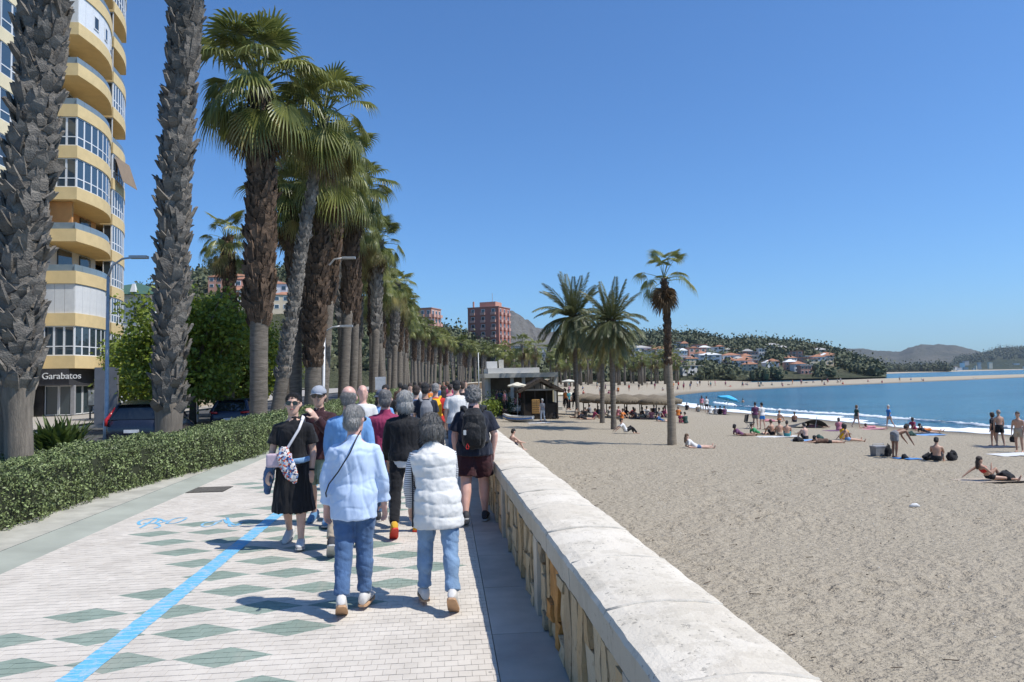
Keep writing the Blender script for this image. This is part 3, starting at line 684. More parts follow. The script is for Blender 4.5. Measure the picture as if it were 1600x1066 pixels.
fan_palm('dark bare palm trunk seen behind the leaning grey palm, crown half hidden', b, L, lambda z: .28+.06*min(1, max(0, z-6)/2), 6.2, 10.2, (.24, 1.1), BARK_BROWN, 0, leaves=52, dead=12, seed=7, crown_scale=1.15)
# the lone palm across the road, smaller
b, L = place([(358, 600), (360, 470), (354, 385)], 40, -.3, 10.2)
fan_palm('smaller palm with sparse drooping crown standing across the road behind the trees', b, L, lambda z: .30, 4.5, 9.9, (.25, 1.0), BARK_BROWN, 0, leaves=26, dead=8, seed=8, crown_scale=.9, group='palms across the road')
# the rest of the promenade row, bending right in the distance
rp = random.Random(21); Y = 37.0; i = 7; PTR = [None]*3
def shared_trunk(v):
    hh = 10.0; r = random.Random(70+v); path = lambda z: (0.02*z*math.sin(v*2.1)+.05*math.sin(z*.4+v), .02*z*math.cos(v))
    rf = (lambda z: .29) if v == 1 else (lambda z: .31+.08*min(1, max(0, z-4)/2))
    a = trunk_mb(path, rf, -.3, 4.6, 10, .4, .05, v).mesh('trunk_foot', True); bt = trunk_mb(path, lambda z: rf(z)*.95, 4.5, hh, 10, .5, .03, v).mesh('trunk', True)
    c = boots_mesh(boots_at(path, rf, 4.5, hh-.1, .25, 1.05, r)); return a, bt, c, path(hh), hh
PTR = [shared_trunk(v) for v in range(4)]
def row_palm(label, x, y, zg, h, v, lx, ly, seed, group, cs):
    t = thing('fan_palm', label, 'palm tree', (x, y, zg), seed*1.7, group); a, bt, c, top, hh = PTR[v % 4]; k = h/hh
    t.rotation_euler = (ly, lx, seed*1.7) if False else (ly, lx, 0)
    bm = BARK_BROWN if v % 2 else BARK_GREY
    ob('trunk_foot', a, BARK_RING, t, scale=(1, 1, k)); ob('trunk', bt, bm, t, scale=(1, 1, k))
    o = ob('leaf_bases', c, bm, t, scale=(1, 1, k)); o['kind'] = 'stuff'
    ob('crown', CROWNS[seed % 5], None, t, (top[0], top[1], h+.2), (0, 0, seed*2.3), cs)
    return t
n = 0
while Y < 300:
    for rowi, X in ((0, -6.3), (1, -8.4)):
        if rowi == 1 and (n % 2 and Y < 90): continue
        yy = Y+rp.uniform(-.9, .9)+rowi*2.6; xx = X+rp.uniform(-.45, .45)+curve(yy); h = rp.uniform(11.8, 13.6) if Y < 75 else rp.uniform(10.8, 12.8)
        k = i-7
        lab = ('fan palm of the promenade row, %s in line behind the shaggy brown palm' % ordinal(k)) if k < 40 else 'far fan palm where the promenade row bends right'
        row_palm(lab, xx, yy, -.1, h, rp.randrange(4), rp.gauss(.015, .03), rp.gauss(0, .02), i, 'fan palms of the promenade row' if k < 40 else 'far fan palms at the bend of the promenade', rp.uniform(1.05, 1.25)); i += 1
    Y += rp.uniform(4.6, 6.6)*(1 if Y < 120 else 1.35); n += 1
# the fan palm standing alone on the beach
bp = on_sand(1050, 695)
P = [atY(x, y, bp[1]) for x, y in ((1050, 695), (1049, 640), (1044, 560), (1041, 470), (1037, 432))]; L = lean(P[0], P)
t = fan_palm('lone fan palm on the open sand with brown skirt and sparse green top', tuple(P[0]), L, lambda z: .23-.02*min(z, 3)-(.02 if z > 4.0 else 0), 4.0, L[-1][2]-.1, (.19, .52), BARK_BROWN, 0, leaves=15, dead=0, seed=31, crown_scale=.88, spread=.62, group='palms on the beach', lower=M('palm_bark_sand', (.26, .215, .16), .95, .25, 2, .9, 7, .03, stretch=(1.5, 1.5, 9)))
top = L[-1]; rr = random.Random(4)
for i in range(20): ob('dead_frond', DEADM[i % 3], FROND_DEAD, t, (top[0], top[1], top[2]-.1-rr.uniform(0, .35)), (0, 0, i*2.4), rr.uniform(.78, .95))

# date palms: arching feather fronds
def feather(el, seed, L=3.0, bend=1.0):
    r = random.Random(seed); mb = MB(); p = Vector((.08, 0, 0)); e = el; pts = [p.copy()]; N = 22; dirs = []
    for k in range(N):
        e -= R(2.6+1.0*k/N*2.4)*bend*max(.25, math.cos(max(-1.2, min(1.2, e)))); d = Vector((math.cos(e), 0, math.sin(e))); dirs.append(d); p = p+d*(L/N); pts.append(p.copy())
    mb.tube(pts[::2], [.035*(1-.8*i/11) for i in range(len(pts[::2]))], 4, False)
    for k in range(2, N):
        d = dirs[k]; n_ = Vector((0, 1, 0)).cross(d)
        for sub in (0, .5):
            q_ = pts[k]+d*(L/N*sub); ll = .50*math.sin(math.pi*min(1, .16+.84*k/N))**.6*r.uniform(.85, 1.15)+.08
            for s in (-1, 1):
                out = (d*.75+Vector((0, s, 0))*.62+n_*r.uniform(.1, .35)).normalized(); w = d.cross(out).cross(out).normalized()*.026
                tip = q_+out*ll+Vector((0, 0, -.10*ll)); mid = q_+out*ll*.5; b_ = len(mb.v)
                mb.v += [tuple(q_), tuple(mid+w), tuple(tip), tuple(mid-w)]; mb.f.append((b_, b_+1, b_+2, b_+3))
    return mb
FEATH = {c: [feather(R(el), 300+10*c+k, 3.0, (.35, .6, .9, 1.1, 1.0, .8)[c]).mesh('feather_frond') for k in range(2)] for c, el in enumerate((80, 58, 36, 12, -16, -48))}
def date_palm(label, px, crown_px, n, scale, seed, r0):
    bp = on_sand(*px); ct = atY(crown_px[0], crown_px[1], bp[1]); h = ct[2]-bp[2]; t = thing('date_palm', label, 'palm tree', tuple(bp), 0, 'palms on the beach'); r = random.Random(seed)
    path = trunk_path([(0, 0, -.3), (ct[0]-bp[0], 0, h)]); rf = lambda z: r0*(1.15-.15*min(1, z/1.0))+(.06 if z > h-1.0 else 0)
    trunk_mb(path, rf, -.3, h, 12, .15, .06, seed).build('trunk', BARK_RING, t, True)
    o = ob('leaf_bases', boots_mesh(boots_at(path, rf, h-1.3, h+.1, .16, .8, r)), BARK_BROWN, t); o['kind'] = 'stuff'
    x, y = path(h)
    for i in range(n):
        u = (i+.5)/n; el = 84-140*u**.9+r.uniform(-8, 8); c = int(np.argmin([abs(el-k) for k in (80, 58, 36, 12, -16, -48)]))
        ob('frond', FEATH[c][i % 2], DATE if c < 5 or r.random() < .4 else FROND_OLD, t, (x, y, h+.1-.35*u), (r.uniform(-.08, .08), r.uniform(-.08, .08), i*2.39996), scale*r.uniform(.85, 1.1))
date_palm('tall bushy date palm, leftmost of the three on the sand', (903, 652), (896, 496), 88, 1.28, 1, .18)
date_palm('date palm with slim trunk, middle of the three on the sand', (941, 661), (941, 520), 54, .74, 2, .17)
date_palm('date palm with arching crown, rightmost of the three on the sand', (959, 671), (955, 503), 76, .90, 3, .18)
# ------------------------------------------------------------------ LEFT SIDE: tower, shop, trees, cars, lamps
YEL = M('tower_render_yellow', (.70, .53, .27), .9, .07, 1.5, .15, 60)
CREAM = M('tower_render_cream', (.74, .64, .43), .9, .06, 1.5, .15, 60)
SOFF = M('soffit', (.62, .58, .50), .9, .06, 2)
ORNG = M('balcony_orange_wall', (.60, .30, .11), .9, .08, 2)
WFR = M('white_frame', (.74, .75, .75), .5, .05, 4)
PANE = glass_mat('window_pane', (.035, .05, .062))
PANEB = glass_mat('window_pane_blue', (.05, .085, .12))
SHUT = M('white_shutter', (.66, .66, .64), .7, .06, 3)
DARKIN = M('dark_interior', (.05, .045, .04), .9, .3, 2)
RAIL = glass_mat('glass_rail', (.20, .25, .27), .12)
tw = thing('apartment_tower', 'tall yellow apartment tower with curved balconies above a shop', 'building', (.1, 2.55, 0))
FL, Z1 = 2.95, 3.05                        # floor pitch, underside of first band
BASE = [(-27.7, 30.0), (-27.7, 49.9)]
def bay(y0, x_in, x_out, bulge, y1, x_end, n=9):
    P = [(x_in, y0), (x_out, y0)]
    for k in range(1, n+1):
        t = k/n; P.append((x_out+(x_end-x_out)*t+bulge*math.sin(math.pi*t), y0+(y1-y0)*t))
    return P
B1 = bay(50.0, -27.7, -25.6, .75, 57.9, -26.8); B2 = bay(58.3, -27.7, -26.85, .32, 64.0, -28.3)
def edge_pts(P): return P
NF = 11
def along(P, a, b):
    """points of polyline P from index a to b"""
    return P[a:b+1]
def slab(parent, name, P, z0, z1, mat, back=-31.0, grow=0.0):
    poly = [(back, P[0][1])]+[(x+grow, y) for x, y in P]+[(back, P[-1][1])]
    poly = poly[::-1]; mb = MB().prism(poly, z0, z1); mb.f = [tuple(reversed(f)) for f in mb.f]; return mb.build(name, mat, parent)
def window(parent, p, q_, z0, z1, sill=.62, pane=PANE, fr=.07, dep=.06):
    """white framed window between plan points p and q with a low panel light"""
    p = Vector((p[0], p[1], 0)); q2 = Vector((q_[0], q_[1], 0)); d = (q2-p); L = d.length; a = math.atan2(d.y, d.x); mb = MB(); h = z1-z0
    bars = [((fr/2, 0, h/2), (fr, dep, h)), ((L-fr/2, 0, h/2), (fr, dep, h)), ((L/2, 0, fr/2), (L-2*fr, dep, fr)), ((L/2, 0, h-fr/2), (L-2*fr, dep, fr))]
    if sill: bars.append(((L/2, 0, sill), (L-2*fr, dep, fr)))
    for c, s in bars: mb.box(c, s)
    w = mb.build('window', WFR, parent, False, (p.x, p.y, z0), (0, 0, a))
    MB().box((L/2, .0, h/2), (L-2*fr, .02, h-2*fr)).build('pane', pane, w); return w
for k in range(NF):
    z = Z1+FL*k; b1 = YEL
    # near straight front
    s = slab(tw, 'floor_band', [(-27.7, 30.0), (-27.7, 49.9)], z, z+.88, CREAM, grow=0)
    slab(tw, 'balcony_band', B1, z, z+.88, YEL if k % 1 == 0 else CREAM); slab(tw, 'balcony_band', B2, z, z+.88, YEL)
    zt = z+FL
    for j in range(8):
        y0 = 30.3+2.42*j
        window(tw, (-27.78, y0), (-27.78, y0+1.15), z+.88, zt, .62, PANEB if k in (5, 6, 7) else PANE); window(tw, (-27.78, y0+1.17), (-27.78, y0+2.3), z+.88, zt, .62, PANEB if (j+k) % 3 else PANE)
    MB().box((-29.4, 40.0, z+.88+(FL-.88)/2), (3.0, 19.6, FL-.9)).build('room', DARKIN, tw)
    kind = {0: 'glazed', 1: 'shutter', 2: 'open', 3: 'orange', 4: 'glazed', 5: 'glazed', 6: 'open', 7: 'open', 8: 'panel', 9: 'open', 10: 'glazed'}[k]
    inset = [(x-.10, y) for x, y in B1[1:]]; face = [(B1[0][0]+.0, B1[0][1]+.12), (B1[1][0]-.10, B1[1][1]+.12)]
    if kind in ('glazed', 'panel', 'shutter'):
        P = inset; P[0] = (P[0][0], P[0][1]+.12)
        # three lights on the flat side facing the viewer
        for j in range(3):
            a = j/3; b_ = (j+1)/3; X = lambda t: face[0][0]+(face[1][0]-face[0][0])*t
            if kind == 'glazed': window(tw, (X(a), face[0][1]), (X(b_), face[0][1]), z+.88, zt, .65, PANE)
            else: MB().box(((X(a)+X(b_))/2, face[0][1], (z+.88+zt)/2), (abs(X(b_)-X(a))-.02, .05, FL-.88)).build('shutter', SHUT, tw)
        for j in range(len(P)-1):
            if kind == 'glazed': window(tw, P[j], P[j+1], z+.88, zt, .65, PANEB if k in (4, 5) else PANE)
            else:
                p, q_ = Vector((*P[j], 0)), Vector((*P[j+1], 0)); d = q_-p
                MB().box((d.length/2, 0, (FL-.88)/2), (d.length-.015, .05, FL-.885)).build('shutter', SHUT if kind == 'shutter' else WFR, tw, False, (p.x, p.y, z+.88), (0, 0, math.atan2(d.y, d.x)))
        if kind == 'panel':
            for j in (2, 4, 6):
                p, q_ = P[j], P[j+1]; window(tw, (p[0]+.05, p[1]+.1), (q_[0]+.05, q_[1]-.1), z+1.35, z+2.35, 0, PANE)
        MB().box((-29.2, 54.0, z+.88+(FL-.9)/2), (2.6, 7.4, FL-.92)).build('room', DARKIN, tw)
    else:
        mw = ORNG if kind == 'orange' else SOFF
        MB().box((-29.0, 54.0, z+.88+(FL-.9)/2), (2.2, 7.6, FL-.9)).build('balcony_wall', mw, tw)
        if kind == 'orange': MB().box((-27.0, 50.7, z+.88+(FL-.9)/2), (1.6, .2, FL-.9)).build('balcony_wall', mw, tw)
        MB().box((-27.85, 53.0, z+1.85), (.10, 1.9, 1.9)).build('balcony_door', PANE, tw); MB().box((-27.85, 56.0, z+1.85), (.10, 1.6, 1.9)).build('balcony_door', PANE, tw)
        for j in range(len(inset)-1):
            p, q_ = Vector((*inset[j], 0)), Vector((*inset[j+1], 0)); d = q_-p
            MB().box((d.length/2, 0, .24), (d.length-.02, .025, .44)).build('rail_panel', RAIL, tw, False, (p.x, p.y, z+.88), (0, 0, math.atan2(d.y, d.x)))
        MB().box(((face[0][0]+face[1][0])/2, face[0][1]-.02, z+.88+.24), (abs(face[1][0]-face[0][0])-.1, .025, .44)).build('rail_panel', RAIL, tw)
    P2 = [(x-.08, y) for x, y in B2[1:]]; P2[0] = (P2[0][0], P2[0][1]+.1)
    for j in range(0, len(P2)-1):
        if k in (6, 8, 9) : 
            p, q_ = Vector((*P2[j], 0)), Vector((*P2[j+1], 0)); d = q_-p
            MB().box((d.length/2, 0, .24), (d.length-.02, .025, .44)).build('rail_panel', RAIL, tw, False, (p.x, p.y, z+.88), (0, 0, math.atan2(d.y, d.x)))
        else: window(tw, P2[j], P2[j+1], z+.88, zt, .65, PANEB if k % 2 else PANE, .09)
    window(tw, (-27.6, B2[0][1]+.1), (-26.95, B2[0][1]+.1), z+.88, zt, .65, PANE)
    MB().box((-30.0, 61.0, z+.88+(FL-.9)/2), (2.0, 5.0, FL-.92)).build('room', DARKIN, tw)
zr = Z1+FL*NF
slab(tw, 'roof_slab', [(-27.5, 29.8)]+B1+B2, zr, zr+.6, CREAM, back=-40)
MB().box((-35.4, 47.2, (zr-.3)/2), (8.8, 34.6, zr+.2)).build('rear_wall', CREAM, tw)
# awning on the far bay
mb = MB(); AW = [(-26.85, 58.6, 20.6), (-26.85, 61.4, 20.6), (-26.2, 61.4, 18.5), (-26.2, 58.6, 18.5)]; mb.add(AW, [(0, 1, 2, 3)]); mb.add([(a, b_, c_-.04) for a, b_, c_ in AW], [(3, 2, 1, 0)])
mb.build('awning', M('awning_cloth', (.24, .18, .125), .9, .1, 3), tw)
# shop
SHOPD = M('shop_dark', (.045, .045, .05), .6, .2, 3)
STONEC = M('shop_stone', (.33, .31, .28), .8, .1, 3)
MB().box((-29.0, 40.0, 1.4), (1.6, 19.8, 3.28)).build('shop_wall', STONEC, tw)
MB().box((-27.6, 54.0, 2.45), (3.2, 8.0, 1.16)).build('shop_fascia', SHOPD, tw)
MB().box((-28.4, 54.2, .82), (1.0, 7.4, 2.08)).build('shop_back', DARKIN, tw)
for (x0, x1) in ((-27.9, -27.0), (-26.95, -26.15)): window(tw, (x0, 50.75), (x1, 50.75), -.2, 1.86, 0, glass_mat('shop_glass', (.05, .07, .08)), .05)
for y0 in (51.0, 52.7, 54.4, 56.1): window(tw, (-26.35, y0), (-26.35, y0+1.6), -.2, 1.86, 0, glass_mat('shop_glass', (.05, .07, .08)), .06)
for y0 in (50.8, 57.8): MB().box((-26.05, y0, .83), (.22, .22, 2.1)).build('shop_column', M('shop_metal', (.30, .30, .31), .5, .1, 4), tw)
MB().box((-28.6, 49.88, 1.5), (.8, .06, .35)).build('hanging_sign', WFR, tw)
fc = bpy.data.curves.new('sign', 'FONT'); fc.body = 'Garabatos'; fc.size = .62; fc.extrude = .02; fc.align_x = 'CENTER'
fo = bpy.data.objects.new('sign', fc); COL.objects.link(fo); bpy.context.view_layer.update()
sm = bpy.data.meshes.new_from_object(fo.evaluated_get(bpy.context.evaluated_depsgraph_get())); bpy.data.objects.remove(fo)
sg = ob('shop_lettering', sm, None, tw, (-26.42, 49.93, 2.33), (math.pi/2, 0, 0)); sm.materials.clear(); sm.materials.append(WFR)

# white building with green roof behind
def block(name, label, cx, cy, w, d, h, zg, mat, roofmat, floors, cols, rz=0.0, group=None, pane=PANE, overhang=.25, wfrac=.55, cat='building', sides=('front', 'right', 'left'), hip=0.0, balcony=None):
    """box building: wall, roof, and every window with frame and pane on the visible sides"""
    t = thing(name, label, cat, (cx, cy, zg), rz, group)
    MB().box((0, 0, h/2-1.0), (w, d, h+2.0)).build('wall', mat, t)
    if hip:
        o = overhang; mb = MB(); rl = max(0, w-d)/2
        mb.add([(-w/2-o, -d/2-o, h), (w/2+o, -d/2-o, h), (w/2+o, d/2+o, h), (-w/2-o, d/2+o, h), (-rl, 0, h+hip), (rl, 0, h+hip)], [(0, 1, 5, 4), (1, 2, 5), (2, 3, 4, 5), (3, 0, 4), (3, 2, 1, 0)]); mb.build('roof', roofmat, t)
    else: MB().box((0, 0, h+.15), (w+2*overhang, d+2*overhang, .3)).build('roof', roofmat, t)
    fh = h/floors; wm = MB().box((0, 0, 0), (1, 1, 1)).mesh('window'); pmh = MB().box((0, 0, 0), (1, 1, 1)).mesh('pane')
    for side, n in cols.items():
        for i in range(n):
            for f in range(floors):
                L = w if side == 'front' else d; ww = L/n*wfrac; hh = fh*.5; u = -L/2+L*(i+.5)/n; z = fh*(f+.52)
                if side == 'front': pos, sz, off = (u, -d/2-.02, z), (ww, .12, hh), (0, -.55, 0)
                else:
                    sg_ = 1 if side == 'right' else -1; pos, sz, off = (sg_*(w/2+.02), u, z), (.12, ww, hh), (sg_*.55, 0, 0)
                fr = ob('window', wm, WFR, t, pos, scale=sz); ob('pane', pmh, pane, fr, off, scale=(.82 if side == 'front' else .3, .3 if side == 'front' else .82, .84))
                if balcony and f > 0:
                    bp_ = (u, -d/2-.5, z-hh*.75) if side == 'front' else ((1 if side == 'right' else -1)*(w/2+.5), u, z-hh*.75); ob('balcony', wm, balcony, t, bp_, scale=(ww*1.35, 1.0, fh*.34) if side == 'front' else (1.0, ww*1.35, fh*.34))
    return t
GREENROOF = M('green_tile', (.055, .12, .085), .7, .2, 6)
WHITEW = M('white_wall', (.70, .70, .68), .9, .06, 1)
block('white_villa', 'white building with dark green tiled roof seen past the yellow tower', -35.6, 88, 9, 14, 11.8, -.3, WHITEW, GREENROOF, 3, {'front': 3, 'right': 5}, hip=2.2, overhang=.8)
MB().box((-34.1, 80.7, 12.2), (.6, .6, .9), taper=.4).build('finial', WHITEW, None)
fin = bpy.data.objects['finial']; fin.parent = bpy.data.objects['white_villa']; fin.location = Vector((36.5-.0, -88, .3))
block('low_white_house', 'low white house behind the street trees', -30.5, 96, 7, 8, 4.5, -.3, WHITEW, WHITEW, 1, {'front': 3, 'right': 2})
gw = thing('garden_wall', 'beige garden wall along the far pavement beyond the parked cars', 'wall', (0, 0, 0))
for j in range(7): MB().box((-22.4, 62+5*j, .55), (.28, 4.96, 1.7)).build('wall_panel', M('beige_wall', (.42, .35, .25), .9, .12, 2), gw); MB().box((-22.4, 62+5*j, 1.47), (.4, 4.98, .12)).build('wall_cap', STONEC, gw)
nb = thing('notice_board', 'framed notice board on legs beside the beige garden wall', 'sign', (-21.4, 47.5, -.26))
MB().box((0, 0, 1.35), (1.7, .08, 1.1)).build('frame', M('board_frame', (.09, .09, .085), .6), nb); MB().box((0, -.06, 1.35), (1.55, .05, .95)).build('panel', M('board_paper', (.50, .50, .45), .8, .3, 5), nb)
for s in (-.7, .7): MB().box((s, 0, .4), (.08, .08, .8)).build('leg', M('board_frame', (.09, .09, .085), .6), nb)
pc = thing('totem_sign', 'tall dark grey totem panel beside the shop corner', 'sign', tuple(at(166, 668, -.26)[:2])+(-.26,))
MB().box((0, 0, 1.5), (1.1, .16, 3.0)).build('panel', M('totem_grey', (.16, .165, .18), .6, .1, 3), pc); MB().box((0, 0, .05), (1.3, .4, .1)).build('foot', STONEC, pc)

# broadleaf trees --------------------------------------------------------------
LEAF_A = leaf_material('street_leaf_bright', (.06, .11, .014), (.30, .36, .04), .5, .3)
LEAF_B = leaf_material('street_leaf_dark', (.03, .06, .014), (.13, .18, .04), .5, .2)
TRUNK = M('tree_bark', (.13, .105, .08), .95, .3, 6, .8, 25, .03)
def broad_tree(label, x, y, zg, h, rx, rz, mat, seed, nclump=60, leaf=.26, name='street_tree', group='leafy trees across the road', per=130):
    g_ = np.random.default_rng(seed); r = random.Random(seed); t = thing(name, label, 'tree', (x, y, zg), 0, group)
    mb = MB(); th = h-rz*1.55; mb.tube([(0, 0, -.3), (.05, 0, th*.5), (.0, .05, th)], [.20, .16, .14], 8)
    cl = []
    for i in range(nclump):
        d = g_.normal(size=3); d /= np.linalg.norm(d); k = g_.uniform(.2, 1.0)**.5*(1.18 if i % 7 == 0 else 1.0); p = np.array([d[0]*rx*k, d[1]*rx*k, h-rz+d[2]*rz*k])
        if p[2] < th*.75: p[2] = th*.75+g_.uniform(0, .6)
        cl.append(p)
    for p in cl[:9]: mb.tube([(0, 0, th*.85), tuple(np.array([p[0]*.45, p[1]*.45, (th+p[2])/2])), tuple(p)], [.11, .07, .025], 5)
    mb.build('trunk', TRUNK, t, True)
    P = np.concatenate([p+g_.normal(size=(per, 3))*[.42, .42, .30]*(rx/2.6) for p in cl]); v, f = leaf_cloud(P, leaf, g_, .55, .2, .15)
    ob('crown', mesh_np('crown', v, f), mat, t); return t
LT = [('bright green street tree with large leaves behind the shaggy grey palm', (300, 640), 36, (300, 462), 2.9, LEAF_A), ('yellow-green street tree left of the shaggy grey palm', (240, 640), 47, (240, 525), 2.6, LEAF_A),
      ('dark street tree beside the yellow tower', (204, 640), 58, (208, 530), 2.3, LEAF_B), ('bright street tree in front of the small far palm', (345, 640), 41, (338, 478), 2.7, LEAF_A),
      ('dark round street tree behind the far small palm', (385, 640), 52, (388, 505), 3.0, LEAF_A), ('mid green street tree low behind the thick brown palm', (375, 640), 44, (372, 520), 2.4, LEAF_A), ('dark tree deep behind the street trees', (270, 640), 64, (275, 500), 3.6, LEAF_B)]
for i, (lb, bpx, Y, tpx, rx, mt) in enumerate(LT):
    b = atY(bpx[0], bpx[1], Y); tp = atY(tpx[0], tpx[1], Y); h = tp[2]+.3; broad_tree(lb, b[0], b[1], -.3, h, rx, min(h*.42, rx*1.1), mt, 50+i, 120, .24, per=120)
# spiky dark shrub by the road
sh = on = at(95, 690, -.2); t = thing('leafy_shrub', 'dark round spiky shrub in the planting bed left of the parked cars', 'shrub', (atY(92, 655, 17.5)[0], 17.5, -.15))
t.scale = (1.35, 1.35, 1.3)
g_ = np.random.default_rng(9); mb = MB(); r = random.Random(9)
for i in range(420):
    a = r.uniform(0, 6.28); e = r.uniform(-.1, 1.45); L_ = r.uniform(.6, .95); d = Vector((math.cos(a)*math.cos(e), math.sin(a)*math.cos(e), math.sin(e))); s = d.cross(Vector((0, 0, 1))).normalized()*.03; b0 = Vector((r.uniform(-.2, .2), r.uniform(-.2, .2), .25))
    m_ = b0+d*L_*.6+Vector((0, 0, .05)); e_ = b0+d*L_-Vector((0, 0, .08)); k = len(mb.v); mb.v += [tuple(b0), tuple(m_+s), tuple(e_), tuple(m_-s)]; mb.f.append((k, k+1, k+2, k+3))
mb.build('foliage', LEAF_B, t); MB().tube([(0, 0, -.2), (0, 0, .5)], [.1, .07], 8).build('stem', TRUNK, t)

# parked cars -----------------------------------------------------------------
CARP = {}
def car(label, x, y, zg, rz, paint, tall=1.0, lamp='tall', length=4.5):
    t = thing('parked_car', label, 'car', (x, y, zg), rz, 'cars parked along the road'); w = .92; L = length/2
    pm_ = M('car_paint_'+paint[0], paint[1], .22, .04, 2, spec=.7); BLK = M('car_rubber', (.02, .02, .02), .8); GLS = glass_mat('car_glass', (.012, .016, .02), .04)
    # section profile along the length: (y, z bottom, z belt, half width)
    mb = MB(); S = [(-L, .42, .72, .74), (-L+.06, .30, .95*tall, .86), (-L+.45, .26, 1.0*tall, .90), (-.6, .24, .98*tall, .92), (.7, .24, .95*tall, .92), (L-1.0, .26, .90, .90), (L-.15, .32, .72, .82), (L, .42, .58, .66)]
    n = 12; V = []
    for (yy, z0, z1, hw) in S:
        pr = [(-hw*.86, z0), (hw*.86, z0), (hw*.98, z0+.12), (hw, (z0+z1)/2), (hw*.97, z1-.1), (hw*.86, z1), (hw*.4, z1+.015), (-hw*.4, z1+.015), (-hw*.86, z1), (-hw*.97, z1-.1), (-hw, (z0+z1)/2), (-hw*.98, z0+.12)]
        V += [(a, yy, b_) for a, b_ in pr]
    F = [(i*n+j, i*n+(j+1) % n, (i+1)*n+(j+1) % n, (i+1)*n+j) for i in range(len(S)-1) for j in range(n)]+[tuple(range(n-1, -1, -1)), tuple((len(S)-1)*n+j for j in range(n))]
    mb.add(V, F).build('body', pm_, t, True)
    H = 1.50*tall; bl = .985*tall; cab = [(-L+.10, -L+.42), (-L+.62, -L+.62), (.35, .35), (L-1.15, L-1.15)]
    # cabin glass, roof and pillars
    c0 = [(-.80, -L+.10, bl), (.80, -L+.10, bl), (.80, L-1.15, bl-.04), (-.80, L-1.15, bl-.04)]; c1 = [(-.62, -L+.48, H-.06), (.62, -L+.48, H-.06), (.60, .45, H-.06), (-.60, .45, H-.06)]
    MB().add(c0+c1, [(0, 1, 5, 4), (1, 2, 6, 5), (2, 3, 7, 6), (3, 0, 4, 7), (4, 5, 6, 7)]).build('window_glass', GLS, t)
    rf = MB(); P = [(-L+.38, H-.03), (-L+.75, H+.02), (-.3, H+.04), (.5, H-.03)]
    for hw, dz in ((.66, -.05),): 
        V = []
        for yy, z in P: V += [(-hw, yy, z-.06), (-hw*.8, yy, z), (hw*.8, yy, z), (hw, yy, z-.06)]
        rf.add(V, [(i*4+j, i*4+j+1, (i+1)*4+j+1, (i+1)*4+j) for i in range(3) for j in range(3)]); rf.add([(a, b_, c_-.05) for a, b_, c_ in V], [(i*4+j, (i+1)*4+j, (i+1)*4+j+1, i*4+j+1) for i in range(3) for j in range(3)])
    rf.build('roof', pm_, t, True)
    for s in (-1, 1):
        MB().tube([(s*.82, -L+.10, bl-.02), (s*.63, -L+.46, H-.05)], [(.05, .08)]*2, 6).build('rear_pillar', pm_, t)
        MB().tube([(s*.80, L-1.12, bl-.05), (s*.61, .46, H-.05)], .035, 6).build('front_pillar', pm_, t)
        MB().tube([(s*.82, -.25, bl-.02), (s*.64, -.25, H-.05)], .04, 6).build('side_pillar', BLK, t)
        if lamp == 'tall': MB().tube([(s*.84, -L+.0, .78*tall), (s*.85, -L+.03, .98*tall), (s*.76, -L+.20, 1.15*tall), (s*.69, -L+.36, 1.36*tall)], [(.05, .06), (.06, .07), (.045, .06), (.03, .05)], 8).build('tail_light', M('tail_red', (.42, .012, .014), .2, .1, 9, spec=.7), t, True)
        else: MB().tube([(s*.52, -L+.0, .90*tall), (s*.74, -L-.0, .91*tall), (s*.87, -L+.14, .93*tall)], [(.05, .06)]*3, 8).build('tail_light', M('tail_red', (.42, .012, .014), .2, .1, 9, spec=.7), t, True)
        for yy in (-L+.85, L-.85):
            wh = MB().tube([(s*.70, yy, .33), (s*.90, yy, .33)], .33, 18).build('wheel', BLK, t, True); MB().tube([(s*.88, yy, .33), (s*.915, yy, .33)], .21, 12).build('rim', M('rim_metal', (.45, .45, .46), .35, .1, 5, metal=.8), wh)
    MB().box((0, -L-.02, .60*tall), (.5, .02, .11)).build('number_plate', M('plate_white', (.72, .72, .70), .5), t)
    MB().box((0, -L-.01, .40), (1.5, .12, .22)).build('bumper', BLK, t)
    MB().box((.1, -L+.21, 1.08*tall), (.35, .012, .03), rx=-.85).build('wiper', BLK, t)
    return t
c = atY(214, 700, 27.0); car('dark blue estate car with tall red tail lights behind the hedge', c[0], 28.6, -.40, R(2), ('navy', (.012, .016, .03)), 1.06)
c = atY(190, 700, 31.0); car('black estate car parked just in front of the dark blue estate', c[0], 34.0, -.40, R(1), ('black', (.012, .012, .013)), 1.02)
c = atY(352, 690, 34.0); car('dark blue hatchback parked beyond the shaggy grey palm', c[0], 36.5, -.40, R(1), ('blue', (.018, .025, .05)), .98, 'low', 4.1)
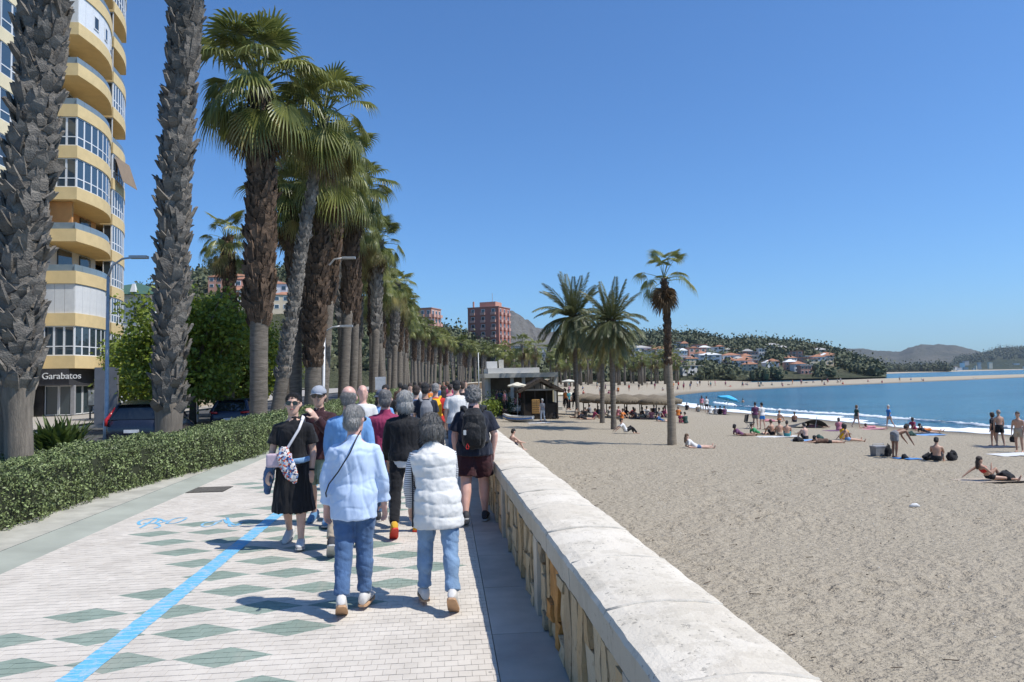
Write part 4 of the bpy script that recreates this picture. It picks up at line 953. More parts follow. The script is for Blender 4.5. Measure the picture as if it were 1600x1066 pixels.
# street lamps ------------------------------------------------------------------
STEEL = M('galvanised', (.42, .43, .44), .45, .12, 8, metal=.3)
def lamp(label, px, Y, top_y, arm_px, double=False, r0=.075):
    b = atY(px, 690, Y); zg = -.35; tp = atY(px+3, top_y, Y); ax = atY(arm_px[0], arm_px[1], Y); t = thing('street_lamp', label, 'street lamp', (b[0], b[1], zg), 0, 'street lamps along the road')
    h = tp[2]-zg; dx = ax[0]-b[0]; hz = ax[2]-zg
    MB().tube([(0, 0, 0), (0, 0, .9), (.0, 0, .95), (tp[0]-b[0], 0, h)], [r0*1.5, r0*1.45, r0, r0*.7], 10).build('pole', STEEL, t, True)
    MB().tube([(tp[0]-b[0], 0, h-.02), (tp[0]-b[0]+.12*dx, 0, h+.55*(hz-h)), (.45*dx, 0, hz-.06), (dx*.82, 0, hz)], [r0*.65, r0*.55, r0*.5, r0*.45], 8).build('arm', STEEL, t, True)
    MB().box((dx*.98, 0, hz), (.62, .26, .10)).build('lamp_head', STEEL, t)
    if double:
        MB().tube([(0, 0, h*.62), (.5, 0, h*.66), (.9, 0, h*.665)], .04, 8).build('lower_arm', STEEL, t, True); MB().box((1.15, 0, h*.665), (.6, .26, .10)).build('lamp_head', STEEL, t)
lamp('grey street lamp with curved arm in front of the yellow tower', 166, 27.5, 432, (218, 402))
lamp('street lamp half hidden by the palm trunks, two lamp heads', 505, 36, 432, (546, 403), True, .085)
# traffic lights
TLY = M('signal_yellow', (.62, .38, .02), .6, .1, 5)
for i, (px, lb) in enumerate(((309, 'yellow traffic signal on a post, left one beyond the parked cars'), (335, 'yellow traffic signal on a post, right one beyond the parked cars'))):
    b = atY(px, 640, 43); t = thing('traffic_light', lb, 'traffic light', (b[0], b[1], -.35), 0, 'traffic signals'); zz = atY(px, 608, 43)[2]+.35
    MB().tube([(0, 0, 0), (0, 0, zz-.4)], .06, 8).build('post', STEEL, t); MB().box((0, 0, zz), (.36, .3, .95)).build('signal_box', TLY, t)
    for k in range(3): MB().tube([(0, -.15, zz-.3+.3*k), (0, -.20, zz-.3+.3*k)], .11, 10).build('lens', M('lens_dark', (.05, .03, .02), .2), t)
# ------------------------------------------------------------------ FAR: hills, towns, far palms
def interp_px(ridge, x):
    return float(np.interp(x, [p[0] for p in ridge], [p[1] for p in ridge]))
HILLS = {}
def hill(name, ridge, Y, df, db, mat, rough=.06, nu=160, nv=26, z0=-1.6, seed=0, power=1.0):
    x0, x1 = ridge[0][0], ridge[-1][0]; mb = MB()
    def fn(u, v):
        x = x0+(x1-x0)*u; top = atY(x, interp_px(ridge, x), Y); hz = max(top[2], z0+.3)
        if v < .62:
            t = v/.62; yy = Y-df*(1-t); k = (math.sin(t*math.pi/2)**power)
        else:
            t = (v-.62)/.38; yy = Y+db*t; k = math.cos(t*math.pi/2)
        z = z0+(hz-z0)*k; n = mnoise.fractal((top[0]/(hz+8)*1.6, yy/(hz+8)*1.6, seed), 1.0, 2.0, 5); z += (hz-z0)*rough*n*(1 if v < .55 else .4)*min(1, 3*min(u, 1-u)+.05)*min(1, v*3)
        return (top[0]*yy/Y, yy, z)
    mb.grid(fn, nu, nv); mb.f = [tuple(reversed(f)) for f in mb.f]; HILLS[name] = fn
    return tag(mb.build(name, mat, None, True), kind='structure')
def hill_mat(name, a, b, c_, s):
    q = NT(name); g = q.n('NewGeometry'); n = q.noise(g.outputs['Position'], s, 6, .65); n2 = q.noise(g.outputs['Position'], s*7, 4, .6)
    c = q.ramp(n, [(.3, a), (.55, b), (.75, c_)]); c = q.mix(q.math('MULTIPLY', n2, .6), c, a); q.color(c); q.b.inputs['Roughness'].default_value = .95; q.b.inputs['Specular IOR Level'].default_value = .1
    q.bump(n2, .8, 1.0/s*.2); return q.m
H1 = hill_mat('headland_scrub', (.045, .055, .03), (.09, .09, .055), (.18, .155, .105), .03)
H2 = hill_mat('mountain_scrub', (.075, .08, .065), (.12, .115, .09), (.20, .175, .14), .006)
H3 = hill_mat('grey_mountain', (.10, .095, .08), (.17, .155, .13), (.24, .215, .185), .008)
hill('headland_hill', [(860, 560), (900, 545), (960, 537), (990, 533), (1045, 532), (1095, 535), (1130, 543), (1200, 543), (1245, 546), (1290, 553), (1330, 566), (1385, 583)], 700, 340, 300, H1, .05, seed=1)
hill('town_hill', [(120, 500), (220, 470), (300, 446), (335, 436), (380, 432), (440, 436), (480, 444), (560, 474), (640, 505), (760, 545), (820, 575)], 420, 190, 260, H1, .05, seed=2)
hill('rocky_mountain', [(640, 560), (700, 535), (760, 512), (790, 493), (800, 490), (815, 497), (835, 513), (860, 520), (900, 534), (960, 547), (1010, 556), (1060, 566)], 2700, 900, 900, H3, .07, seed=3)
hill('distant_hills', [(1040, 560), (1100, 546), (1130, 536), (1160, 531.5), (1200, 535), (1235, 537), (1270, 544), (1310, 546.5), (1350, 546), (1365, 549), (1405, 551), (1425, 543), (1440, 540), (1490, 540.5), (1510, 545), (1545, 554), (1600, 556), (1750, 550), (1900, 545)], 3900, 1500, 900, H2, .05, seed=4, nu=220)
hill('wooded_point', [(1485, 566), (1520, 560), (1545, 555), (1560, 551), (1600, 547.5), (1700, 540), (1850, 536)], 2600, 500, 500, hill_mat('point_scrub', (.03, .042, .022), (.055, .065, .035), (.12, .11, .07), .012), .05, seed=5)
# trees on the slopes, reading as one mass
WOOD = leaf_material('far_tree_leaf', (.032, .044, .018), (.115, .125, .055), .7, 0)
def wood(name, label, fn, n, size, seed, vr=(.05, .62), ur=(.02, .98), leaves=30, clear=()):
    g_ = np.random.default_rng(seed); P = []; mb = MB()
    for i in range(n):
        u, v = g_.uniform(*ur), g_.uniform(*vr); p = np.array(fn(u, v)); s = size*g_.uniform(.6, 1.4)
        if mnoise.noise((p[0]*.02, p[1]*.02, seed)) < -.5: continue
        if any(abs(p[0]*hy/p[1]-hx) < hw and p[1] < hy+3 and p[1] > hy-34 for hx, hy, hw in clear): continue
        mb.ball((p[0], p[1], p[2]+s*.36), (s*.27, s*.27, s*.34*g_.uniform(.8, 1.5)), 5, 4)
        P.append(np.concatenate([p+[0, 0, s*.5]+g_.normal(size=(leaves, 3))*[s*.32, s*.32, s*.30]]))
    v, f = leaf_cloud(np.concatenate(P), size*.30, g_, .75); v = np.concatenate([np.array(mb.v), v]); F = [list(q_) for q_ in mb.f]+(f+len(mb.v)).tolist()
    return tag(ob(name, mesh_np(name, v, F), WOOD), label, 'trees', kind='stuff')
wood('shore_wood', 'distant dark tree belt along the far shore', lambda u, v: (lambda p: (p[0], p[1]+v*60, -1.2))(atY(1390+u*105, 580, 1150)), 260, 11, 3, (0, 1), (0, 1))
wood('point_wood', 'trees on the far wooded point at the right edge', HILLS['wooded_point'], 500, 16, 4, (.2, .62))
wood('hotel_wood', 'dark trees in front of the hotel across the bay', lambda u, v: (lambda p: (p[0], p[1]+v*50, -1.1))(atY(1150+u*190, 590, 520)), 300, 8, 5, (0, 1), (0, 1))
wood('kiosk_backdrop_wood', 'mixed green trees far behind the beach restaurant', lambda u, v: (lambda p: (p[0], p[1]+v*40, -.9))(atY(800+u*240, 590, 330)), 190, 7.5, 6, (0, 1), (0, 1))
# houses
ROOFT = M('terracotta_roof', (.36, .17, .10), .9, .2, .5); PINKW = M('pink_wall', (.50, .27, .20), .9, .08, .3); OCHW = M('ochre_wall', (.60, .50, .36), .9, .1, .3); GREYW = M('grey_wall', (.42, .40, .37), .9, .1, .3)
def house(fn, u, v, w, d, h, wall, roof, label, group, rz=0.0, hip=1.6, floors=2, n=3):
    p = fn(u, v); return block('hill_house', label, p[0], p[1], w*1.0, d*1.0, h*1.05, p[2]-.3, wall, roof, floors, {'front': n}, rz, group, hip=hip, cat='house', overhang=.4)
rh = random.Random(3); fn = HILLS['headland_hill']
def uv_for(ridge_x0, ridge_x1, px): return (px-ridge_x0)/(ridge_x1-ridge_x0)
def find_v(fn, u, py):
    best = None
    for k in range(2, 62):
        p = np.array(fn(u, k/100)); v_ = p-_C; y = 533-FPX*(v_@_U)/(v_@_F)
        if best is None or abs(y-py) < best[0]: best = (abs(y-py), k/100)
    return best[1]
HH = [(1010, 548, 11, 5), (1060, 540, 12, 5), (1082, 556, 15, 7), (1100, 550, 10, 5), (1118, 551, 14, 6), (1108, 562, 16, 5), (1140, 566, 13, 6), (1158, 572, 13, 5), (1012, 560, 12, 5), (990, 564, 10, 5), (1072, 580, 15, 5), (1092, 548, 12, 6), (1130, 553, 11, 5), (1170, 576, 10, 4), (1240, 556, 13, 5), (1262, 549, 12, 5), (1280, 553, 12, 5), (1205, 545, 14, 5), (1222, 547, 11, 4), (1290, 560, 12, 5), (1180, 560, 11, 4), (1030, 552, 10, 5), (1000, 553, 14, 6)]
HH += [(rh.uniform(965, 1300), 0, rh.uniform(6, 10), rh.uniform(3.5, 5.5)) for _ in range(52)]
HH = [(a, b if b else interp_px([(960, 541), (1095, 541), (1200, 548), (1300, 558)], a)+rh.uniform(2, 28), c_, d_) for a, b, c_, d_ in HH]
for i, (px, py, w, h) in enumerate(HH):
    u = uv_for(860, 1385, px); house(fn, u, find_v(fn, u, py+3), w*.85, w*.7, h*.85, rh.choice([WHITEW, WHITEW, OCHW, PINKW]), rh.choice([ROOFT, WHITEW, ROOFT, GREYW]), 'small pale house among the trees on the headland hill', 'houses on the headland hill', rh.uniform(-.5, .3), rh.choice([0, 1.6]))
fn = HILLS['town_hill']
for i, (px, py, w, h) in enumerate([(372, 452, 11, 6), (388, 462, 12, 7), (418, 455, 10, 6), (432, 470, 11, 7), (376, 474, 10, 6), (345, 448, 9, 5), (445, 480, 10, 6), (400, 446, 9, 5)]):
    u = uv_for(120, 820, px); house(fn, u, find_v(fn, u, py+4), w, w*.8, h, [OCHW, PINKW, OCHW, WHITEW][i % 4], ROOFT, 'pale house with terracotta roof on the hill behind the street', 'houses on the town hill', rh.uniform(-.3, .3))
CLR = [(o.location.x, o.location.y, 6) for o in bpy.data.objects if o.name.startswith('hill_house')]
wood('hillside_wood', 'dark trees covering the headland hill across the bay', HILLS['headland_hill'], 2900, 6.6, 1, (0, .62), leaves=26, clear=CLR)
wood('town_hill_wood', 'trees on the hill behind the street at the left', HILLS['town_hill'], 900, 5.0, 2, leaves=24, clear=CLR)
p = atY(1222, 575, 560); block('beach_hotel', 'long grey-brown hotel block across the bay below the headland', p[0], p[1], 27, 14, 11.2, -1.2, M('hotel_wall', (.33, .28, .23), .9, .1, .3), GREYW, 5, {'front': 9, 'left': 2}, R(-8))
p = atY(1300, 584, 900); block('white_apartments', 'white apartment block with vertical bays on the far shore', p[0], p[1], 31, 15, 14.5, -1.2, WHITEW, WHITEW, 5, {'front': 10}, R(-10), wfrac=.4)
p = atY(1015, 540, 640); block('hilltop_hotel', 'grey block on top of the headland behind the date palms', atY(1000, 540, 690)[0], 690, 26, 12, 8, 28.5, GREYW, GREYW, 2, {'front': 8}, 0)
for i in range(70):
    px = rh.uniform(1375, 1640); Y = rh.uniform(1900, 2500) if px > 1500 else rh.uniform(1500, 2200); p = atY(px, 575, Y); s = rh.choice([8, 11, 15]); hh = rh.choice([5, 7, 10]) 
    t = thing('town_house', 'tiny pale building of the far shore town', 'house', (p[0], p[1], -1.5+rh.uniform(0, 34)*(Y-1500)/1000), rh.uniform(-.4, .4), 'buildings of the far shore town')
    MB().box((0, 0, hh/2-6), (s, s*.7, hh+12)).build('wall', rh.choice([WHITEW, OCHW, WHITEW, GREYW]), t); MB().box((0, 0, hh+.4), (s+1, s*.7+1, .8)).build('roof', rh.choice([ROOFT, GREYW]), t)
# pink tower
p = atY(765, 540, 377); z0 = -1.0
pk = block('pink_tower', 'red-pink apartment tower rising behind the palm row', p[0], p[1], 17.5, 15, 39, z0, M('tower_pink', (.39, .165, .125), .9, .06, .3), PINKW, 10, {'front': 3, 'right': 3}, R(-28), wfrac=.34, balcony=M('balcony_pink', (.56, .33, .26), .9, .05, .3), overhang=.3)
MB().box((1, 0, 40.6), (9, 8, 3.0)).build('roof_house', PINKW, pk); MB().tube([(2, 0, 41), (2, 0, 47)], .15, 5).build('mast', STEEL, pk); MB().tube([(-6.5, -5, 39), (-6.5, -5, 42.5)], .5, 6).build('chimney', PINKW, pk)
p = atY(668, 500, 300); block('pink_block', 'smaller pink apartment block half hidden behind the palm crowns', p[0], p[1], 8, 9, 31.5, -1, PINKW, PINKW, 9, {'front': 3, 'right': 3}, R(-25), balcony=MATS['balcony_pink'])
for i, (px, py, Y, w, h, wl, lb) in enumerate([(812, 536, 520, 18, 25, 'grey_wall', 'blue-grey block behind the palms left of the date palm'), (838, 540, 560, 17, 25, 'white_wall', 'pale block behind the tall date palm'), (822, 548, 430, 16, 15, 'ochre_wall', 'low ochre house below the blue-grey block'), (866, 546, 520, 20, 20, 'grey_wall', 'grey block seen through the date palm fronds'), (790, 552, 400, 12, 13, 'pink_wall', 'low pink house right of the pink tower')]):
    p = atY(px, py, Y); block('town_block', lb, p[0], Y, w, 12, h, -1, MATS[wl], GREYW if i != 2 else ROOFT, max(2, int(h/4)), {'front': 5}, R(-6), 'town blocks beyond the restaurant')
# far palms along the bay
rp2 = random.Random(8); FPM = []
def far_palm_mesh(v):
    a = MB().tube([(0, 0, -.5), (.1*v, 0, 4), (.15*v, .1, 8.2)], [.36, .28, .30], 6).mesh('trunk', True)
    return a
fpa = [far_palm_mesh(v) for v in (-1, 0, 1)]
CR2 = [crown_mesh(80+k, 24, 6) for k in range(3)]
def far_palm(px, Y, h, label, group, i):
    p = atY(px, 590, Y); z = float(sand_z(p[None, :2])[0]); t = thing('fan_palm', label, 'palm tree', (p[0], p[1], z), 0, group); k = h/8.2; v = i % 3
    ob('trunk', fpa[v], BARK_RING, t, scale=(1, 1, k)); ob('crown', CR2[v], None, t, (.15*(v-1), .1, h), (0, 0, i*1.9), rp2.uniform(1.2, 1.6))
for i in range(62):
    px = rp2.uniform(905, 1065) if i < 44 else rp2.uniform(1065, 1195); Y = rp2.uniform(215, 300) if px < 1065 else rp2.uniform(290, 400)
    q_ = atY(px, 590, Y)
    if float(sea_dist(q_[None, :2])[0]) < 22: continue
    far_palm(px, Y, rp2.uniform(7.5, 11.5), 'distant fan palm in the grove along the bay', 'distant palms along the bay', i)
for i in range(22):
    px = rp2.uniform(775, 905); Y = rp2.uniform(150, 260); far_palm(px, Y, rp2.uniform(7, 11), 'palm in the mass of trees behind the beach restaurant', 'palms behind the beach restaurant', i)
# ------------------------------------------------------------------ PEOPLE
WORK = bpy.data.scenes.new('modelling'); VL = WORK.view_layers[0]     # scratch scene for remeshing, removed at the end
def voxel(mb, vox, smooth=3, fac=.5):
    me = mb.mesh('tmp'); o = bpy.data.objects.new('tmp', me); WORK.collection.objects.link(o)
    m_ = o.modifiers.new('r', 'REMESH'); m_.mode = 'VOXEL'; m_.voxel_size = vox; m_.adaptivity = 0
    if smooth: s_ = o.modifiers.new('s', 'SMOOTH'); s_.iterations = smooth; s_.factor = fac
    VL.update(); dg_ = VL.depsgraph; out = bpy.data.meshes.new_from_object(o.evaluated_get(dg_)); bpy.data.objects.remove(o); bpy.data.meshes.remove(me)
    out.polygons.foreach_set('use_smooth', [True]*len(out.polygons)); return out
def displace(me, fn):
    n = len(me.vertices); co = np.empty(n*3); me.vertices.foreach_get('co', co); nr_ = np.empty(n*3); me.vertices.foreach_get('normal', nr_); co = co.reshape(-1, 3); nr_ = nr_.reshape(-1, 3)
    d = np.array([fn(c) for c in co]); co = co+nr_*d[:, None]; me.vertices.foreach_set('co', co.ravel()); me.update()
def folds(me, amp, f=(14, 14, 4), seed=0.0, amp2=None):
    displace(me, lambda c: amp*mnoise.noise((c[0]*f[0]+seed, c[1]*f[1], c[2]*f[2]))+(amp2 or amp*.45)*mnoise.noise((c[0]*f[0]*2.3, c[1]*f[1]*2.3+seed, c[2]*f[2]*2.6)))
def vec(a, o, sg): return Vector((sg*math.sin(o), math.sin(a)*math.cos(o), -math.cos(a)*math.cos(o)))
def skeleton(h, pose):
    s = h/1.76; J = {}; p = dict(lean=4, side=0, head=0, hyaw=0, legL=(8, 3, 5), legR=(-8, 3, 10), armL=(-8, 8, 15, 0), armR=(8, 8, 15, 0)); p.update(pose)
    ln, sd_ = R(p['lean']), R(p['side']); up = Vector((math.sin(sd_), math.sin(ln)*math.cos(sd_), math.cos(ln)*math.cos(sd_))); J['up'] = up
    fw = Vector((0, math.cos(ln), -math.sin(ln))); J['fw'] = fw; J['sx'] = Vector((1, 0, 0))
    pel = Vector((0, 0, .95*s)); J['pel'] = pel; J['neck'] = pel+up*.53*s; hp = R(p['lean']*.6+p['head']); hu = Vector((math.sin(sd_)*.5, math.sin(hp), math.cos(hp))); J['hu'] = hu
    J['head'] = J['neck']+hu*.165*s; J['s'] = s
    for nme, sg in (('L', -1), ('R', 1)):
        a, o, fl = [R(x) for x in p['leg'+nme][:3]]; hip = pel+Vector((sg*.092*s, 0, -.03*s)); d = vec(a, o, sg); k = hip+d*.44*s; d2 = vec(a-fl, o*.4, sg); an = k+d2*.42*s
        J['hip'+nme], J['knee'+nme], J['ank'+nme] = hip, k, an; fp = R(p['leg'+nme][3]) if len(p['leg'+nme]) > 3 else max(-1.1, min(.35, (a-fl)*.8)); J['foot'+nme] = Vector((sg*.14, math.cos(fp), math.sin(fp))).normalized()
        a, o, fl, inn = [R(x) for x in p['arm'+nme][:4]]; sh_ = pel+up*.435*s+Vector((sg*.178*s, 0, 0)); d = vec(a, o, sg); el = sh_+d*.29*s; d2 = vec(a+fl, -inn, sg); wr = el+d2*.25*s
        J['sh'+nme], J['el'+nme], J['wr'+nme], J['hd'+nme] = sh_, el, wr, d2
    return J
def head_mb(mb, J, w=1.0, detail=True):
    s = J['s']*1.08; c = J['head']; u = J['hu']; yw = J.get('yaw', 0.0); f = Vector((-math.sin(yw), math.cos(yw), 0)); f = (f-u*f.dot(u)).normalized(); x = f.cross(u); J['hf'], J['hx'] = f, x
    # skull lofted from chin to crown: (height, half width, half depth, forward shift)
    prof = [(-.118, .020, .022, .050), (-.108, .040, .040, .040), (-.085, .056, .060, .024), (-.05, .066, .080, .010), (-.01, .072, .092, .0), (.03, .075, .097, -.004), (.065, .070, .092, -.008), (.093, .054, .072, -.012), (.112, .028, .038, -.014), (.117, .008, .01, -.014)]
    n = 14; V = []
    for z, a, b, sh_ in prof:
        for j in range(n):
            t = 2*math.pi*j/n; V.append(c+u*z*s+x*(a*s*math.cos(t))+f*((b*math.sin(t)+sh_)*s))
    F = [(i*n+j, i*n+(j+1) % n, (i+1)*n+(j+1) % n, (i+1)*n+j) for i in range(len(prof)-1) for j in range(n)]+[tuple(range(n-1, -1, -1)), tuple((len(prof)-1)*n+j for j in range(n))]
    mb.add(V, F)
    if detail:
        nb_ = c+f*.088*s; mb.tube([nb_+u*.028*s, nb_+u*.005*s+f*.010*s, nb_-u*.020*s+f*.018*s, nb_-u*.032*s+f*.006*s], [.008*s, .011*s, .015*s, .012*s], 6)
        mb.tube([c+f*.078*s-u*.058*s-x*.022*s, c+f*.089*s-u*.058*s, c+f*.078*s-u*.058*s+x*.022*s], [.006*s, .010*s, .006*s], 6)
        mb.tube([c+f*.080*s+u*.034*s-x*.045*s, c+f*.094*s+u*.036*s, c+f*.080*s+u*.034*s+x*.045*s], [.008*s, .010*s, .008*s], 6)
        for sg in (-1, 1): mb.tube([c+x*sg*.070*s-u*.03*s, c+x*sg*.080*s-u*.01*s-f*.008*s, c+x*sg*.080*s+u*.018*s-f*.012*s], [(.012*s, .018*s), (.012*s, .024*s), (.010*s, .014*s)], 6)
    mb.tube([J['neck']-J['up']*.05*s, J['neck']+J['hu']*.04*s, c-u*.07*s-f*.012*s], [.062*s*w, .054*s*w, .052*s], 10)
def hand_mb(mb, J, n, sg, curl=.5):
    s = J['s']*1.12; w = J['wr'+n]; d = J['hd'+n].normalized(); v = Vector((-.62*sg, .78, 0)); v = v-d*v.dot(d); v = v.normalized() if v.length > .3 else Vector((0, 0, 1)); nn = d.cross(v)*(1 if sg > 0 else -1)  # nn: toward the body for a hanging arm
    if nn.x*sg > 0: nn = -nn
    mb.tube([w-d*.02*s, w+d*.03*s, w+d*.085*s], [(.026*s, .020*s), (.040*s, .017*s), (.040*s, .014*s)], 8, True, v)
    for i, (o, L) in enumerate(((.030, .072), (.011, .082), (-.009, .077), (-.028, .060))):
        p = w+d*.078*s+v*o*s; q_ = p+(d+nn*.35*curl).normalized()*L*.5*s; r_ = q_+(d*.75+nn*(.5+.6*curl)).normalized()*L*.5*s; mb.tube([p, q_, r_], [.0095*s, .009*s, .0075*s], 6)
    p = w+d*.025*s+v*.032*s; mb.tube([p, p+(d*.55+v*.75+nn*.2).normalized()*.04*s, p+(d*.9+v*.65+nn*.35).normalized()*.075*s], [.012*s, .0105*s, .009*s], 6)
TOR = [(-.09, .10, .085), (-.03, .155, .115), (.03, .162, .115), (.12, .140, .100), (.20, .140, .100), (.30, .155, .112), (.38, .165, .112), (.435, .168, .095), (.47, .135, .080), (.50, .085, .066), (.53, .06, .058)]
def torso(mb, J, t0, t1, ease=0.0, w=1.0, belly=0.0, extra=None, n=14, fl=0.0):
    s = J['s']; pts, rad = [], []; ts = [t for t, _, _ in TOR if t0 < t < t1]; ts = [t0]+ts+[t1]
    for t in ts:
        a = np.interp(t, [q_[0] for q_ in TOR], [q_[1] for q_ in TOR]); b = np.interp(t, [q_[0] for q_ in TOR], [q_[2] for q_ in TOR])
        if t < -.03: a, b = .155, .115
        g = max(0, (.10-t))*fl; wf = w if t < .40 else 1+(w-1)*.5; e_ = ease if t < .47 else ease*.4
        pts.append((J['pel']+J['up']*t*s) if t > -.03 else J['pel']+J['up']*(-.03)*s+Vector((0, 0, (t+.03)*s))); rad.append(((a*wf+e_+g)*s, (b*wf+e_+g+(belly*math.exp(-((t-.1)/.13)**2)))*s))
    mb.tube(pts, rad, n, True, (1, 0, 0)); 
def arm(mb, J, n, u=1.0, ease=0.0, w=1.0, start=True, cuff=0.0):
    """tube from the shoulder to fraction u (1 = elbow, 2 = wrist)"""
    s = J['s']; S, E, W_ = J['sh'+n], J['el'+n], J['wr'+n]; inner = J['pel']+J['up']*.40*s; P = [S.lerp(inner, .62), S.lerp(inner, .26)+Vector((0, 0, -.004*s)), S.lerp(inner, .03)+(E-S)*.07, S.lerp(E, .32), S.lerp(E, .7)]; rr = [.044*w, .050*w, .052*w, .049*w, .045*w]
    if u <= 1: P = P[:4]+[S.lerp(E, max(u, .4))]; rr = rr[:4]+[.046*w+cuff]
    else:
        P += [E]+[E.lerp(W_, t) for t in (.3, .6, 1.0) if t <= (u-1)+.01]; rr += [.040*w]+[q_ for q_, t in ((.042*w, .3), (.035*w, .6), (.027*w, 1.0)) if t <= (u-1)+.01]
        if u < 2: P.append(E.lerp(W_, u-1)); rr.append(.036*w+cuff)
        else: rr[-1] += cuff
    mb.tube(P, [(q_+ease)*s for q_ in rr], 10)
def leg(mb, J, n, u=2.0, ease=0.0, w=1.0, cuff=0.0):
    s = J['s']; H, K, A = J['hip'+n], J['knee'+n], J['ank'+n]; P = [H+Vector((0, 0, .03*s)), H.lerp(K, .25), H.lerp(K, .6)]; rr = [.088*w, .086*w, .070*w]
    if u <= 1: P = P[:2]+[H.lerp(K, u*.7), H.lerp(K, u)]; rr = rr[:2]+[.080*w+cuff*.5, .072*w+cuff]
    else:
        L = [(0.0, .056), (.28, .058), (.6, .045), (.92, .036), (1.0, .036)]
        for t, q_ in L:
            if t <= u-1+.01: P.append(K.lerp(A, t)); rr.append(q_*w if t < .7 else q_+(cuff if u-1-t < .15 else cuff*.6))
        if 1 < u < 1.6: P.append(K.lerp(A, u-1)); rr.append(.05*w+cuff)
        elif 1.6 <= u < 1.92: P.append(K.lerp(A, u-1)); rr.append(.038+cuff)
    mb.tube(P, [(q_+ease)*s for q_ in rr], 12)
def foot(mb, J, n, grow=0.0):
    s = J['s']; A = J['ank'+n]; d = J['foot'+n]; dn = Vector((0, 0, -1)); dn = (dn-d*dn.dot(d)).normalized(); b = A+dn*.045*s
    mb.tube([b-d*.065*s, b-d*.045*s, b+d*.01*s, b+d*.09*s+dn*.010*s, b+d*.15*s+dn*.016*s, b+d*.185*s+dn*.020*s], [(.018*s+grow, .02*s+grow), (.036*s+grow, .036*s+grow), (.040*s+grow, .042*s+grow), (.046*s+grow, .030*s+grow), (.043*s+grow, .022*s+grow), (.018*s+grow, .012*s+grow)], 10, True, d.cross(dn))
SKIN = {}
def skin(tone):
    c = {'light': (.62, .39, .29), 'tan': (.48, .28, .19), 'pink': (.68, .40, .32), 'brown': (.25, .125, .075)}[tone]
    if tone not in SKIN:
        q = NT('skin_'+tone); tc = q.n('TexCoord'); n = q.noise(tc.outputs['Object'], 9, 4); q.color(q.ramp(n, [(.3, sc3(c, .88)), (.7, sc3(c, 1.1))])); q.b.inputs['Roughness'].default_value = .5
        q.b.inputs['Subsurface Weight'].default_value = .12; q.b.inputs['Subsurface Radius'].default_value = (.02, .008, .005); q.bump(q.noise(tc.outputs['Object'], 160, 2), .15, .002); SKIN[tone] = q.m
    return SKIN[tone]
def cloth(name, col, rough=.85, var=.10, bump=.35, bs=18, stretch=None):
    key = 'cloth_'+name
    if key in MATS: return MATS[key]
    q = NT(key); tc = q.n('TexCoord'); v = tc.outputs['Object']; n = q.noise(v, 7, 4); q.color(q.ramp(n, [(.3, sc3(col, 1-var)), (.7, sc3(col, 1+var))])); q.b.inputs['Roughness'].default_value = rough; q.b.inputs['Specular IOR Level'].default_value = .25
    q.b.inputs['Sheen Weight'].default_value = .15
    b = q.bump(q.noise(q.mapped(v, stretch or (1, 1, .45)), bs, 4, .6), bump, .03); q.bump(q.noise(v, 400, 2), .15, .002, b); MATS[key] = q.m; return q.m
HAIRC = {'grey': (.43, .41, .38), 'darkgrey': (.21, .20, .185), 'brown': (.045, .027, .018), 'black': (.014, .012, .011), 'lightbrown': (.13, .075, .04), 'silver': (.50, .485, .455), 'salt': (.29, .275, .26)}
def hair_mat(k):
    key = 'hair_'+k
    if key in MATS: return MATS[key]
    c = HAIRC[k]; q = NT(key); tc = q.n('TexCoord'); v = q.mapped(tc.outputs['Object'], (1, 1, .16)); n = q.noise(v, 130, 4, .7); n2 = q.noise(tc.outputs['Object'], 11, 3)
    dk = .28 if k in ('darkgrey', 'salt') else .5; c1 = q.ramp(n, [(.34, sc3(c, dk)), (.66, sc3(c, 1.65))]); q.color(q.mix(q.math('MULTIPLY', n2, .5), c1, sc3(c, .75))); q.b.inputs['Roughness'].default_value = .55; q.bump(n, 1.0, .02); MATS[key] = q.m; return q.m
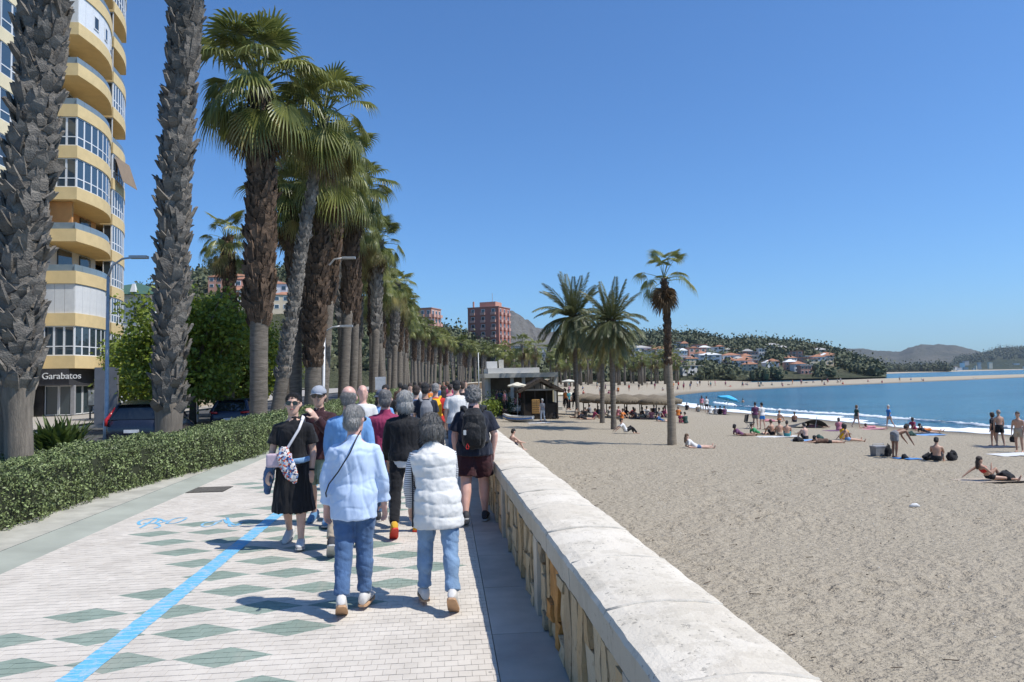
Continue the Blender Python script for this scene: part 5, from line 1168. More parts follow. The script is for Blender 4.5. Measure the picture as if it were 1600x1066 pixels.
def hair_mesh(J, style, vox):
    mb = MB(); s = J['s']*1.08; c = J['head']; u = J['hu']; f, x = J['hf'], J['hx']; O = lambda a, b, d: c+x*a*s+f*b*s+u*d*s
    def blob(p, r):
        b = MB().ball((0, 0, 0), (1, 1, 1), 16, 10); mb.add([p+x*(v[0]*r[0]*s)+f*(v[1]*r[1]*s)+u*(v[2]*r[2]*s) for v in b.v], b.f)
    if style == 'short': blob(O(0, -.010, .042), (.084, .100, .088)); blob(O(0, -.045, -.02), (.078, .066, .075))
    elif style == 'balding': blob(O(0, -.038, .010), (.083, .078, .060)); blob(O(0, -.05, -.03), (.072, .058, .06))
    elif style == 'bob': blob(O(0, -.010, .040), (.092, .104, .096)); blob(O(0, -.035, -.045), (.094, .086, .085)); blob(O(-.05, -.005, -.05), (.045, .065, .075)); blob(O(.05, -.005, -.05), (.045, .065, .075))
    elif style == 'fluffy': blob(O(0, -.018, .034), (.100, .110, .104)); blob(O(0, -.045, -.035), (.108, .092, .088)); blob(O(-.055, -.02, -.06), (.050, .065, .062)); blob(O(.055, -.02, -.06), (.050, .065, .062))
    elif style == 'curly': blob(O(0, -.020, .032), (.102, .110, .106)); blob(O(0, -.045, -.03), (.098, .082, .075))
    elif style == 'bun': blob(O(0, -.016, .052), (.082, .095, .078)); blob(O(0, -.050, -.0), (.080, .060, .07)); blob(O(0, -.125, .03), (.04, .04, .04))
    elif style == 'long': blob(O(0, -.008, .040), (.086, .102, .092)); blob(O(0, -.065, -.10), (.085, .055, .13)); blob(O(0, -.075, -.20), (.08, .045, .12))
    me = voxel(mb, vox, 2)
    am = .016 if style == 'curly' else (.008 if style == 'fluffy' else .005); ff = 34 if style == 'curly' else 26; fz = 30 if style == 'curly' else 7
    displace(me, lambda q_: am*mnoise.noise((q_[0]*ff, q_[1]*ff, q_[2]*fz))+am*.6*mnoise.noise((q_[0]*ff*2.2, q_[1]*ff*2.2, q_[2]*fz*1.5)))
    return me
def shoe(J, n, parent, mat, sole, sneaker=True):
    s = J['s']; A = J['ank'+n]; d = J['foot'+n]; dn = Vector((0, 0, -1)); dn = (dn-d*dn.dot(d)).normalized(); x = d.cross(dn); c = A+dn*.075*s
    def ring(t, hw, z0, z1, k=10):
        out = []
        for j in range(k):
            a = 2*math.pi*j/k; yy = math.sin(a); zz = (z0+z1)/2+(z1-z0)/2*yy; out.append(c+d*t*s+x*(hw*s*(abs(math.cos(a))**.7)*(1 if math.cos(a) >= 0 else -1))-dn*zz*s)
        return out
    R_ = [(-.090, .020, .006, .05), (-.084, .036, .0, .095), (-.045, .045, .0, .118), (.01, .047, .0, .112), (.06, .050, .0, .085), (.12, .052, .0, .066), (.165, .044, .002, .052), (.20, .020, .006, .03)]
    mb = MB(); V = []
    for r_ in R_: V += ring(*r_)
    k = 10; mb.add(V, [(i*k+j, i*k+(j+1) % k, (i+1)*k+(j+1) % k, (i+1)*k+j) for i in range(len(R_)-1) for j in range(k)]+[tuple(range(k-1, -1, -1)), tuple((len(R_)-1)*k+j for j in range(k))])
    o = mb.build('shoe', mat, parent, True)
    mb = MB(); ol = [(-.095, .022), (-.078, .040), (-.03, .046), (.06, .052), (.12, .055), (.17, .046), (.206, .02)]
    P = [c+d*t*s+x*hw*s for t, hw in ol]+[c+d*t*s-x*hw*s for t, hw in reversed(ol)]; m_ = len(P)
    mb.add([p-dn*.006*s for p in P]+[p+dn*.012*s for p in P], [tuple(range(m_)), tuple(range(2*m_-1, m_-1, -1))]+[(i, m_+i, m_+(i+1) % m_, (i+1) % m_) for i in range(m_)]); mb.build('sole', sole, o)
    return o
WHITE_SHOE = M('white_shoe', (.62, .60, .57), .6, .1, 12); TAN_SOLE = M('tan_sole', (.50, .31, .18), .8, .1, 12); GREY_SOLE = M('grey_sole', (.45, .45, .44), .8); DARK_SHOE = M('dark_shoe', (.035, .037, .045), .7)
SUNG = glass_mat('sunglasses', (.01, .009, .008), .1)
def person(label, loc, rz, h, pose, o, vox=.011, group=None, name='person'):
    """one person: body mesh, hair and clothes as children. o: outfit"""
    J = skeleton(h, pose); J['yaw'] = R(pose.get('hyaw', 0)); s = J['s']; w = o.get('w', 1.0); near = vox < .016
    bm = MB(); torso(bm, J, -.09, .53, 0, w, o.get('belly', 0)); head_mb(bm, J, w, vox < .025)
    cov = o.get('top', {}).get('sleeve', 0)
    for n, sg in (('L', -1), ('R', 1)):
        arm(bm, J, n, 2.0, 0, .95*w if w > 1 else w); leg(bm, J, n, 2.0, 0, w)
        if near: hand_mb(bm, J, n, sg, o.get('curl', .5))
        else: bm.tube([J['wr'+n], J['wr'+n]+J['hd'+n]*.16*s], [.032*s, .02*s], 6)
        foot(bm, J, n, -.006 if o.get('shoes') else 0)
    zmin = min(p[2] for p in bm.v); dz = -zmin-(.004 if not o.get('shoes') else -.004)
    if pose.get('sink'): dz -= pose['sink']
    t = thing(name, label, 'person', (loc[0], loc[1], loc[2]+dz), rz, group)
    J['sit'] = pose.get('sit')
    body = ob('body', voxel(bm, vox if not near else min(vox, .009), 2), skin(o.get('skin', 'light')), t)
    if o.get('hair'):
        hme = hair_mesh(J, o['hair'][0], max(vox*.8, .008)); hr = ob('hair', hme, hair_mat(o['hair'][1]), t)
        if near:                                   # loose strands over the cap of hair
            rr_ = random.Random(int(h*1000)); mbh = MB(); n0 = len(hme.vertices); style = o['hair'][0]; ln_ = {'fluffy': .075, 'bob': .085, 'curly': .03, 'long': .1}.get(style, .04); cc = J['head']
            for _ in range(1500 if style != 'balding' else 700):
                v = hme.vertices[rr_.randrange(n0)]; p = v.co.copy(); nn = v.normal; dn_ = -J['hu']+(p-cc).normalized()*.15+Vector((rr_.gauss(0, .35), rr_.gauss(0, .35), rr_.gauss(0, .12)))
                if style == 'curly': dn_ = Vector((rr_.gauss(0, 1), rr_.gauss(0, 1), rr_.gauss(0, 1)))
                dn_ = (dn_-nn*dn_.dot(nn)*.9).normalized(); sd2 = nn.cross(dn_); 
                if sd2.length < .1: continue
                sd2 = sd2.normalized()*rr_.uniform(.0012, .0028); L2 = ln_*rr_.uniform(.5, 1.2); lift = rr_.uniform(.001, .006); q0 = p+nn*.001; q1 = p+nn*(lift+.003)+dn_*L2*.5; q2 = p+nn*lift*rr_.uniform(-.3, 1.6)+dn_*L2
                k0 = len(mbh.v); mbh.v += [tuple(q0-sd2), tuple(q0+sd2), tuple(q1+sd2), tuple(q1-sd2), tuple(q2)]; mbh.f += [(k0, k0+1, k0+2, k0+3), (k0+3, k0+2, k0+4)]
            so_ = mbh.build('hair_strands', hair_mat(o['hair'][1]), hr); so_['kind'] = 'stuff'
    b = o.get('bottom')
    if b:
        mb = MB(); ty = b.get('type', 'pants'); e = b.get('ease', .012); ww = w
        if ty == 'skirt':
            H = J['pel']; K = (J['kneeL']+J['kneeR'])/2; L = b['len']; P = [H+J['up']*.10*s, H, H.lerp(K, L*.35), H.lerp(K, L*.7), H.lerp(K, L)]
            mb.tube(P, [(.15*w*s, .115*w*s), (.185*w*s, .14*w*s), (.20*w*s, .17*s), (.225*w*s, .195*s), (.25*w*s, .215*s)], 18, True, (1, 0, 0))
        else:
            torso(mb, J, -.09, b.get('rise', .10), e, w, o.get('belly', 0)*.6)
            for n in 'LR': leg(mb, J, n, b.get('len', 1.96), e, w, b.get('cuff', .012))
        me = voxel(mb, max(vox, .010), 3 if near else 1)
        if vox < .03:
            if ty == 'skirt': folds(me, .014, (26, 26, 2.2), loc[0])
            else:
                folds(me, .008, (6, 6, 9), loc[0]*3, .005)
                if near: displace(me, lambda c: -.005*max(0.0, 1-abs(mnoise.noise((c[0]*5, c[1]*5, c[2]*12+c[0]*6+loc[0])))*7))
        ob('skirt' if ty == 'skirt' else ('shorts' if b.get('len', 2) < 1.3 else 'trousers'), me, b['mat'], t)
    tp = o.get('top')
    if tp:
        mb = MB(); e = tp.get('ease', .02); torso(mb, J, tp.get('hem', -.08), tp.get('neck', .50), e, w, o.get('belly', 0)*1.0, fl=tp.get('flare', .2), n=18)
        sl_ = tp.get('sleeve', 1.0); se = tp.get('sease', e*.8)
        if sl_ > 0 and not tp.get('split'):
            for n in 'LR': arm(mb, J, n, sl_, se, w if w < 1.05 else w*.95, cuff=tp.get('cuff', .008))
        elif sl_ == 0:
            pass
        if tp.get('collar'): mb.tube([J['neck']-J['up']*.055*s-J['fw']*.008*s, J['neck']+J['hu']*.030*s-J['fw']*.006*s], [(.080*s, .078*s), (.068*s, .070*s)], 14, True, (1, 0, 0))
        me = voxel(mb, max(vox, .010), 6 if near else 1)
        if tp.get('quilt'):
            zz = tp['quilt']; displace(me, lambda c: .011*abs(math.sin(math.pi*(c[2]+.05*c[0]+.018*mnoise.noise((c[0]*7, c[1]*7, c[2]*2)))/zz))**.5-.006+.007*mnoise.noise((c[0]*14, c[1]*14, c[2]*12))+.004*mnoise.noise((c[0]*30, c[1]*30, c[2]*40)))
        elif vox < .03:
            fa, ff_ = tp.get('fold', .012), tp.get('ff', (13, 13, 4.5)); folds(me, fa*.7, ff_, loc[0]*5+1)
            if near:                                # sharper hanging creases and drag lines
                displace(me, lambda c: -fa*.42*max(0.0, 1-abs(mnoise.noise((c[0]*ff_[0]*.8+c[2]*1.5, c[1]*ff_[1]*.8, c[2]*ff_[2]*.8+loc[0])))*7)-fa*.30*max(0.0, 1-abs(mnoise.noise((c[0]*5-c[2]*5, c[1]*5, c[2]*6+loc[1])))*9))
        if tp.get('under'):
            m2 = MB(); 
            for n in 'LR': arm(m2, J, n, 1.98, .012, w*.95, cuff=.008)
            me2 = voxel(m2, max(vox, .010), 2); folds(me2, .006, (10, 10, 12), 3); ob('sleeves', me2, tp['under'], t)
        ob(tp.get('name', 'shirt'), me, tp['mat'], t)
    if o.get('shoes'):
        for n in 'LR': shoe(J, n, t, o['shoes'][0], o['shoes'][1])
    if o.get('glasses') and vox < .03:
        c, u, f, x = J['head'], J['hu'], J['hf'], J['hx']; mb = MB(); s = J['s']*1.08
        for sg in (-1, 1):
            p = c+x*sg*.034*s+f*.094*s+u*.010*s; mb.tube([p-f*.006*s, p+f*.008*s], [(.031*s, .024*s)]*2, 10, True, x); mb.tube([c+x*sg*.064*s+f*.09*s+u*.016*s, c+x*sg*.080*s-f*.01*s+u*.014*s], .004*s, 5)
        mb.tube([c-x*.02*s+f*.098*s+u*.014*s, c+x*.02*s+f*.098*s+u*.014*s], .005*s, 5); mb.build('sunglasses', SUNG, t)
    if o.get('lips') and near:
        c, u, f, x = J['head'], J['hu'], J['hf'], J['hx']; s = J['s']*1.08; MB().tube([c+f*.086*s-u*.058*s-x*.022*s, c+f*.0975*s-u*.057*s, c+f*.086*s-u*.058*s+x*.022*s], [(.003*s, .003*s), (.006*s, .007*s), (.003*s, .003*s)], 6).build('lips', M('lips', (.34, .12, .10), .5), t, True)
    if o.get('hat'):
        c, u, f, x = J['head'], J['hu'], J['hf'], J['hx']; kind, mt = o['hat']; mb = MB(); s = J['s']*1.10; b_ = MB().ball((0, 0, 0), (1, 1, 1), 16, 8)
        keep = [(v[0], v[1], max(v[2], -.15)) for v in b_.v]; mb.add([c+u*.045*s-f*.008*s+x*v[0]*.092*s+f*v[1]*.110*s+u*v[2]*.088*s for v in keep], b_.f); ht = mb.build('cap' if kind == 'cap' else 'hat', mt, t, True)
        if kind == 'cap': MB().add([c+u*(.048-.012*abs(a)/.075)*s+f*(.09+r_)*s+x*a*(1-r_*1.5)*s+u*dz_*s for dz_ in (0, -.008) for r_ in (0.0, .04, .075) for a in (-.075, -.035, 0, .035, .075)], [(i*5+j, i*5+j+1, (i+1)*5+j+1, (i+1)*5+j) for i in (0, 1) for j in range(4)]+[((i+3)*5+j, (i+4)*5+j, (i+4)*5+j+1, (i+3)*5+j+1) for i in (0, 1) for j in range(4)]).build('visor', mt, ht, True)
        else:
            V = []; 
            for r_, dz_ in ((1.0, 0), (1.45, -.035), (1.45, -.043), (1.0, -.008)):
                V += [c+u*(.032+dz_)*s-f*.008*s+x*(.092*r_*math.cos(a*math.pi/10))*s+f*(.110*r_*math.sin(a*math.pi/10))*s for a in range(20)]
            MB().add(V, [(i*20+j, i*20+(j+1) % 20, (i+1)*20+(j+1) % 20, (i+1)*20+j) for i in range(3) for j in range(20)]).build('brim', mt, ht, True)
    t['_'] = 0; del t['_']
    return t, J, dz
# ------------------------------------------------------------------ people on the promenade
JEANS = cloth('jeans_dark', (.075, .14, .265), .9, .28, .6, 12); JEANS_L = cloth('jeans_light', (.20, .31, .46), .9, .22, .6, 12)
q = NT('cloth_pale_blue_shirt'); tc = q.n('TexCoord'); n_ = q.noise(tc.outputs['Object'], 5, 4); wv = q.n('TexWave'); wv.inputs['Scale'].default_value = 42; wv.bands_direction = 'X'; q.l(tc.outputs['Object'], wv.inputs[0])
c = q.ramp(n_, [(.3, (.46, .58, .78)), (.7, (.57, .69, .87))]); c = q.mix(q.math('MULTIPLY', wv.outputs['Fac'], .18), c, (.70, .78, .90)); q.color(c); q.b.inputs['Roughness'].default_value = .85; q.b.inputs['Specular IOR Level'].default_value = .2
b = q.bump(q.noise(q.mapped(tc.outputs['Object'], (1, 1, .35)), 7, 4, .55), .35, .04); PALE = q.m
q = NT('cloth_striped_sleeve'); tc = q.n('TexCoord'); wv = q.n('TexWave'); wv.inputs['Scale'].default_value = 19; wv.bands_direction = 'Z'; q.l(tc.outputs['Object'], wv.inputs[0]); q.color(q.ramp(wv.outputs['Fac'], [(.22, (.03, .035, .06)), (.32, (.66, .66, .66))])); q.b.inputs['Roughness'].default_value = .9; STRIPE = q.m
PUFF = cloth('white_quilt', (.72, .70, .655), .5, .04, .25, 14); BLACK = cloth('black', (.012, .012, .014), .85, .3, .4); MAROON = cloth('maroon', (.045, .016, .020), .85, .25); NAVY = cloth('navy', (.012, .016, .030), .8, .3); BLACKJ = cloth('black_jacket', (.010, .010, .012), .7, .3, .5)
SKYB = cloth('sky_blue', (.16, .33, .60), .85, .12); RASP = cloth('raspberry', (.29, .035, .095), .85, .12); REDS = cloth('dark_red_shorts', (.048, .014, .016), .85, .2); OLIVE = cloth('sage_shorts', (.20, .25, .19), .9, .15); WHITEC = cloth('white', (.68, .67, .65), .85, .06)
GREYC = cloth('grey', (.22, .22, .23), .9, .1); CAPG = cloth('cap_grey', (.36, .38, .42), .9, .1); BLUES = cloth('blue_tee', (.045, .12, .27), .85, .15); REDC = cloth('red', (.50, .03, .025), .85, .1); YELC = cloth('yellow', (.80, .42, .01), .8, .1)
BEIGE = cloth('beige', (.42, .34, .25), .9, .12); PINK = cloth('pink', (.55, .22, .26), .9, .1); TEAL = cloth('teal', (.04, .20, .22), .9, .1); PURP = cloth('purple', (.16, .06, .13), .9, .15); ORNC = cloth('orange', (.62, .19, .04), .9, .1); BROWN = cloth('brown', (.11, .06, .04), .9, .2); DKGRN = cloth('dark_green', (.03, .07, .06), .9, .2); BRBLUE = cloth('bright_blue', (.04, .22, .58), .85, .1); GREENC = cloth('green', (.05, .30, .12), .9, .1)
WALK_A = dict(lean=4, legL=(-16, 3, 18, -38), legR=(12, 3, 4, 3), armL=(8, 10, 12, 2), armR=(-8, 10, 12, 2))
WALK_B = dict(lean=4, legL=(12, 3, 4, 3), legR=(-15, 3, 20, -38), armL=(-8, 10, 12, 2), armR=(8, 10, 12, 2))
# woman walking towards the viewer in a black dress
t1, J1, d1 = person('woman in black dress and sunglasses walking toward the viewer with white-strapped bag', (-1.74, 8.5, 0), R(178), 1.70, dict(lean=0, head=-2, hyaw=4, legL=(10, 2, 3, 8), legR=(-12, 2, 14, -20), armL=(-6, 9, 14, 2), armR=(2, 12, 22, -4)),
    dict(skin='light', hair=('bun', 'black'), top=dict(mat=BLACK, hem=-.02, sleeve=.72, ease=.022, cuff=.02, flare=.1, collar=True), bottom=dict(type='skirt', len=1.2, mat=BLACK), shoes=(WHITE_SHOE, GREY_SOLE), glasses=True, lips=True, w=1.04), .010)
def held(name, label, cat, tp, loc_of): 
    o = thing(name, label, cat, tuple(loc_of.location), loc_of.rotation_euler.z); return o
s = J1['s']; bag = held('crossbody_bag', 'pale pink crossbody bag with white strap and patterned scarf on the woman in black', 'bag', None, t1)
MB().tube([(-.125*s, .085, 1.455*s), (-.10*s, .135, 1.36*s), (-.02*s, .155, 1.22*s), (.06*s, .165, 1.09*s), (.10*s, .17, 1.03*s)], [(.015, .004)]*5, 6, True, (1, 0, 1)).build('strap', M('strap_white', (.68, .66, .66), .7, .05, 9), bag, True)
MB().tube([(-.125*s, .085, 1.455*s), (-.12*s, .0, 1.50*s), (-.10*s, -.10, 1.44*s), (.0, -.155, 1.25*s), (.12*s, -.14, 1.08*s)], [(.022, .005)]*5, 6, True, (1, 0, 1)).build('strap', MATS['strap_white'], bag, True)
mb = MB().box((.11*s, .205, 1.01*s), (.27, .085, .15)); mm = voxel(mb, .012, 4); ob('pouch', mm, M('bag_pink', (.58, .45, .50), .7, .08, 8, .3, 30), bag)
q = NT('patterned_scarf'); tc = q.n('TexCoord'); vo = q.n('TexVoronoi'); vo.inputs['Scale'].default_value = 55; q.l(tc.outputs['Object'], vo.inputs['Vector']); hs = q.n('SeparateColor'); q.l(vo.outputs['Color'], hs.inputs[0])
c = q.mix(q.math('GREATER_THAN', hs.outputs[0], .72), (.70, .66, .62), (.62, .12, .05)); c = q.mix(q.math('GREATER_THAN', hs.outputs[1], .80), c, (.03, .05, .14)); c = q.mix(q.math('GREATER_THAN', hs.outputs[2], .86), c, (.16, .28, .52)); q.color(c); q.b.inputs['Roughness'].default_value = .85; SCARF = q.m
mb = MB(); mb.tube([(.05*s, .235, 1.16*s), (.045*s, .26, 1.05*s), (-.01*s, .265, .93*s), (-.065*s, .26, .82*s), (-.09*s, .25, .745*s)], [(.055, .02), (.085, .035), (.085, .035), (.07, .03), (.02, .015)], 10, True, (1, 0, 0)); mm = voxel(mb, .010, 3); folds(mm, .014, (30, 30, 8), 2); ob('scarf', mm, SCARF, bag)
dj = held('denim_jacket', 'blue denim jacket hanging at the hip of the woman in black', 'jacket', None, t1)
mb = MB(); mb.tube([(.20*s, .10, 1.0*s), (.245*s, .08, .90*s), (.27*s, .06, .78*s), (.285*s, .05, .66*s), (.28*s, .05, .60*s)], [(.05, .06), (.06, .07), (.055, .06), (.04, .05), (.025, .03)], 10); mm = voxel(mb, .012, 2); folds(mm, .016, (14, 14, 12), 1); ob('cloth', mm, JEANS, dj)
MB().tube([(.17*s, .165, 1.0*s), (.0, .182, .985*s), (-.15*s, .165, 1.0*s), (-.20*s, .06, 1.01*s)], [(.03, .012)]*4, 8, True, (0, 0, 1)).build('tied_sleeve', cloth('light_denim', (.20, .34, .52), .9, .2), dj, True)
wt = held('wristwatch', 'black watch on the wrist of the woman in black', 'watch', None, t1); wp = J1['wrL']; MB().tube([wp-J1['hdL']*.03, wp-J1['hdL']*.006], .036, 12).build('band', BLACK, wt)
# man in grey cap behind her, hand raised to his face
t2, J2, d2 = person('man in grey cap and maroon hoodie raising a hand to his face', (-1.66, 9.75, 0), R(176), 1.76, dict(lean=2, head=2, legL=(12, 3, 4, 5), legR=(-8, 3, 12, -12), armL=(48, -2, 112, 34), armR=(-4, 10, 14, 2)),
    dict(skin='light', hair=('short', 'brown'), top=dict(mat=MAROON, hem=-.12, sleeve=1.88, ease=.032, flare=.1, collar=True, name='hoodie'), bottom=dict(len=.95, ease=.03, mat=OLIVE, cuff=.02), shoes=(cloth('blue_shoe', (.10, .22, .38)), GREY_SOLE), glasses=True, hat=('cap', CAPG), w=1.04), .011)
# person in pale blue shirt, back to the viewer
t3, J3, d3 = person('grey-haired person in pale blue shirt and dark jeans walking away in the foreground', (-.76, 6.08, 0), R(-3), 1.59, dict(lean=3, head=6, hyaw=-18, legL=(-8, -1.5, 14, -32), legR=(5, -1, 3, 2), armL=(-3, 14, 14, -2), armR=(3, 14, 12, -2)),
    dict(skin='pink', hair=('short', 'grey'), top=dict(mat=PALE, hem=-.19, sleeve=1.86, ease=.038, sease=.020, flare=.03, collar=True, cuff=.016, fold=.014, ff=(9, 9, 2.6)), bottom=dict(ease=.020, cuff=.014, mat=JEANS, len=1.97), shoes=(WHITE_SHOE, TAN_SOLE), w=1.08, glasses=True, curl=.35), .010)
s = J3['s']; cb = held('shoulder_strap_bag', 'thin black crossbody strap over the pale blue shirt', 'bag', None, t3)
MB().tube([(.07*s, -.02, 1.545*s), (.055*s, -.11, 1.50*s), (.0, -.172, 1.36*s), (-.10*s, -.188, 1.20*s), (-.19*s, -.155, 1.09*s), (-.235*s, -.08, 1.0*s), (-.25*s, .02, .93*s)], .0055, 8).build('strap', M('strap_black', (.01, .01, .012), .5), cb, True)
mb = MB().box((-.20*s, .19, .90*s), (.20, .07, .16)); ob('pouch', voxel(mb, .012, 3), BLACK, cb)
# woman in the white quilted vest
t4, J4, d4 = person('grey-haired woman in white quilted vest and light jeans walking away in the foreground', (-.08, 6.1, 0), R(2), 1.515, dict(lean=9, side=-5, head=13, hyaw=14, legL=(9, 4, 5, 3), legR=(-14, 3, 12, -42), armL=(4, 12, 14, 4), armR=(24, 4, 62, 30)),
    dict(skin='light', hair=('fluffy', 'darkgrey'), top=dict(mat=PUFF, hem=-.26, neck=.525, sleeve=0, ease=.052, flare=.10, collar=True, quilt=.10, under=STRIPE, name='vest'), bottom=dict(ease=.020, cuff=.020, mat=JEANS_L, len=1.93), shoes=(WHITE_SHOE, TAN_SOLE), w=1.06, curl=.5), .010)
s = J4['s']; U4 = J4['up']; P4 = J4['pel']
zp = [P4+U4*t_*s+Vector((-x_*s, y_*s, 0)) for t_, x_, y_ in ((.42, .205, -.02), (.30, .215, -.03), (.15, .222, -.03), (0, .236, -.03), (-.12, .248, -.03), (-.25, .262, -.03))]
MB().tube(zp, [(.006, .012)]*6, 6).build('side_zip', BLACK, t4, True)
# man with the black backpack
t5, J5, d5 = person('man in navy T-shirt and dark red shorts walking beside the sea wall', (.36, 9.5, 0), R(-2), 1.71, dict(lean=6, head=10, hyaw=-8, legL=(-10, 3, 14, -26), legR=(7, 4, 4, 3), armL=(-4, 16, 14, 4), armR=(-2, 20, 16, 6)),
    dict(skin='pink', hair=('curly', 'salt'), top=dict(mat=NAVY, hem=-.10, sleeve=.80, ease=.036, cuff=.024, flare=.12, collar=True), bottom=dict(len=.80, ease=.035, cuff=.02, mat=REDS), shoes=(DARK_SHOE, GREY_SOLE), w=1.26, belly=.02), .011)
s = J5['s']; bk = held('backpack', 'black backpack with two red zip pulls on the man in navy', 'backpack', None, t5); BPM = cloth('backpack_nylon', (.010, .010, .011), .6, .3, .6, 24)
mb = MB(); mb.tube([(0, -.235, .98*s), (0, -.27, 1.06*s), (0, -.28, 1.22*s), (0, -.255, 1.38*s), (0, -.20, 1.47*s)], [(.13, .07), (.155, .095), (.155, .10), (.14, .085), (.09, .04)], 14, True, (1, 0, 0)); mm = voxel(mb, .011, 2); folds(mm, .012, (12, 12, 10), 2); ob('main_pouch', mm, BPM, bk)
mb = MB(); mb.tube([(-.02, -.345, 1.0*s), (-.02, -.365, 1.10*s), (-.02, -.36, 1.24*s), (-.02, -.335, 1.30*s)], [(.10, .03), (.115, .045), (.11, .04), (.08, .02)], 12, True, (1, 0, 0)); mm = voxel(mb, .011, 2); folds(mm, .008, (14, 14, 14), 5); ob('front_pocket', mm, BPM, bk)
for sg in (-1, 1): MB().tube([(sg*.09, -.20, 1.43*s), (sg*.125, -.12, 1.50*s), (sg*.145, .0, 1.505*s), (sg*.15, .12, 1.42*s), (sg*.15, .15, 1.25*s), (sg*.18, .05, 1.08*s), (sg*.16, -.16, 1.02*s)], [(.032, .010)]*7, 6, True, (1, 0, 0)).build('shoulder_strap', BPM, bk, True)
RP = M('red_cord', (.65, .03, .03), .6)
for (x_, z_) in ((-.075, 1.22), (-.085, 1.04)): MB().tube([(x_, -.385, z_*s), (x_-.018, -.39, (z_-.045)*s), (x_-.012, -.392, (z_-.07)*s), (x_+.012, -.392, (z_-.07)*s), (x_+.018, -.39, (z_-.045)*s), (x_, -.385, z_*s)], .0042, 5).build('zip_pull', RP, bk)
MB().box((-.115, -.39, 1.18*s), (.035, .012, .06)).build('tag', M('tag_white', (.6, .6, .58), .7), bk)
# four people between
person('balding man in sky blue shirt seen behind the pale blue shirt', (-1.08, 8.2, 0), R(-2), 1.77, WALK_A, dict(skin='pink', hair=('balding', 'salt'), top=dict(mat=SKYB, hem=-.16, sleeve=1.85, ease=.032, collar=True), bottom=dict(mat=BEIGE), shoes=(DARK_SHOE, GREY_SOLE), w=1.1), .012)
person('man in raspberry red shirt walking away beside the black jacket', (-.80, 9.7, 0), 0, 1.70, WALK_B, dict(skin='pink', hair=('short', 'salt'), top=dict(mat=RASP, hem=-.14, sleeve=1.85, ease=.032, collar=True), bottom=dict(mat=JEANS), shoes=(DARK_SHOE, GREY_SOLE), w=1.1), .012)
t10, J10, d10 = person('woman with grey bob in black jacket over white shirt and black trousers', (-.50, 8.95, 0), 0, 1.69, WALK_A, dict(skin='light', hair=('bob', 'silver'), top=dict(mat=BLACKJ, hem=-.05, sleeve=1.85, ease=.040, collar=True, name='jacket', flare=.05), bottom=dict(mat=BLACK, len=1.9), shoes=(cloth('bright_shoe', (.62, .35, .03)), M('red_sole', (.6, .05, .03), .7)), w=1.08), .012)
mb = MB(); torso(mb, J10, -.13, .02, .030, 1.08); ob('shirt_tail', voxel(mb, .012, 2), WHITEC, t10)
person('bald man in white shirt facing the viewer behind the sky blue shirt', (-1.42, 12.6, 0), R(190), 1.74, dict(lean=0, legL=(8, 3, 4), legR=(-8, 3, 10), armL=(-4, 10, 14, 2), armR=(60, 20, 30, 0)), dict(skin='pink', top=dict(mat=WHITEC, sleeve=.8, ease=.03, hem=-.12), bottom=dict(mat=BEIGE, len=.95), shoes=(WHITE_SHOE, GREY_SOLE)), .018)
person('woman in dark bucket hat, sunglasses and blue top facing the viewer', (-1.18, 13.4, 0), R(180), 1.64, dict(lean=0, legL=(8, 3, 4), legR=(-8, 3, 10), armL=(-4, 10, 14, 2), armR=(75, 40, 100, 20)), dict(skin='light', hair=('bob', 'brown'), top=dict(mat=SKYB, sleeve=.8, ease=.03), bottom=dict(mat=NAVY), shoes=(WHITE_SHOE, GREY_SOLE), hat=('bucket', cloth('hat_slate', (.10, .12, .17))), glasses=True), .016)
def carry_pack(tp, J, mat, label, w=.14):
    s = J['s']; o = thing('backpack', label, 'backpack', tuple(tp.location), tp.rotation_euler.z); mb = MB(); mb.tube([(0, -.22, 1.0*s), (0, -.26, 1.1*s), (0, -.26, 1.28*s), (0, -.2, 1.42*s)], [(w*.85, .05), (w, .085), (w, .08), (w*.6, .04)], 12, True, (1, 0, 0)); ob('pouch', voxel(mb, .016, 2), mat, o)
    for sg in (-1, 1): MB().tube([(sg*.08, -.17, 1.40*s), (sg*.12, -.05, 1.48*s), (sg*.13, .13, 1.38*s), (sg*.15, .10, 1.12*s), (sg*.13, -.15, 1.03*s)], [(.025, .01)]*5, 6, True, (1, 0, 0)).build('strap', mat, o)
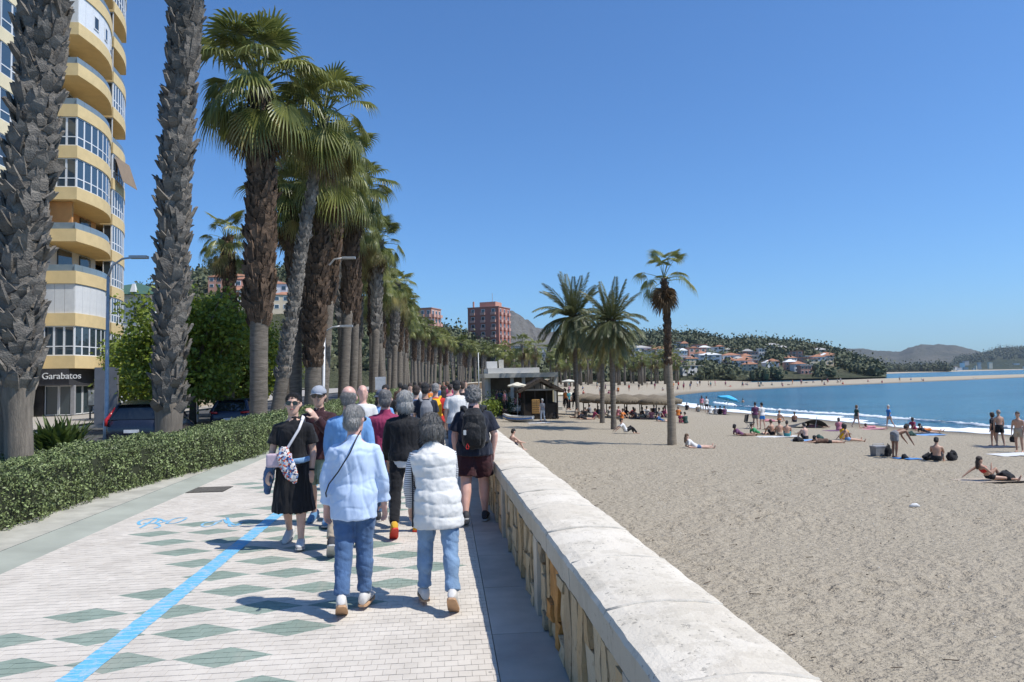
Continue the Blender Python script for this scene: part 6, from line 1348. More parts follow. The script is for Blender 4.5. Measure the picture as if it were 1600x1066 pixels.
CROWD = [  # px, Y, height, facing viewer?, walk, skin, hair, top, sleeve, bottom, length, label
    (650, 16.0, 1.70, 0, 1, 'light', ('short', 'brown'), BLUES, .8, JEANS, 1.9, 'person in blue T-shirt just left of the navy one with grey pack'), (664, 15.0, 1.75, 0, 0, 'tan', ('short', 'black'), NAVY, .8, BLACK, .95, 'man in navy T-shirt carrying a grey pack in the crowd'),
    (680, 16.5, 1.73, 0, 1, 'light', ('short', 'salt'), REDC, .8, NAVY, 1.9, 'person in red top carrying the yellow backpack'), (693, 20.5, 1.64, 0, 0, 'tan', ('long', 'brown'), BLACK, .3, BLACK, 1.9, 'woman all in black in the middle of the crowd'),
    (703, 23.0, 1.66, 0, 1, 'tan', ('bun', 'brown'), PINK, .3, BEIGE, 1.9, 'woman in pink top beyond the woman in black'), (713, 16.0, 1.79, 0, 0, 'light', ('short', 'black'), WHITEC, .8, JEANS, 1.9, 'tall person in white T-shirt left of the man with black backpack'),
    (722, 21.0, 1.74, 0, 1, 'light', ('short', 'brown'), BLACK, .8, JEANS_L, 1.9, 'dark shirted man close left of the man with black backpack'), (632, 17.5, 1.70, 0, 0, 'tan', ('short', 'black'), BLACK, 1.8, BLACK, 1.9, 'dark clad person behind the grey bob'),
    (603, 16.5, 1.72, 1, 0, 'tan', ('short', 'black'), BLACK, .8, BEIGE, .95, 'dark haired person in black facing the viewer beside the bucket hat'),
    (641, 24, 1.70, 1, 0, 'light', ('short', 'brown'), TEAL, .8, JEANS, 1.9, 'walker in teal facing the viewer deep in the crowd'),
    (657, 27, 1.72, 0, 1, 'light', ('short', 'brown'), WHITEC, .8, NAVY, .95, 'white shirted walker deep in the crowd'), (671, 25, 1.66, 0, 0, 'tan', ('bob', 'brown'), ORNC, .5, JEANS, 1.9, 'walker in orange deep in the crowd'),
    (686, 29, 1.70, 1, 1, 'light', ('short', 'black'), BLUES, .8, BEIGE, .95, 'walker in blue facing the viewer deep in the crowd'), (699, 31, 1.71, 0, 0, 'light', ('short', 'lightbrown'), RASP, .8, NAVY, 1.9, 'walker in dark pink deep in the crowd'),
    (709, 34, 1.72, 0, 1, 'tan', ('short', 'black'), GREYC, .8, BLACK, 1.9, 'walker in grey deep in the crowd'), (727, 29, 1.75, 1, 0, 'light', ('short', 'brown'), NAVY, .8, BEIGE, .95, 'walker in navy far up the promenade near the wall'),
    (664, 38, 1.70, 0, 1, 'light', ('short', 'brown'), BLACK, .8, JEANS, 1.9, 'far walker in black up the promenade'), (678, 43, 1.70, 0, 0, 'light', ('short', 'brown'), WHITEC, .8, JEANS, 1.9, 'far walker in white up the promenade'), (693, 47, 1.70, 1, 1, 'tan', ('short', 'black'), REDC, .8, JEANS, 1.9, 'far walker in red up the promenade'),
    (648, 33, 1.72, 0, 1, 'light', ('short', 'black'), NAVY, 1.8, NAVY, 1.9, 'far walker in dark clothes near the palm trunks'), (625, 29, 1.70, 0, 0, 'tan', ('short', 'black'), BROWN, 1.8, JEANS, 1.9, 'walker in brown near the palm trunks')]
for i, (px, Y, h, fv, wk, sk, hr, tp, slv, bt, ln, lb) in enumerate(CROWD):
    p = atY(px, 600, Y); t, J, dz = person(lb, (p[0], Y, 0), R(180*fv+random.uniform(-8, 8)), h, WALK_A if wk else WALK_B, dict(skin=sk, hair=hr, top=dict(mat=tp, sleeve=slv, ease=.03, hem=-.10), bottom=dict(mat=bt, len=ln, ease=.016), shoes=(WHITE_SHOE if i % 2 else DARK_SHOE, GREY_SOLE), w=random.uniform(.98, 1.12)), .018 if Y < 20 else .026, 'people strolling along the promenade')
    if i == 1: carry_pack(t, J, GREYC, 'grey rucksack on the man in navy T-shirt in the crowd', .13)
    if i == 2: carry_pack(t, J, YELC, 'bright yellow backpack on the person in red', .15)
    if i == 3: 
        o = thing('shoulder_bag', 'brown shoulder bag on the woman in black in the crowd', 'bag', tuple(t.location), t.rotation_euler.z); MB().tube([(.18, -.1, 1.12), (.2, -.12, .98), (.2, -.12, .86)], [(.10, .04), (.14, .06), (.13, .05)], 10, True, (0, 1, 0)).build('pouch', BROWN, o, True)
# small sign on a post
p = atY(595, 640, 30); t = thing('post_sign', 'small grey sign on a post among the palm trunks', 'sign', (p[0], 30, 0)); zz = atY(595, 599, 30)[2]
MB().tube([(0, 0, 0), (0, 0, zz+.2)], .035, 8).build('post', STEEL, t); MB().box((0, -.05, zz), (.42, .03, .52)).build('plate', M('sign_plate', (.48, .49, .50), .6), t)
# ------------------------------------------------------------------ beach: restaurant, kiosk, shades, people
CONC = M('pale_concrete', (.50, .48, .42), .9, .1, 1.2); CONW = M('white_roof_edge', (.66, .65, .62), .85, .08, 1)
fy = 66.0
def wp(px, py, Y): return atY(px, py, Y)
rest = thing('beach_restaurant', 'flat-roofed pale beach restaurant with columns behind the thatched kiosk', 'building', (0, 0, 0))
x0, x1 = wp(757, 600, fy)[0], wp(872, 600, fy)[0]; zr0, zr1 = wp(810, 590, fy)[2]+.0, wp(810, 583, fy)[2]; zg = -1.0
MB().box(((x0+x1)/2, fy+4.5, (zr0+zr1)/2), (x1-x0, 9.4, zr1-zr0)).build('roof_slab', CONC, rest)
MB().box(((x0+x1)/2-.6, fy+4.6, zr1+.25), (x1-x0-2.0, 7.6, .48)).build('parapet', CONW, rest)
bx = wp(768, 578, fy+3); MB().box((bx[0], fy+3, zr1+.82), (1.0, 1.6, .66)).build('roof_box', CONW, rest); bx = wp(783, 578, fy+3); MB().box((bx[0], fy+3, zr1+.9), (.45, .8, .8)).build('roof_vent', CONC, rest)
for px in (760, 800, 818, 868): MB().box((wp(px, 600, fy+.4)[0], fy+.4, (zg+zr0)/2), (.30, .30, zr0-zg)).build('column', CONC, rest)
MB().box((x0+.35, fy+3.5, (zg+zr0)/2), (.5, 5.4, zr0-zg)).build('side_wall', CONC, rest); MB().box(((x0+x1)/2, fy+8.8, (zg+zr0)/2), (x1-x0-.4, .3, zr0-zg)).build('back_wall', M('restaurant_back', (.10, .09, .075), .9, .3, 1), rest)
MB().box(((x0+x1)/2, fy+4.5, zg-.05), (x1-x0+.6, 9.8, .3)).build('floor', CONC, rest)
mb = MB(); mb.box((x1-.6, fy+1.0, zg+1.2), (.9, .4, 2.4)); mb.build('end_wall', M('cream_wall', (.62, .55, .36), .9, .1, 1), rest)
# potted greenery at the restaurant side
def bush(label, px, Y, w, h, seed, mat=LEAF_B, group='bushes by the restaurant'):
    p = wp(px, 640, Y); z = float(sand_z(p[None, :2])[0]); g_ = np.random.default_rng(seed); t = thing('bush', label, 'bush', (p[0], Y, z), 0, group); P = g_.normal(size=(900, 3))*[w*.26, w*.26, h*.2]+[0, 0, h*.52]; P[:, 2] = np.abs(P[:, 2]); v, f = leaf_cloud(P, .2, g_); ob('foliage', mesh_np('foliage', v, f), mat, t); MB().tube([(0, 0, -.2), (0, 0, h*.5)], .06, 6).build('stem', TRUNK, t)
bush('dark bush under the restaurant roof, left', 776, 64.5, 1.8, 2.2, 1); bush('dark bush under the restaurant roof, right', 790, 64.0, 1.5, 1.9, 2); bush('pale bush at the left corner of the restaurant', 766, 60, 1.6, 1.7, 3, LEAF_A)
p = wp(748, 600, 62); t = thing('flagpole', 'thin grey pole at the left corner of the restaurant', 'pole', (p[0], 62, -1)); MB().tube([(0, 0, 0), (0, 0, wp(748, 551, 62)[2]+1)], [.06, .04], 8).build('pole', STEEL, t, True); MB().box((0, 0, .05), (.3, .3, .1)).build('foot', CONC, t)
# thatched kiosk
WOODD = M('dark_wood', (.035, .027, .020), .85, .3, 5, .4, 20); THATCH = M('dark_thatch', (.075, .058, .042), .95, .4, 6, 1.0, 30, .05, stretch=(6, 6, 1)); THL = M('pale_thatch', (.24, .195, .135), .95, .35, 4, 1.0, 40, .05, stretch=(8, 8, 1))
kb = on_sand(845, 655); ky = kb[1]; kx0, kx1 = wp(819, 640, ky)[0], wp(871, 640, ky)[0]; kw = kx1-kx0; kz = kb[2]; kt = thing('thatched_kiosk', 'small dark wooden beach kiosk with peaked thatched roof', 'kiosk', ((kx0+kx1)/2, ky+1.2, kz))
eave = wp(845, 608, ky)[2]-kz; apex = wp(845, 595, ky)[2]-kz; d_ = 1.3
MB().box((0, -d_+.04, eave*.27), (kw, .08, eave*.52)).build('counter_front', WOODD, kt); MB().box((-kw/2, 0, eave*.27), (.08, 2*d_-.1, eave*.52)).build('counter_side', WOODD, kt); MB().box((kw/2, 0, eave*.27), (.08, 2*d_-.1, eave*.52)).build('counter_side', WOODD, kt)
MB().box((0, d_, eave*.5), (kw, .08, eave)).build('back_panel', WOODD, kt)
for x_ in (-kw/2+.02, -kw*.17, kw*.17, kw/2-.02): MB().box((x_, -d_-.06, eave/2), (.11, .11, eave)).build('post', WOODD, kt)
MB().box((0, -d_-.12, eave-.05), (kw+.7, .08, .14)).build('beam', M('weathered_beam', (.30, .28, .24), .9, .2, 4), kt)
mb = MB(); ov = .55; ex = kw/2+ov
def gable(y): return [(-ex, y, eave-.12), (0, y, apex+.25), (ex, y, eave-.12), (ex-.1, y, eave-.32), (0, y, apex-.05), (-ex+.1, y, eave-.32)]
A_, B_ = gable(-d_-ov), gable(d_+ov); mb.add(A_+B_, [(0, 1, 7, 6), (1, 2, 8, 7), (2, 3, 9, 8), (3, 4, 10, 9), (4, 5, 11, 10), (5, 0, 6, 11), (0, 5, 4, 1), (1, 4, 3, 2), (6, 7, 10, 11), (7, 8, 9, 10)]); mb.build('thatch_roof', THATCH, kt)
for k in range(70):
    pass
mb = MB(); r = random.Random(2)
for k in range(420):
    sx = r.choice((-1, 1)); u = r.random(); y_ = r.uniform(-d_-ov, d_+ov); x_ = sx*ex*u; z_ = apex+.25-(apex+.37-eave)*u; mb.add([(x_, y_-.05, z_+.02), (x_, y_+.05, z_+.02), (x_+sx*.34, y_+r.uniform(-.06, .06), z_-.22)], [(0, 1, 2)])
o = mb.build('thatch_strands', THATCH, kt); o['kind'] = 'stuff'
for i in range(3): MB().tube([(-kw*.17*(1-i), -d_-.08, eave-.1), (kw*.1*(i-1)*2.2, -d_-.08, apex-.1)], .04, 6).build('truss', WOODD, kt)
# display board on the kiosk
p = wp(837, 640, ky-.5); zb0, zb1 = wp(837, 646, ky-.5)[2], wp(837, 624, ky-.5)[2]; t = thing('display_board', 'orange wooden board hung with small dark items at the kiosk', 'display board', (p[0], ky-.62, kz)); bw = .62
MB().box((0, 0, (zb0+zb1)/2-kz), (bw, .05, zb1-zb0)).build('board', M('orange_wood', (.58, .32, .10), .8, .15, 5), t)
for i in range(4):
    for j in range(6): MB().box((-.22+.145*i, -.04, zb0-kz+.12+(zb1-zb0-.2)*j/5.2), (.085, .04, .055)).build('item', M('small_dark_item', (.07, .04, .03), .6), t)
for s_ in (-.25, .25): MB().tube([(s_, 0, 0), (s_, 0, zb0-kz+.05)], .025, 6).build('leg', WOODD, t)
# boat
bp_ = on_sand(806, 651); p = wp(809, 636, 55); t = thing('rowing_boat', 'white rowing boat with blue hull band drawn up near the kiosk', 'boat', (p[0], 55, float(sand_z(p[None, :2])[0])), R(62)); t.scale = (.62,)*3; mb = MB(); mb2 = MB(); mb3 = MB()
S = [(-2.0, .42, .2, .75), (-1.2, .68, .08, .70), (0, .80, .0, .70), (1.2, .62, .1, .8), (2.0, .12, .4, 1.05)]; V = []; V2 = []
for y_, hw, z0_, z1_ in S: V += [(-hw, y_, z1_), (-hw*.85, y_, (z0_+z1_)/2), (0, y_, z0_), (hw*.85, y_, (z0_+z1_)/2), (hw, y_, z1_)]
mb.add(V, [(i*5+j, i*5+j+1, (i+1)*5+j+1, (i+1)*5+j) for i in range(4) for j in range(4)]); mb.add([(a*.94, b_*.97, c_+.03) for a, b_, c_ in V], [(i*5+j, (i+1)*5+j, (i+1)*5+j+1, i*5+j+1) for i in range(4) for j in range(4)]); mb.add([V[0], V[1], V[2], V[3], V[4]], [(0, 1, 2, 3, 4)])
mb.build('hull', M('boat_white', (.62, .60, .55), .6, .1, 3), t)
for sg in (-1, 1):
    V = []
    for y_, hw, z0_, z1_ in S: zm = z0_*.5+z1_*.5; V += [(sg*(hw*.93+.02), y_, zm*.45+z1_*.55-.02), (sg*(hw*.86+.02), y_, zm-.03)]
    MB().add(V, [(2*i, 2*i+1, 2*i+3, 2*i+2) for i in range(4)]).build('blue_band', M('boat_blue', (.04, .16, .45), .5), t)
MB().box((0, -.3, .5), (1.2, .22, .05)).build('thwart', WOODD, t)
# parasols -----------------------------------------------------------------------
def parasol(label, base, h, r_, cap, mat, group, thatch=False, name='parasol', tilt=0.0):
    t = thing(name, label, 'parasol', tuple(base), 0, group); t.rotation_euler = (0, tilt, 0); MB().tube([(0, 0, -.2), (0, 0, h)], .05 if thatch else .025, 8).build('pole', WOODD if thatch else WHITEC, t)
    n = 20 if thatch else 12; mb = MB(); rows = [(.04, h+cap), (r_*.5, h+cap*.62), (r_, h), (r_*.97, h-.28 if thatch else h-.10), (r_*.5, h+cap*.3), (.04, h+cap*.55)]; V = []
    for k, (q_, z) in enumerate(rows): V += [(q_*math.cos(2*math.pi*j/n)*(1+(.06*random.uniform(-1, 1) if thatch and k in (2, 3) else 0)), q_*math.sin(2*math.pi*j/n), z-(.12*random.random() if thatch and k == 3 else 0)+(0 if thatch or k != 2 or j % 2 else .06)) for j in range(n)]
    mb.add(V, [(i*n+j, i*n+(j+1) % n, (i+1)*n+(j+1) % n, (i+1)*n+j) for i in range(5) for j in range(n)]); cn = mb.build('canopy', mat, t, thatch)
    if thatch:
        m2 = MB(); rr_ = random.Random(int(base[0]*100))
        for k in range(240):
            a = rr_.uniform(0, 6.283); q_ = r_*rr_.uniform(.3, 1.02); z = h+cap*(1-q_/r_)+.02; m2.add([(q_*math.cos(a-.03), q_*math.sin(a-.03), z), (q_*math.cos(a+.03), q_*math.sin(a+.03), z), ((q_+.22)*math.cos(a), (q_+.22)*math.sin(a), z-.30)], [(0, 1, 2)])
        o = m2.build('straw', mat, cn); o['kind'] = 'stuff'
    return t
TH = [(912, 648), (934, 650), (957, 652), (980, 653), (1003, 653), (1026, 655), (920, 644), (948, 645), (976, 646), (1000, 647), (1022, 648), (1040, 652)]
for i, (px, py) in enumerate(TH):
    b = on_sand(px, py); parasol('straw thatched beach shade, %s of the %s row counted from the left' % (ordinal(i % 6), 'front' if i < 6 else 'back'), b, 1.55, 1.45, .38, THL, 'thatched shades on the sand', True, 'straw_parasol')
b = on_sand(1133, 648); parasol('bright blue beach umbrella by the water', b, 1.6, 1.15, .38, cloth('umbrella_blue', (.05, .42, .72), .7, .08), None, False, 'beach_umbrella', R(14))
for i, (px, py, Y, lb) in enumerate(((884, 617, 68, 'large cream market umbrella right of the thatched kiosk'), (889, 596, 105, 'small white umbrella far behind the kiosk'), (808, 603, 60, 'white umbrella under the restaurant roof'))):
    p = wp(px, py, Y); z = float(sand_z(p[None, :2])[0]); parasol(lb, (p[0], Y, z), p[2]-z, (1.3, 1.1, .8)[i], .3, cloth('cream_canvas', (.66, .62, .50), .8, .05), None, False, 'market_umbrella')

# people on the sand -----------------------------------------------------------------
POSE = dict(stand=dict(lean=2, legL=(4, 4, 4), legR=(-4, 4, 6), armL=(0, 10, 12, 2), armR=(4, 10, 16, 2)), walk=WALK_A,
    sit=dict(lean=8, head=12, legL=(140, 8, 112, 5), legR=(134, 9, 104, 5), armL=(48, 8, 34, 4), armR=(48, 8, 30, 4)),
    sitlegs=dict(lean=-12, head=10, legL=(88, 6, 3, 75), legR=(86, 8, 5, 75), armL=(-43, 12, 2, 0), armR=(-43, 12, 2, 0)),
    recline=dict(lean=-50, head=34, legL=(93, 5, 4, 70), legR=(89, 8, 2, 70), armL=(-12, 12, 98, 0), armR=(-12, 12, 98, 0)),
    kneesup=dict(lean=-32, head=26, legL=(128, 4, 105, 20), legR=(118, 6, 80, 15), armL=(-52, 12, 2, 0), armR=(-52, 12, 2, 0)),
    oneknee=dict(lean=-38, head=24, legL=(130, 5, 108, 20), legR=(88, 12, 4, 70), armL=(-56, 12, 2, 0), armR=(40, 20, 125, 20)),
    lie=dict(lean=-86, head=40, legL=(91, 5, 3, 60), legR=(90, 8, 3, 60), armL=(-85, 14, 5, 0), armR=(-85, 14, 5, 0)),
    prone=dict(lean=86, head=-20, legL=(-92, 5, 2, -80), legR=(-91, 7, 2, -80), armL=(130, 30, 60, 40), armR=(130, 30, 60, 40)),
    bend=dict(lean=78, head=-10, legL=(6, 5, 8), legR=(-4, 5, 4), armL=(30, 6, 10, 2), armR=(24, 6, 12, 2)))
for k_ in ('sit', 'sitlegs', 'recline', 'kneesup', 'oneknee', 'lie', 'prone'): POSE[k_]['sink'] = .05      # bodies settle into the loose sand
TPL = {}
def bather(label, pos, rz, pose, h=1.70, sk='tan', hair=('short', 'brown'), top=None, bot=None, kind='shorts', group=None, vox=.028):
    """copies of one figure per pose and cut of clothes; colours differ per person"""
    key = (pose, hair[0], top is not None, kind if bot is not None else None, vox, 'bikini' in label)
    if key not in TPL:
        o = dict(skin=sk, hair=hair)
        if top is not None: o['top'] = dict(mat=top, sleeve=0, ease=.014, hem=.24, neck=.39, name='bikini_top') if 'bikini' in label else dict(mat=top, sleeve=.7, ease=.022, hem=-.06)
        if bot is not None: o['bottom'] = dict(mat=bot, len={'shorts': .62, 'brief': .18, 'pants': 1.9}[kind], ease=.014)
        t, J, dz = person(label, (pos[0], pos[1], pos[2]), R(rz), 1.70, POSE[pose], o, vox, group); TPL[key] = [(c.name.split('.')[0], c.data) for c in t.children], dz; t.scale = (h/1.70,)*3; t.location.z = pos[2]+dz*h/1.70; return t
    parts, dz = TPL[key]; k = h/1.70; t = thing('person', label, 'person', (pos[0], pos[1], pos[2]+dz*k), R(rz), group); t.scale = (k,)*3
    for nm, me in parts:
        ob(nm, me, {'body': skin(sk), 'hair': hair_mat(hair[1]), 'shirt': top}.get(nm, bot), t)
    return t
G = 'people on the beach'; S_ = on_sand
bather('person in white T-shirt and black trousers sitting with knees up below the date palm', S_(978, 677.5), -90, 'kneesup', 1.75, 'tan', ('short', 'black'), WHITEC, BLACK, 'pants', G, .02)
bather('long-haired woman in white top and denim shorts reclining by the lone palm', S_(1086, 700.5), -92, 'recline', 1.66, 'light', ('long', 'lightbrown'), WHITEC, JEANS, 'shorts', G, .02)
p = atY(799, 690, 33); bather('bare-shouldered dark-haired man sitting on the sand close behind the sea wall', (p[0], 33, float(sand_z(p[None, :2])[0])), -60, 'sit', 1.8, 'light', ('short', 'black'), None, NAVY, 'shorts', G, .02)
bather('woman in red bikini reclining with one knee up at the right edge', S_(1546, 752), -95, 'oneknee', 1.52, 'tan', ('long', 'brown'), REDC, BLACK, 'brief', G, .018)
bather('bare-backed man sitting facing the sea with black bags beside him', S_(1464, 721), -40, 'sit', 1.75, 'tan', ('short', 'black'), None, BLACK, 'shorts', G, .018)
bather('thin bare-chested man bending down beside the grey cool box', S_(1399, 715.5), -80, 'bend', 1.76, 'brown', ('short', 'black'), None, GREYC, 'shorts', G, .02)
bather('broad bare-backed man in black shorts standing at the waterline', S_(1563, 698), -8, 'stand', 1.76, 'tan', ('balding', 'salt'), None, BLACK, 'shorts', G, .02)
bather('woman in dark swimsuit standing beside the man in black shorts', S_(1553, 697), 30, 'stand', 1.62, 'tan', ('bob', 'brown'), NAVY, NAVY, 'brief', G, .02)
bather('man in beige shorts standing by the white towel at the right edge', S_(1593, 707), 120, 'stand', 1.76, 'tan', ('short', 'brown'), None, BEIGE, 'shorts', G, .02)
bather('walker in bright blue shirt along the waterline', S_(1390, 669), 95, 'walk', 1.68, 'light', ('short', 'silver'), BRBLUE, BEIGE, 'shorts', G)
bather('walker in dark green top along the waterline', S_(1339, 668), -80, 'walk', 1.62, 'light', ('bob', 'lightbrown'), DKGRN, GREYC, 'shorts', G)
bather('standing man in maroon shirt and grey shorts in the beach group', S_(1181, 670), -30, 'stand', 1.76, 'light', ('short', 'black'), PURP, GREYC, 'shorts', G)
bather('standing man in white T-shirt and blue shorts in the beach group', S_(1191.5, 671), 20, 'stand', 1.76, 'light', ('short', 'black'), WHITEC, BRBLUE, 'shorts', G)
bather('woman in dark purple reclining at the left of the beach group', S_(1158, 681), -90, 'recline', 1.66, 'brown', ('bob', 'black'), PURP, BROWN, 'shorts', G)
bather('person lying in a green top in the beach group', S_(1184, 679), -85, 'recline', 1.66, 'light', ('short', 'brown'), GREENC, BEIGE, 'shorts', G)
bather('bare-backed sitter, left of three in a row', S_(1207, 680), 15, 'sit', 1.74, 'tan', ('short', 'brown'), None, BLACK, 'shorts', G); bather('bare-backed sitter, middle of three in a row', S_(1219, 681), -10, 'sit', 1.74, 'tan', ('short', 'brown'), None, BEIGE, 'shorts', G); bather('bare-backed sitter in teal shorts, right of three in a row', S_(1230, 683), -30, 'sit', 1.76, 'tan', ('short', 'black'), None, TEAL, 'shorts', G)
bather('pale man hunched forward on a white towel', S_(1259, 687), 10, 'sit', 1.72, 'light', ('short', 'black'), None, BLACK, 'shorts', G); bather('person lying flat right of the dark bag', S_(1290, 692), -95, 'lie', 1.7, 'tan', ('short', 'black'), BROWN, BLACK, 'shorts', G)
bather('tanned sitter close to the surf behind the standing men', S_(1217, 658), -60, 'sit', 1.7, 'tan', ('short', 'lightbrown'), None, ORNC, 'brief', G); bather('small sitter close to the surf left of the black shade', S_(1242, 660), -20, 'sit', 1.6, 'brown', ('short', 'black'), None, NAVY, 'shorts', G)
bather('person lying on a pink towel behind the standing men', S_(1205, 659), -95, 'lie', 1.7, 'light', ('short', 'brown'), PINK, PINK, 'shorts', G); bather('person lying right of the black shade', S_(1275, 668), -95, 'lie', 1.7, 'light', ('bob', 'lightbrown'), PINK, BEIGE, 'shorts', G)
bather('woman in pink sitting beside a purple towel', S_(1311, 673), -30, 'sit', 1.62, 'tan', ('bob', 'brown'), PINK, PINK, 'brief', G); bather('tanned woman in light blue shorts leaning back on the sand', S_(1324, 690), -92, 'sitlegs', 1.66, 'tan', ('bob', 'black'), None, SKYB, 'brief', G); bather('second sunbather just left of the woman in light blue shorts', S_(1317, 687), -60, 'sit', 1.66, 'brown', ('bob', 'brown'), YELC, BLACK, 'brief', G)
bather('woman in red sitting among dark towels near the surf', S_(1428, 672), -70, 'sitlegs', 1.66, 'brown', ('bob', 'brown'), RASP, REDC, 'brief', G); bather('dark-haired person lying near the woman in red', S_(1446, 677), -95, 'recline', 1.6, 'tan', ('short', 'black'), NAVY, NAVY, 'shorts', G); bather('person lying along the waterline right of the walker in blue', S_(1452, 674), -95, 'lie', 1.7, 'tan', ('bob', 'brown'), ORNC, BEIGE, 'brief', G)
bather('person lying along the waterline between the two walkers', S_(1365, 670), -95, 'lie', 1.7, 'light', ('short', 'brown'), PINK, BEIGE, 'brief', G)
bather('standing bather left of the blue umbrella in patterned clothes', S_(1097, 642), 0, 'stand', 1.7, 'tan', ('long', 'brown'), PINK, BEIGE, 'pants', G); bather('standing bather in white top and dark shorts left of the blue umbrella', S_(1104.5, 644.5), 0, 'stand', 1.7, 'light', ('short', 'brown'), WHITEC, BLACK, 'shorts', G)
for i, (px, py, tp, lb) in enumerate(((1091, 644, BEIGE, 'sitter in beige left of the blue umbrella'), (1110, 646.5, WHITEC, 'sitter in white below the blue umbrella'), (1118, 648, GREYC, 'sitter in grey below the blue umbrella'), (1125, 648, BLACK, 'sitter in black under the blue umbrella'), (1132, 648.5, PURP, 'sitter in purple at the pole of the blue umbrella'), (1073, 641, BLACK, 'dark sitter at the waterline left of the umbrella'))):
    bather(lb, S_(px, py), random.uniform(-60, 60), 'sit', 1.68, 'light', ('short', 'brown'), tp, BLACK, 'shorts', G)
p = atY(1161, 635, 105); bather('lone bather standing chest deep in the sea', (p[0], p[1], SEA-1.15), 0, 'stand', 1.7, 'tan', ('short', 'black'), None, BLACK, 'shorts', G)
bather('sitter in blue lying beside the lone palm', S_(1034, 659), -90, 'recline', 1.66, 'light', ('short', 'black'), BLUES, GREYC, 'shorts', G); bather('sitter in orange right of the lone palm', S_(1060, 650), -20, 'sit', 1.66, 'light', ('bob', 'lightbrown'), ORNC, BEIGE, 'shorts', G); bather('sitter in bright pink right of the lone palm', S_(1064, 661), -30, 'sit', 1.6, 'light', ('short', 'black'), RASP, PINK, 'shorts', G); bather('sitter in dark green beside the one in bright pink', S_(1072, 662), 20, 'sit', 1.66, 'light', ('short', 'brown'), DKGRN, BROWN, 'shorts', G)
bather('person in pale grey clothes standing beside the display board', S_(848, 660), 30, 'stand', 1.74, 'light', ('short', 'silver'), GREYC, cloth('pale_grey_trousers', (.50, .51, .53)), 'pants', G, .02); bather('person in brown sitting on the sand left of the kiosk', S_(791, 653), 10, 'sit', 1.72, 'light', ('short', 'black'), BROWN, BLACK, 'pants', G); bather('dark figure sitting in the shade of the kiosk', S_(865, 655), -40, 'sit', 1.7, 'tan', ('short', 'black'), BLACK, BLACK, 'pants', G)
for i, (px, py, tp, lb) in enumerate(((796, 646, NAVY, 'dark dressed person standing at the bow of the boat'), (804, 646, PINK, 'person in pink standing beside the kiosk'), (813, 645, BROWN, 'person in brown standing close to the kiosk'))): bather(lb, S_(px, py), random.uniform(-90, 90), 'stand', 1.7, 'tan', ('short', 'black'), tp, BLACK, 'pants', G)
rb = random.Random(12); TOPS = [WHITEC, REDC, BLUES, PINK, PURP, BLACK, GREYC, ORNC, RASP, TEAL, BEIGE, NAVY]
for i in range(26):
    px, py = 900+5.6*i+rb.uniform(-2, 2), rb.uniform(645, 656); c_ = rb.randrange(12); nm = 'white red blue pink purple black grey orange raspberry teal beige navy'.split()[c_]
    bather('bather in %s resting under the thatched shades' % nm, S_(px, py), rb.uniform(-120, 60), rb.choice(['sit', 'recline', 'sitlegs', 'sit']), 1.68, rb.choice(['tan', 'light', 'brown']), ('short', rb.choice(['brown', 'black', 'lightbrown'])), TOPS[c_], rb.choice([BLACK, NAVY, BEIGE]), 'shorts', 'bathers under the thatched shades')
for i in range(34):
    px = rb.uniform(880, 1052) if i < 22 else rb.uniform(1050, 1130); py = rb.uniform(605, 622) if px < 1040 else rb.uniform(603, 610); q_ = S_(px, py)
    if float(sea_dist(q_[None, :2])[0]) < 4: continue
    bather('small figure on the far curve of the beach', q_, rb.uniform(0, 360), rb.choice(['stand', 'walk', 'stand', 'sit']), 1.7, 'tan', ('short', 'brown'), TOPS[i % 12], rb.choice([BLACK, NAVY, BEIGE]), 'shorts', 'small figures on the far beach')
for i in range(46):
    px = rb.uniform(1130, 1600); f_ = (px-1130)/470; py = 608.5-f_*16-rb.uniform(1, 7)*(1-.5*f_); q_ = S_(px, py)
    if float(sea_dist(q_[None, :2])[0]) < 3: continue
    bather('tiny distant figure on the sand spit', q_, rb.uniform(0, 360), rb.choice(['stand', 'walk', 'sit', 'lie']), 1.7, 'tan', ('short', 'brown'), TOPS[i % 12], rb.choice([BLACK, NAVY, BEIGE]), 'shorts', 'tiny figures on the sand spit')
for i in range(12):
    px = rb.uniform(776, 815) if i < 7 else rb.uniform(875, 900); Y = rb.uniform(60, 70); p = atY(px, 640, Y); bather('guest in the shade at the beach restaurant', (p[0], Y, max(-.95, float(sand_z(p[None, :2])[0]))), rb.uniform(0, 360), 'stand', 1.68, 'tan', ('short', 'brown'), TOPS[i], BLACK, 'pants', 'guests at the beach restaurant')
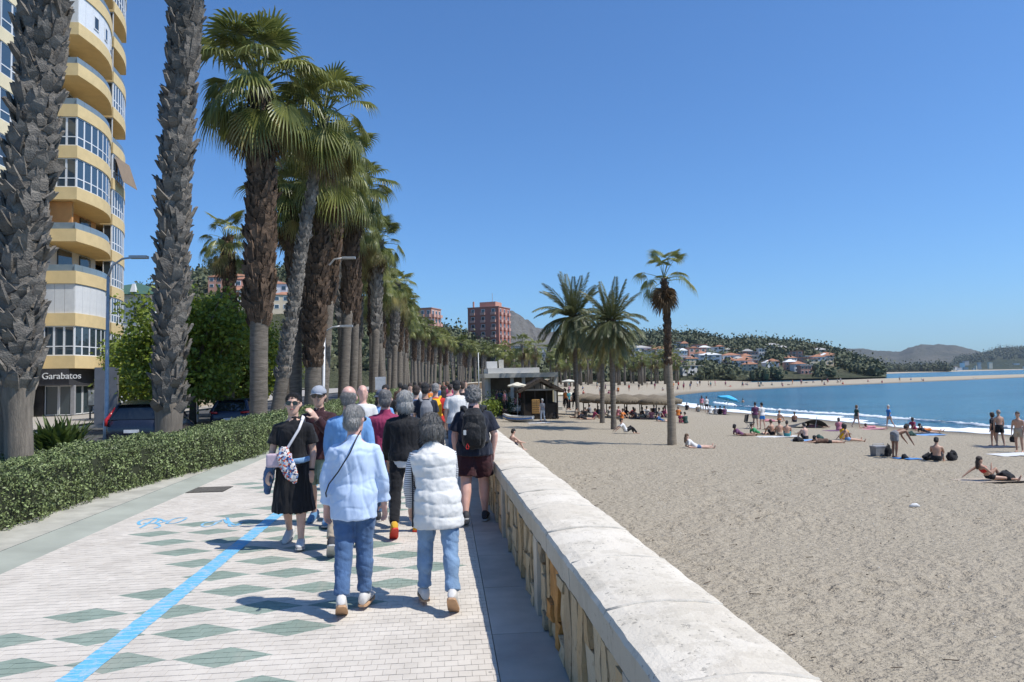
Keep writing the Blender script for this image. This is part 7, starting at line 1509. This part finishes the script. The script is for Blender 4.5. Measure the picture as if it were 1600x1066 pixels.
# towels, bags, small things ---------------------------------------------------------------
def towel(label, px, py, w, l, rz, mat, group='towels on the sand'):
    p = S_(px, py); mb = MB(); mb.grid(lambda u, v: ((u-.5)*l, (v-.5)*w, .03+.02*mnoise.noise((u*6, v*6, px))), 10, 6); n = len(mb.v); mb.add([(a, b_, c_-.025) for a, b_, c_ in mb.v[:n]], [tuple(reversed(f)) for f in mb.f[:]])
    o = tag(mb.build('towel', mat, None, True, tuple(p), (0, 0, R(rz))), label, 'towel', group); return o
towel('pale towel under the woman in red bikini', 1552, 751, .9, 2.3, 2, BEIGE); towel('white towel at the right edge by the man in beige shorts', 1584, 711, 1.0, 1.9, 5, WHITEC); towel('white and blue towel under the hunched pale man', 1266, 688.5, .9, 1.8, 3, SKYB); towel('purple towel beside the woman in pink', 1303, 673.5, .8, 1.3, 10, PURP)
towel('pink towel at the waterline between the walkers', 1362, 671, .8, 1.8, 5, PINK); towel('dark towel among the group near the woman in red', 1440, 678, 1.0, 2.2, 3, NAVY); towel('light towel right of the dark towel near the woman in red', 1452, 680, 1.0, 1.8, 8, SKYB); towel('white towel under the three bare-backed sitters', 1216, 683, .9, 2.4, 4, WHITEC); towel('dark towel at the feet of the couple at the waterline', 1555, 699, .9, 1.9, 5, NAVY); towel('pale towel below the person in grey at the kiosk', 842, 661.5, .8, 1.6, 5, WHITEC); towel('blue cloth in front of the bending man', 1409, 716.5, .35, .7, 10, BRBLUE); towel('blue and red cloth on the sand right of the bending man', 1427, 718, .35, .6, 6, BRBLUE)
def sack(label, px, py, w, h, mat, cat='bag', name='beach_bag'):
    w *= .66; h *= .72
    p = S_(px, py); t = thing(name, label, cat, tuple(p), 0, 'bags on the sand'); mb = MB(); mb.tube([(0, 0, .0), (0, 0, h*.35), (.02, 0, h*.75), (.04, 0, h)], [(w*.45, w*.3), (w*.5, w*.36), (w*.36, w*.26), (w*.12, w*.1)], 10, True, (1, 0, 0)); me = voxel(mb, .03, 2); folds(me, .05, (6, 6, 6), px); ob('pouch', me, mat, t); MB().tube([(-w*.2, 0, h*.8), (0, 0, h*1.12), (w*.2, 0, h*.8)], .018, 6).build('handle', mat, t)
sack('black bag beside the woman in red bikini', 1573, 752, 1.0, .42, BLACK); sack('black bag right of the bare-backed man', 1488, 719, .75, .5, BLACK); sack('black bag left of the bare-backed man', 1451, 718, .7, .35, BLACK); sack('black rucksack between the grey box and the bending man', 1388, 713, .5, .65, BLACK); sack('dark bag in front of the bending man', 1414, 717, .5, .24, BLACK); sack('dark bag left of the hunched pale man', 1247, 690, .9, .32, BLACK); sack('dark green bag right of the hunched pale man', 1280, 691, 1.0, .5, DKGRN); sack('black bag behind the couple at the waterline', 1584, 691, .6, .55, BLACK); sack('green bag beside the dark towel', 1424, 681, .9, .35, DKGRN)
p = S_(1373, 712); t = thing('cool_box', 'grey cool box on the sand beside the black rucksack', 'cool box', tuple(p), R(8)); MB().box((0, 0, .18), (.52, .34, .36), taper=1.05).build('box', M('box_grey', (.23, .23, .23), .7), t); MB().box((0, 0, .385), (.57, .38, .05)).build('lid', M('lid_grey', (.32, .32, .33), .7), t); MB().tube([(-.26, 0, .3), (-.27, 0, .48), (.27, 0, .48), (.26, 0, .3)], .015, 6).build('handle', STEEL, t)
p = S_(1259, 668); t = thing('beach_tent', 'low black sun shade lying near the surf', 'shade', tuple(p)); mb = MB(); mb.grid(lambda u, v: ((u-.5)*2.6, (v-.5)*1.6, .05+.75*math.sin(math.pi*u)**.8*(.3+.7*(1-v))*(.4+.6*u)), 10, 6); mb.build('canopy', BLACK, t, True); MB().tube([(.3, -.75, 0), (.5, -.7, .8)], .02, 6).build('pole', STEEL, t)
p = S_(1172, 670); t = thing('folding_chair', 'black folding chair beside the man in maroon', 'chair', tuple(p), R(40)); MB().box((0, 0, .42), (.5, .48, .04)).build('seat', BLACK, t); MB().box((0, .24, .70), (.5, .04, .5), rx=.2).build('backrest', BLACK, t)
for a_ in (-.22, .22):
    for b_ in (-.2, .2): MB().tube([(a_, b_, 0), (a_, -b_, .42)], .014, 6).build('leg', STEEL, t)
p = S_(1429, 793); tag(MB().tube([(-.13, 0, .03), (-.05, .0, .05), (.06, .01, .05), (.14, 0, .02)], [(.02, .015), (.05, .03), (.05, .03), (.015, .01)], 8).build('paper_scrap', WHITEC, None, True, tuple(p)), 'white crumpled scrap lying alone on the sand', 'litter')
# debris on the sand nearby: twigs, shells, seaweed bits
rl = random.Random(31); mb = MB(); mb2 = MB()
for i in range(520):
    X = rl.uniform(1.9, 16); Y = rl.uniform(3, 24); z = float(sand_z(np.array([[X, Y]]))[0])+.012
    if i % 3 == 0: a = rl.uniform(-.6, .6); L_ = rl.uniform(.03, .16); mb.tube([(X, Y, z), (X+L_*math.cos(a), Y+L_*math.sin(a), z+.01)], rl.uniform(.003, .008), 4)
    elif i % 3 == 1: mb.ball((X, Y, z), (rl.uniform(.008, .022), rl.uniform(.008, .02), .01), 5, 3)
    else: mb2.ball((X, Y, z), (rl.uniform(.006, .018), rl.uniform(.006, .016), .008), 5, 3)
tag(mb.build('beach_debris', M('dark_debris', (.07, .05, .035), .9, .3, 20, island=.6)), 'dark twigs and weed scraps scattered on the near sand', 'debris', kind='stuff')
tag(mb2.build('shell_bits', M('shell_white', (.62, .60, .55), .8, .1, 20)), 'pale shell bits scattered on the near sand', 'shells', kind='stuff')
# things that look alike in the picture are told apart by their place in the row
_by = {}
for o in bpy.data.objects:
    if o.parent is None and o.get('label') and o.get('group'): _by.setdefault((o['group'], o['label']), []).append(o)
for (g_, lb), L in _by.items():
    if len(L) > 1:
        def _px(o):
            v = np.array(o.location)-_C; return (v@_R)/(v@_F)
        for i, o in enumerate(sorted(L, key=_px)): o['label'] = lb+', %s from the left' % ordinal(i)
bpy.data.scenes.remove(WORK)
print('SCRIPT DONE', round(time.time()-T0, 1), 's', len(bpy.data.objects), 'objects')
# ------------------------------------------------------------------ the air
q = NT('air'); q.t.nodes.remove(q.b); vol = q.t.nodes.new('ShaderNodeVolumePrincipled'); vol.inputs['Color'].default_value = (.72, .85, 1.0, 1); vol.inputs['Density'].default_value = .6e-4; vol.inputs['Anisotropy'].default_value = .2
q.l(vol.outputs[0], q.t.nodes['Material Output'].inputs['Volume'])
tag(MB().box((2700, 3200, 218), (8600, 7600, 450)).build('haze', q.m), kind='stuff')
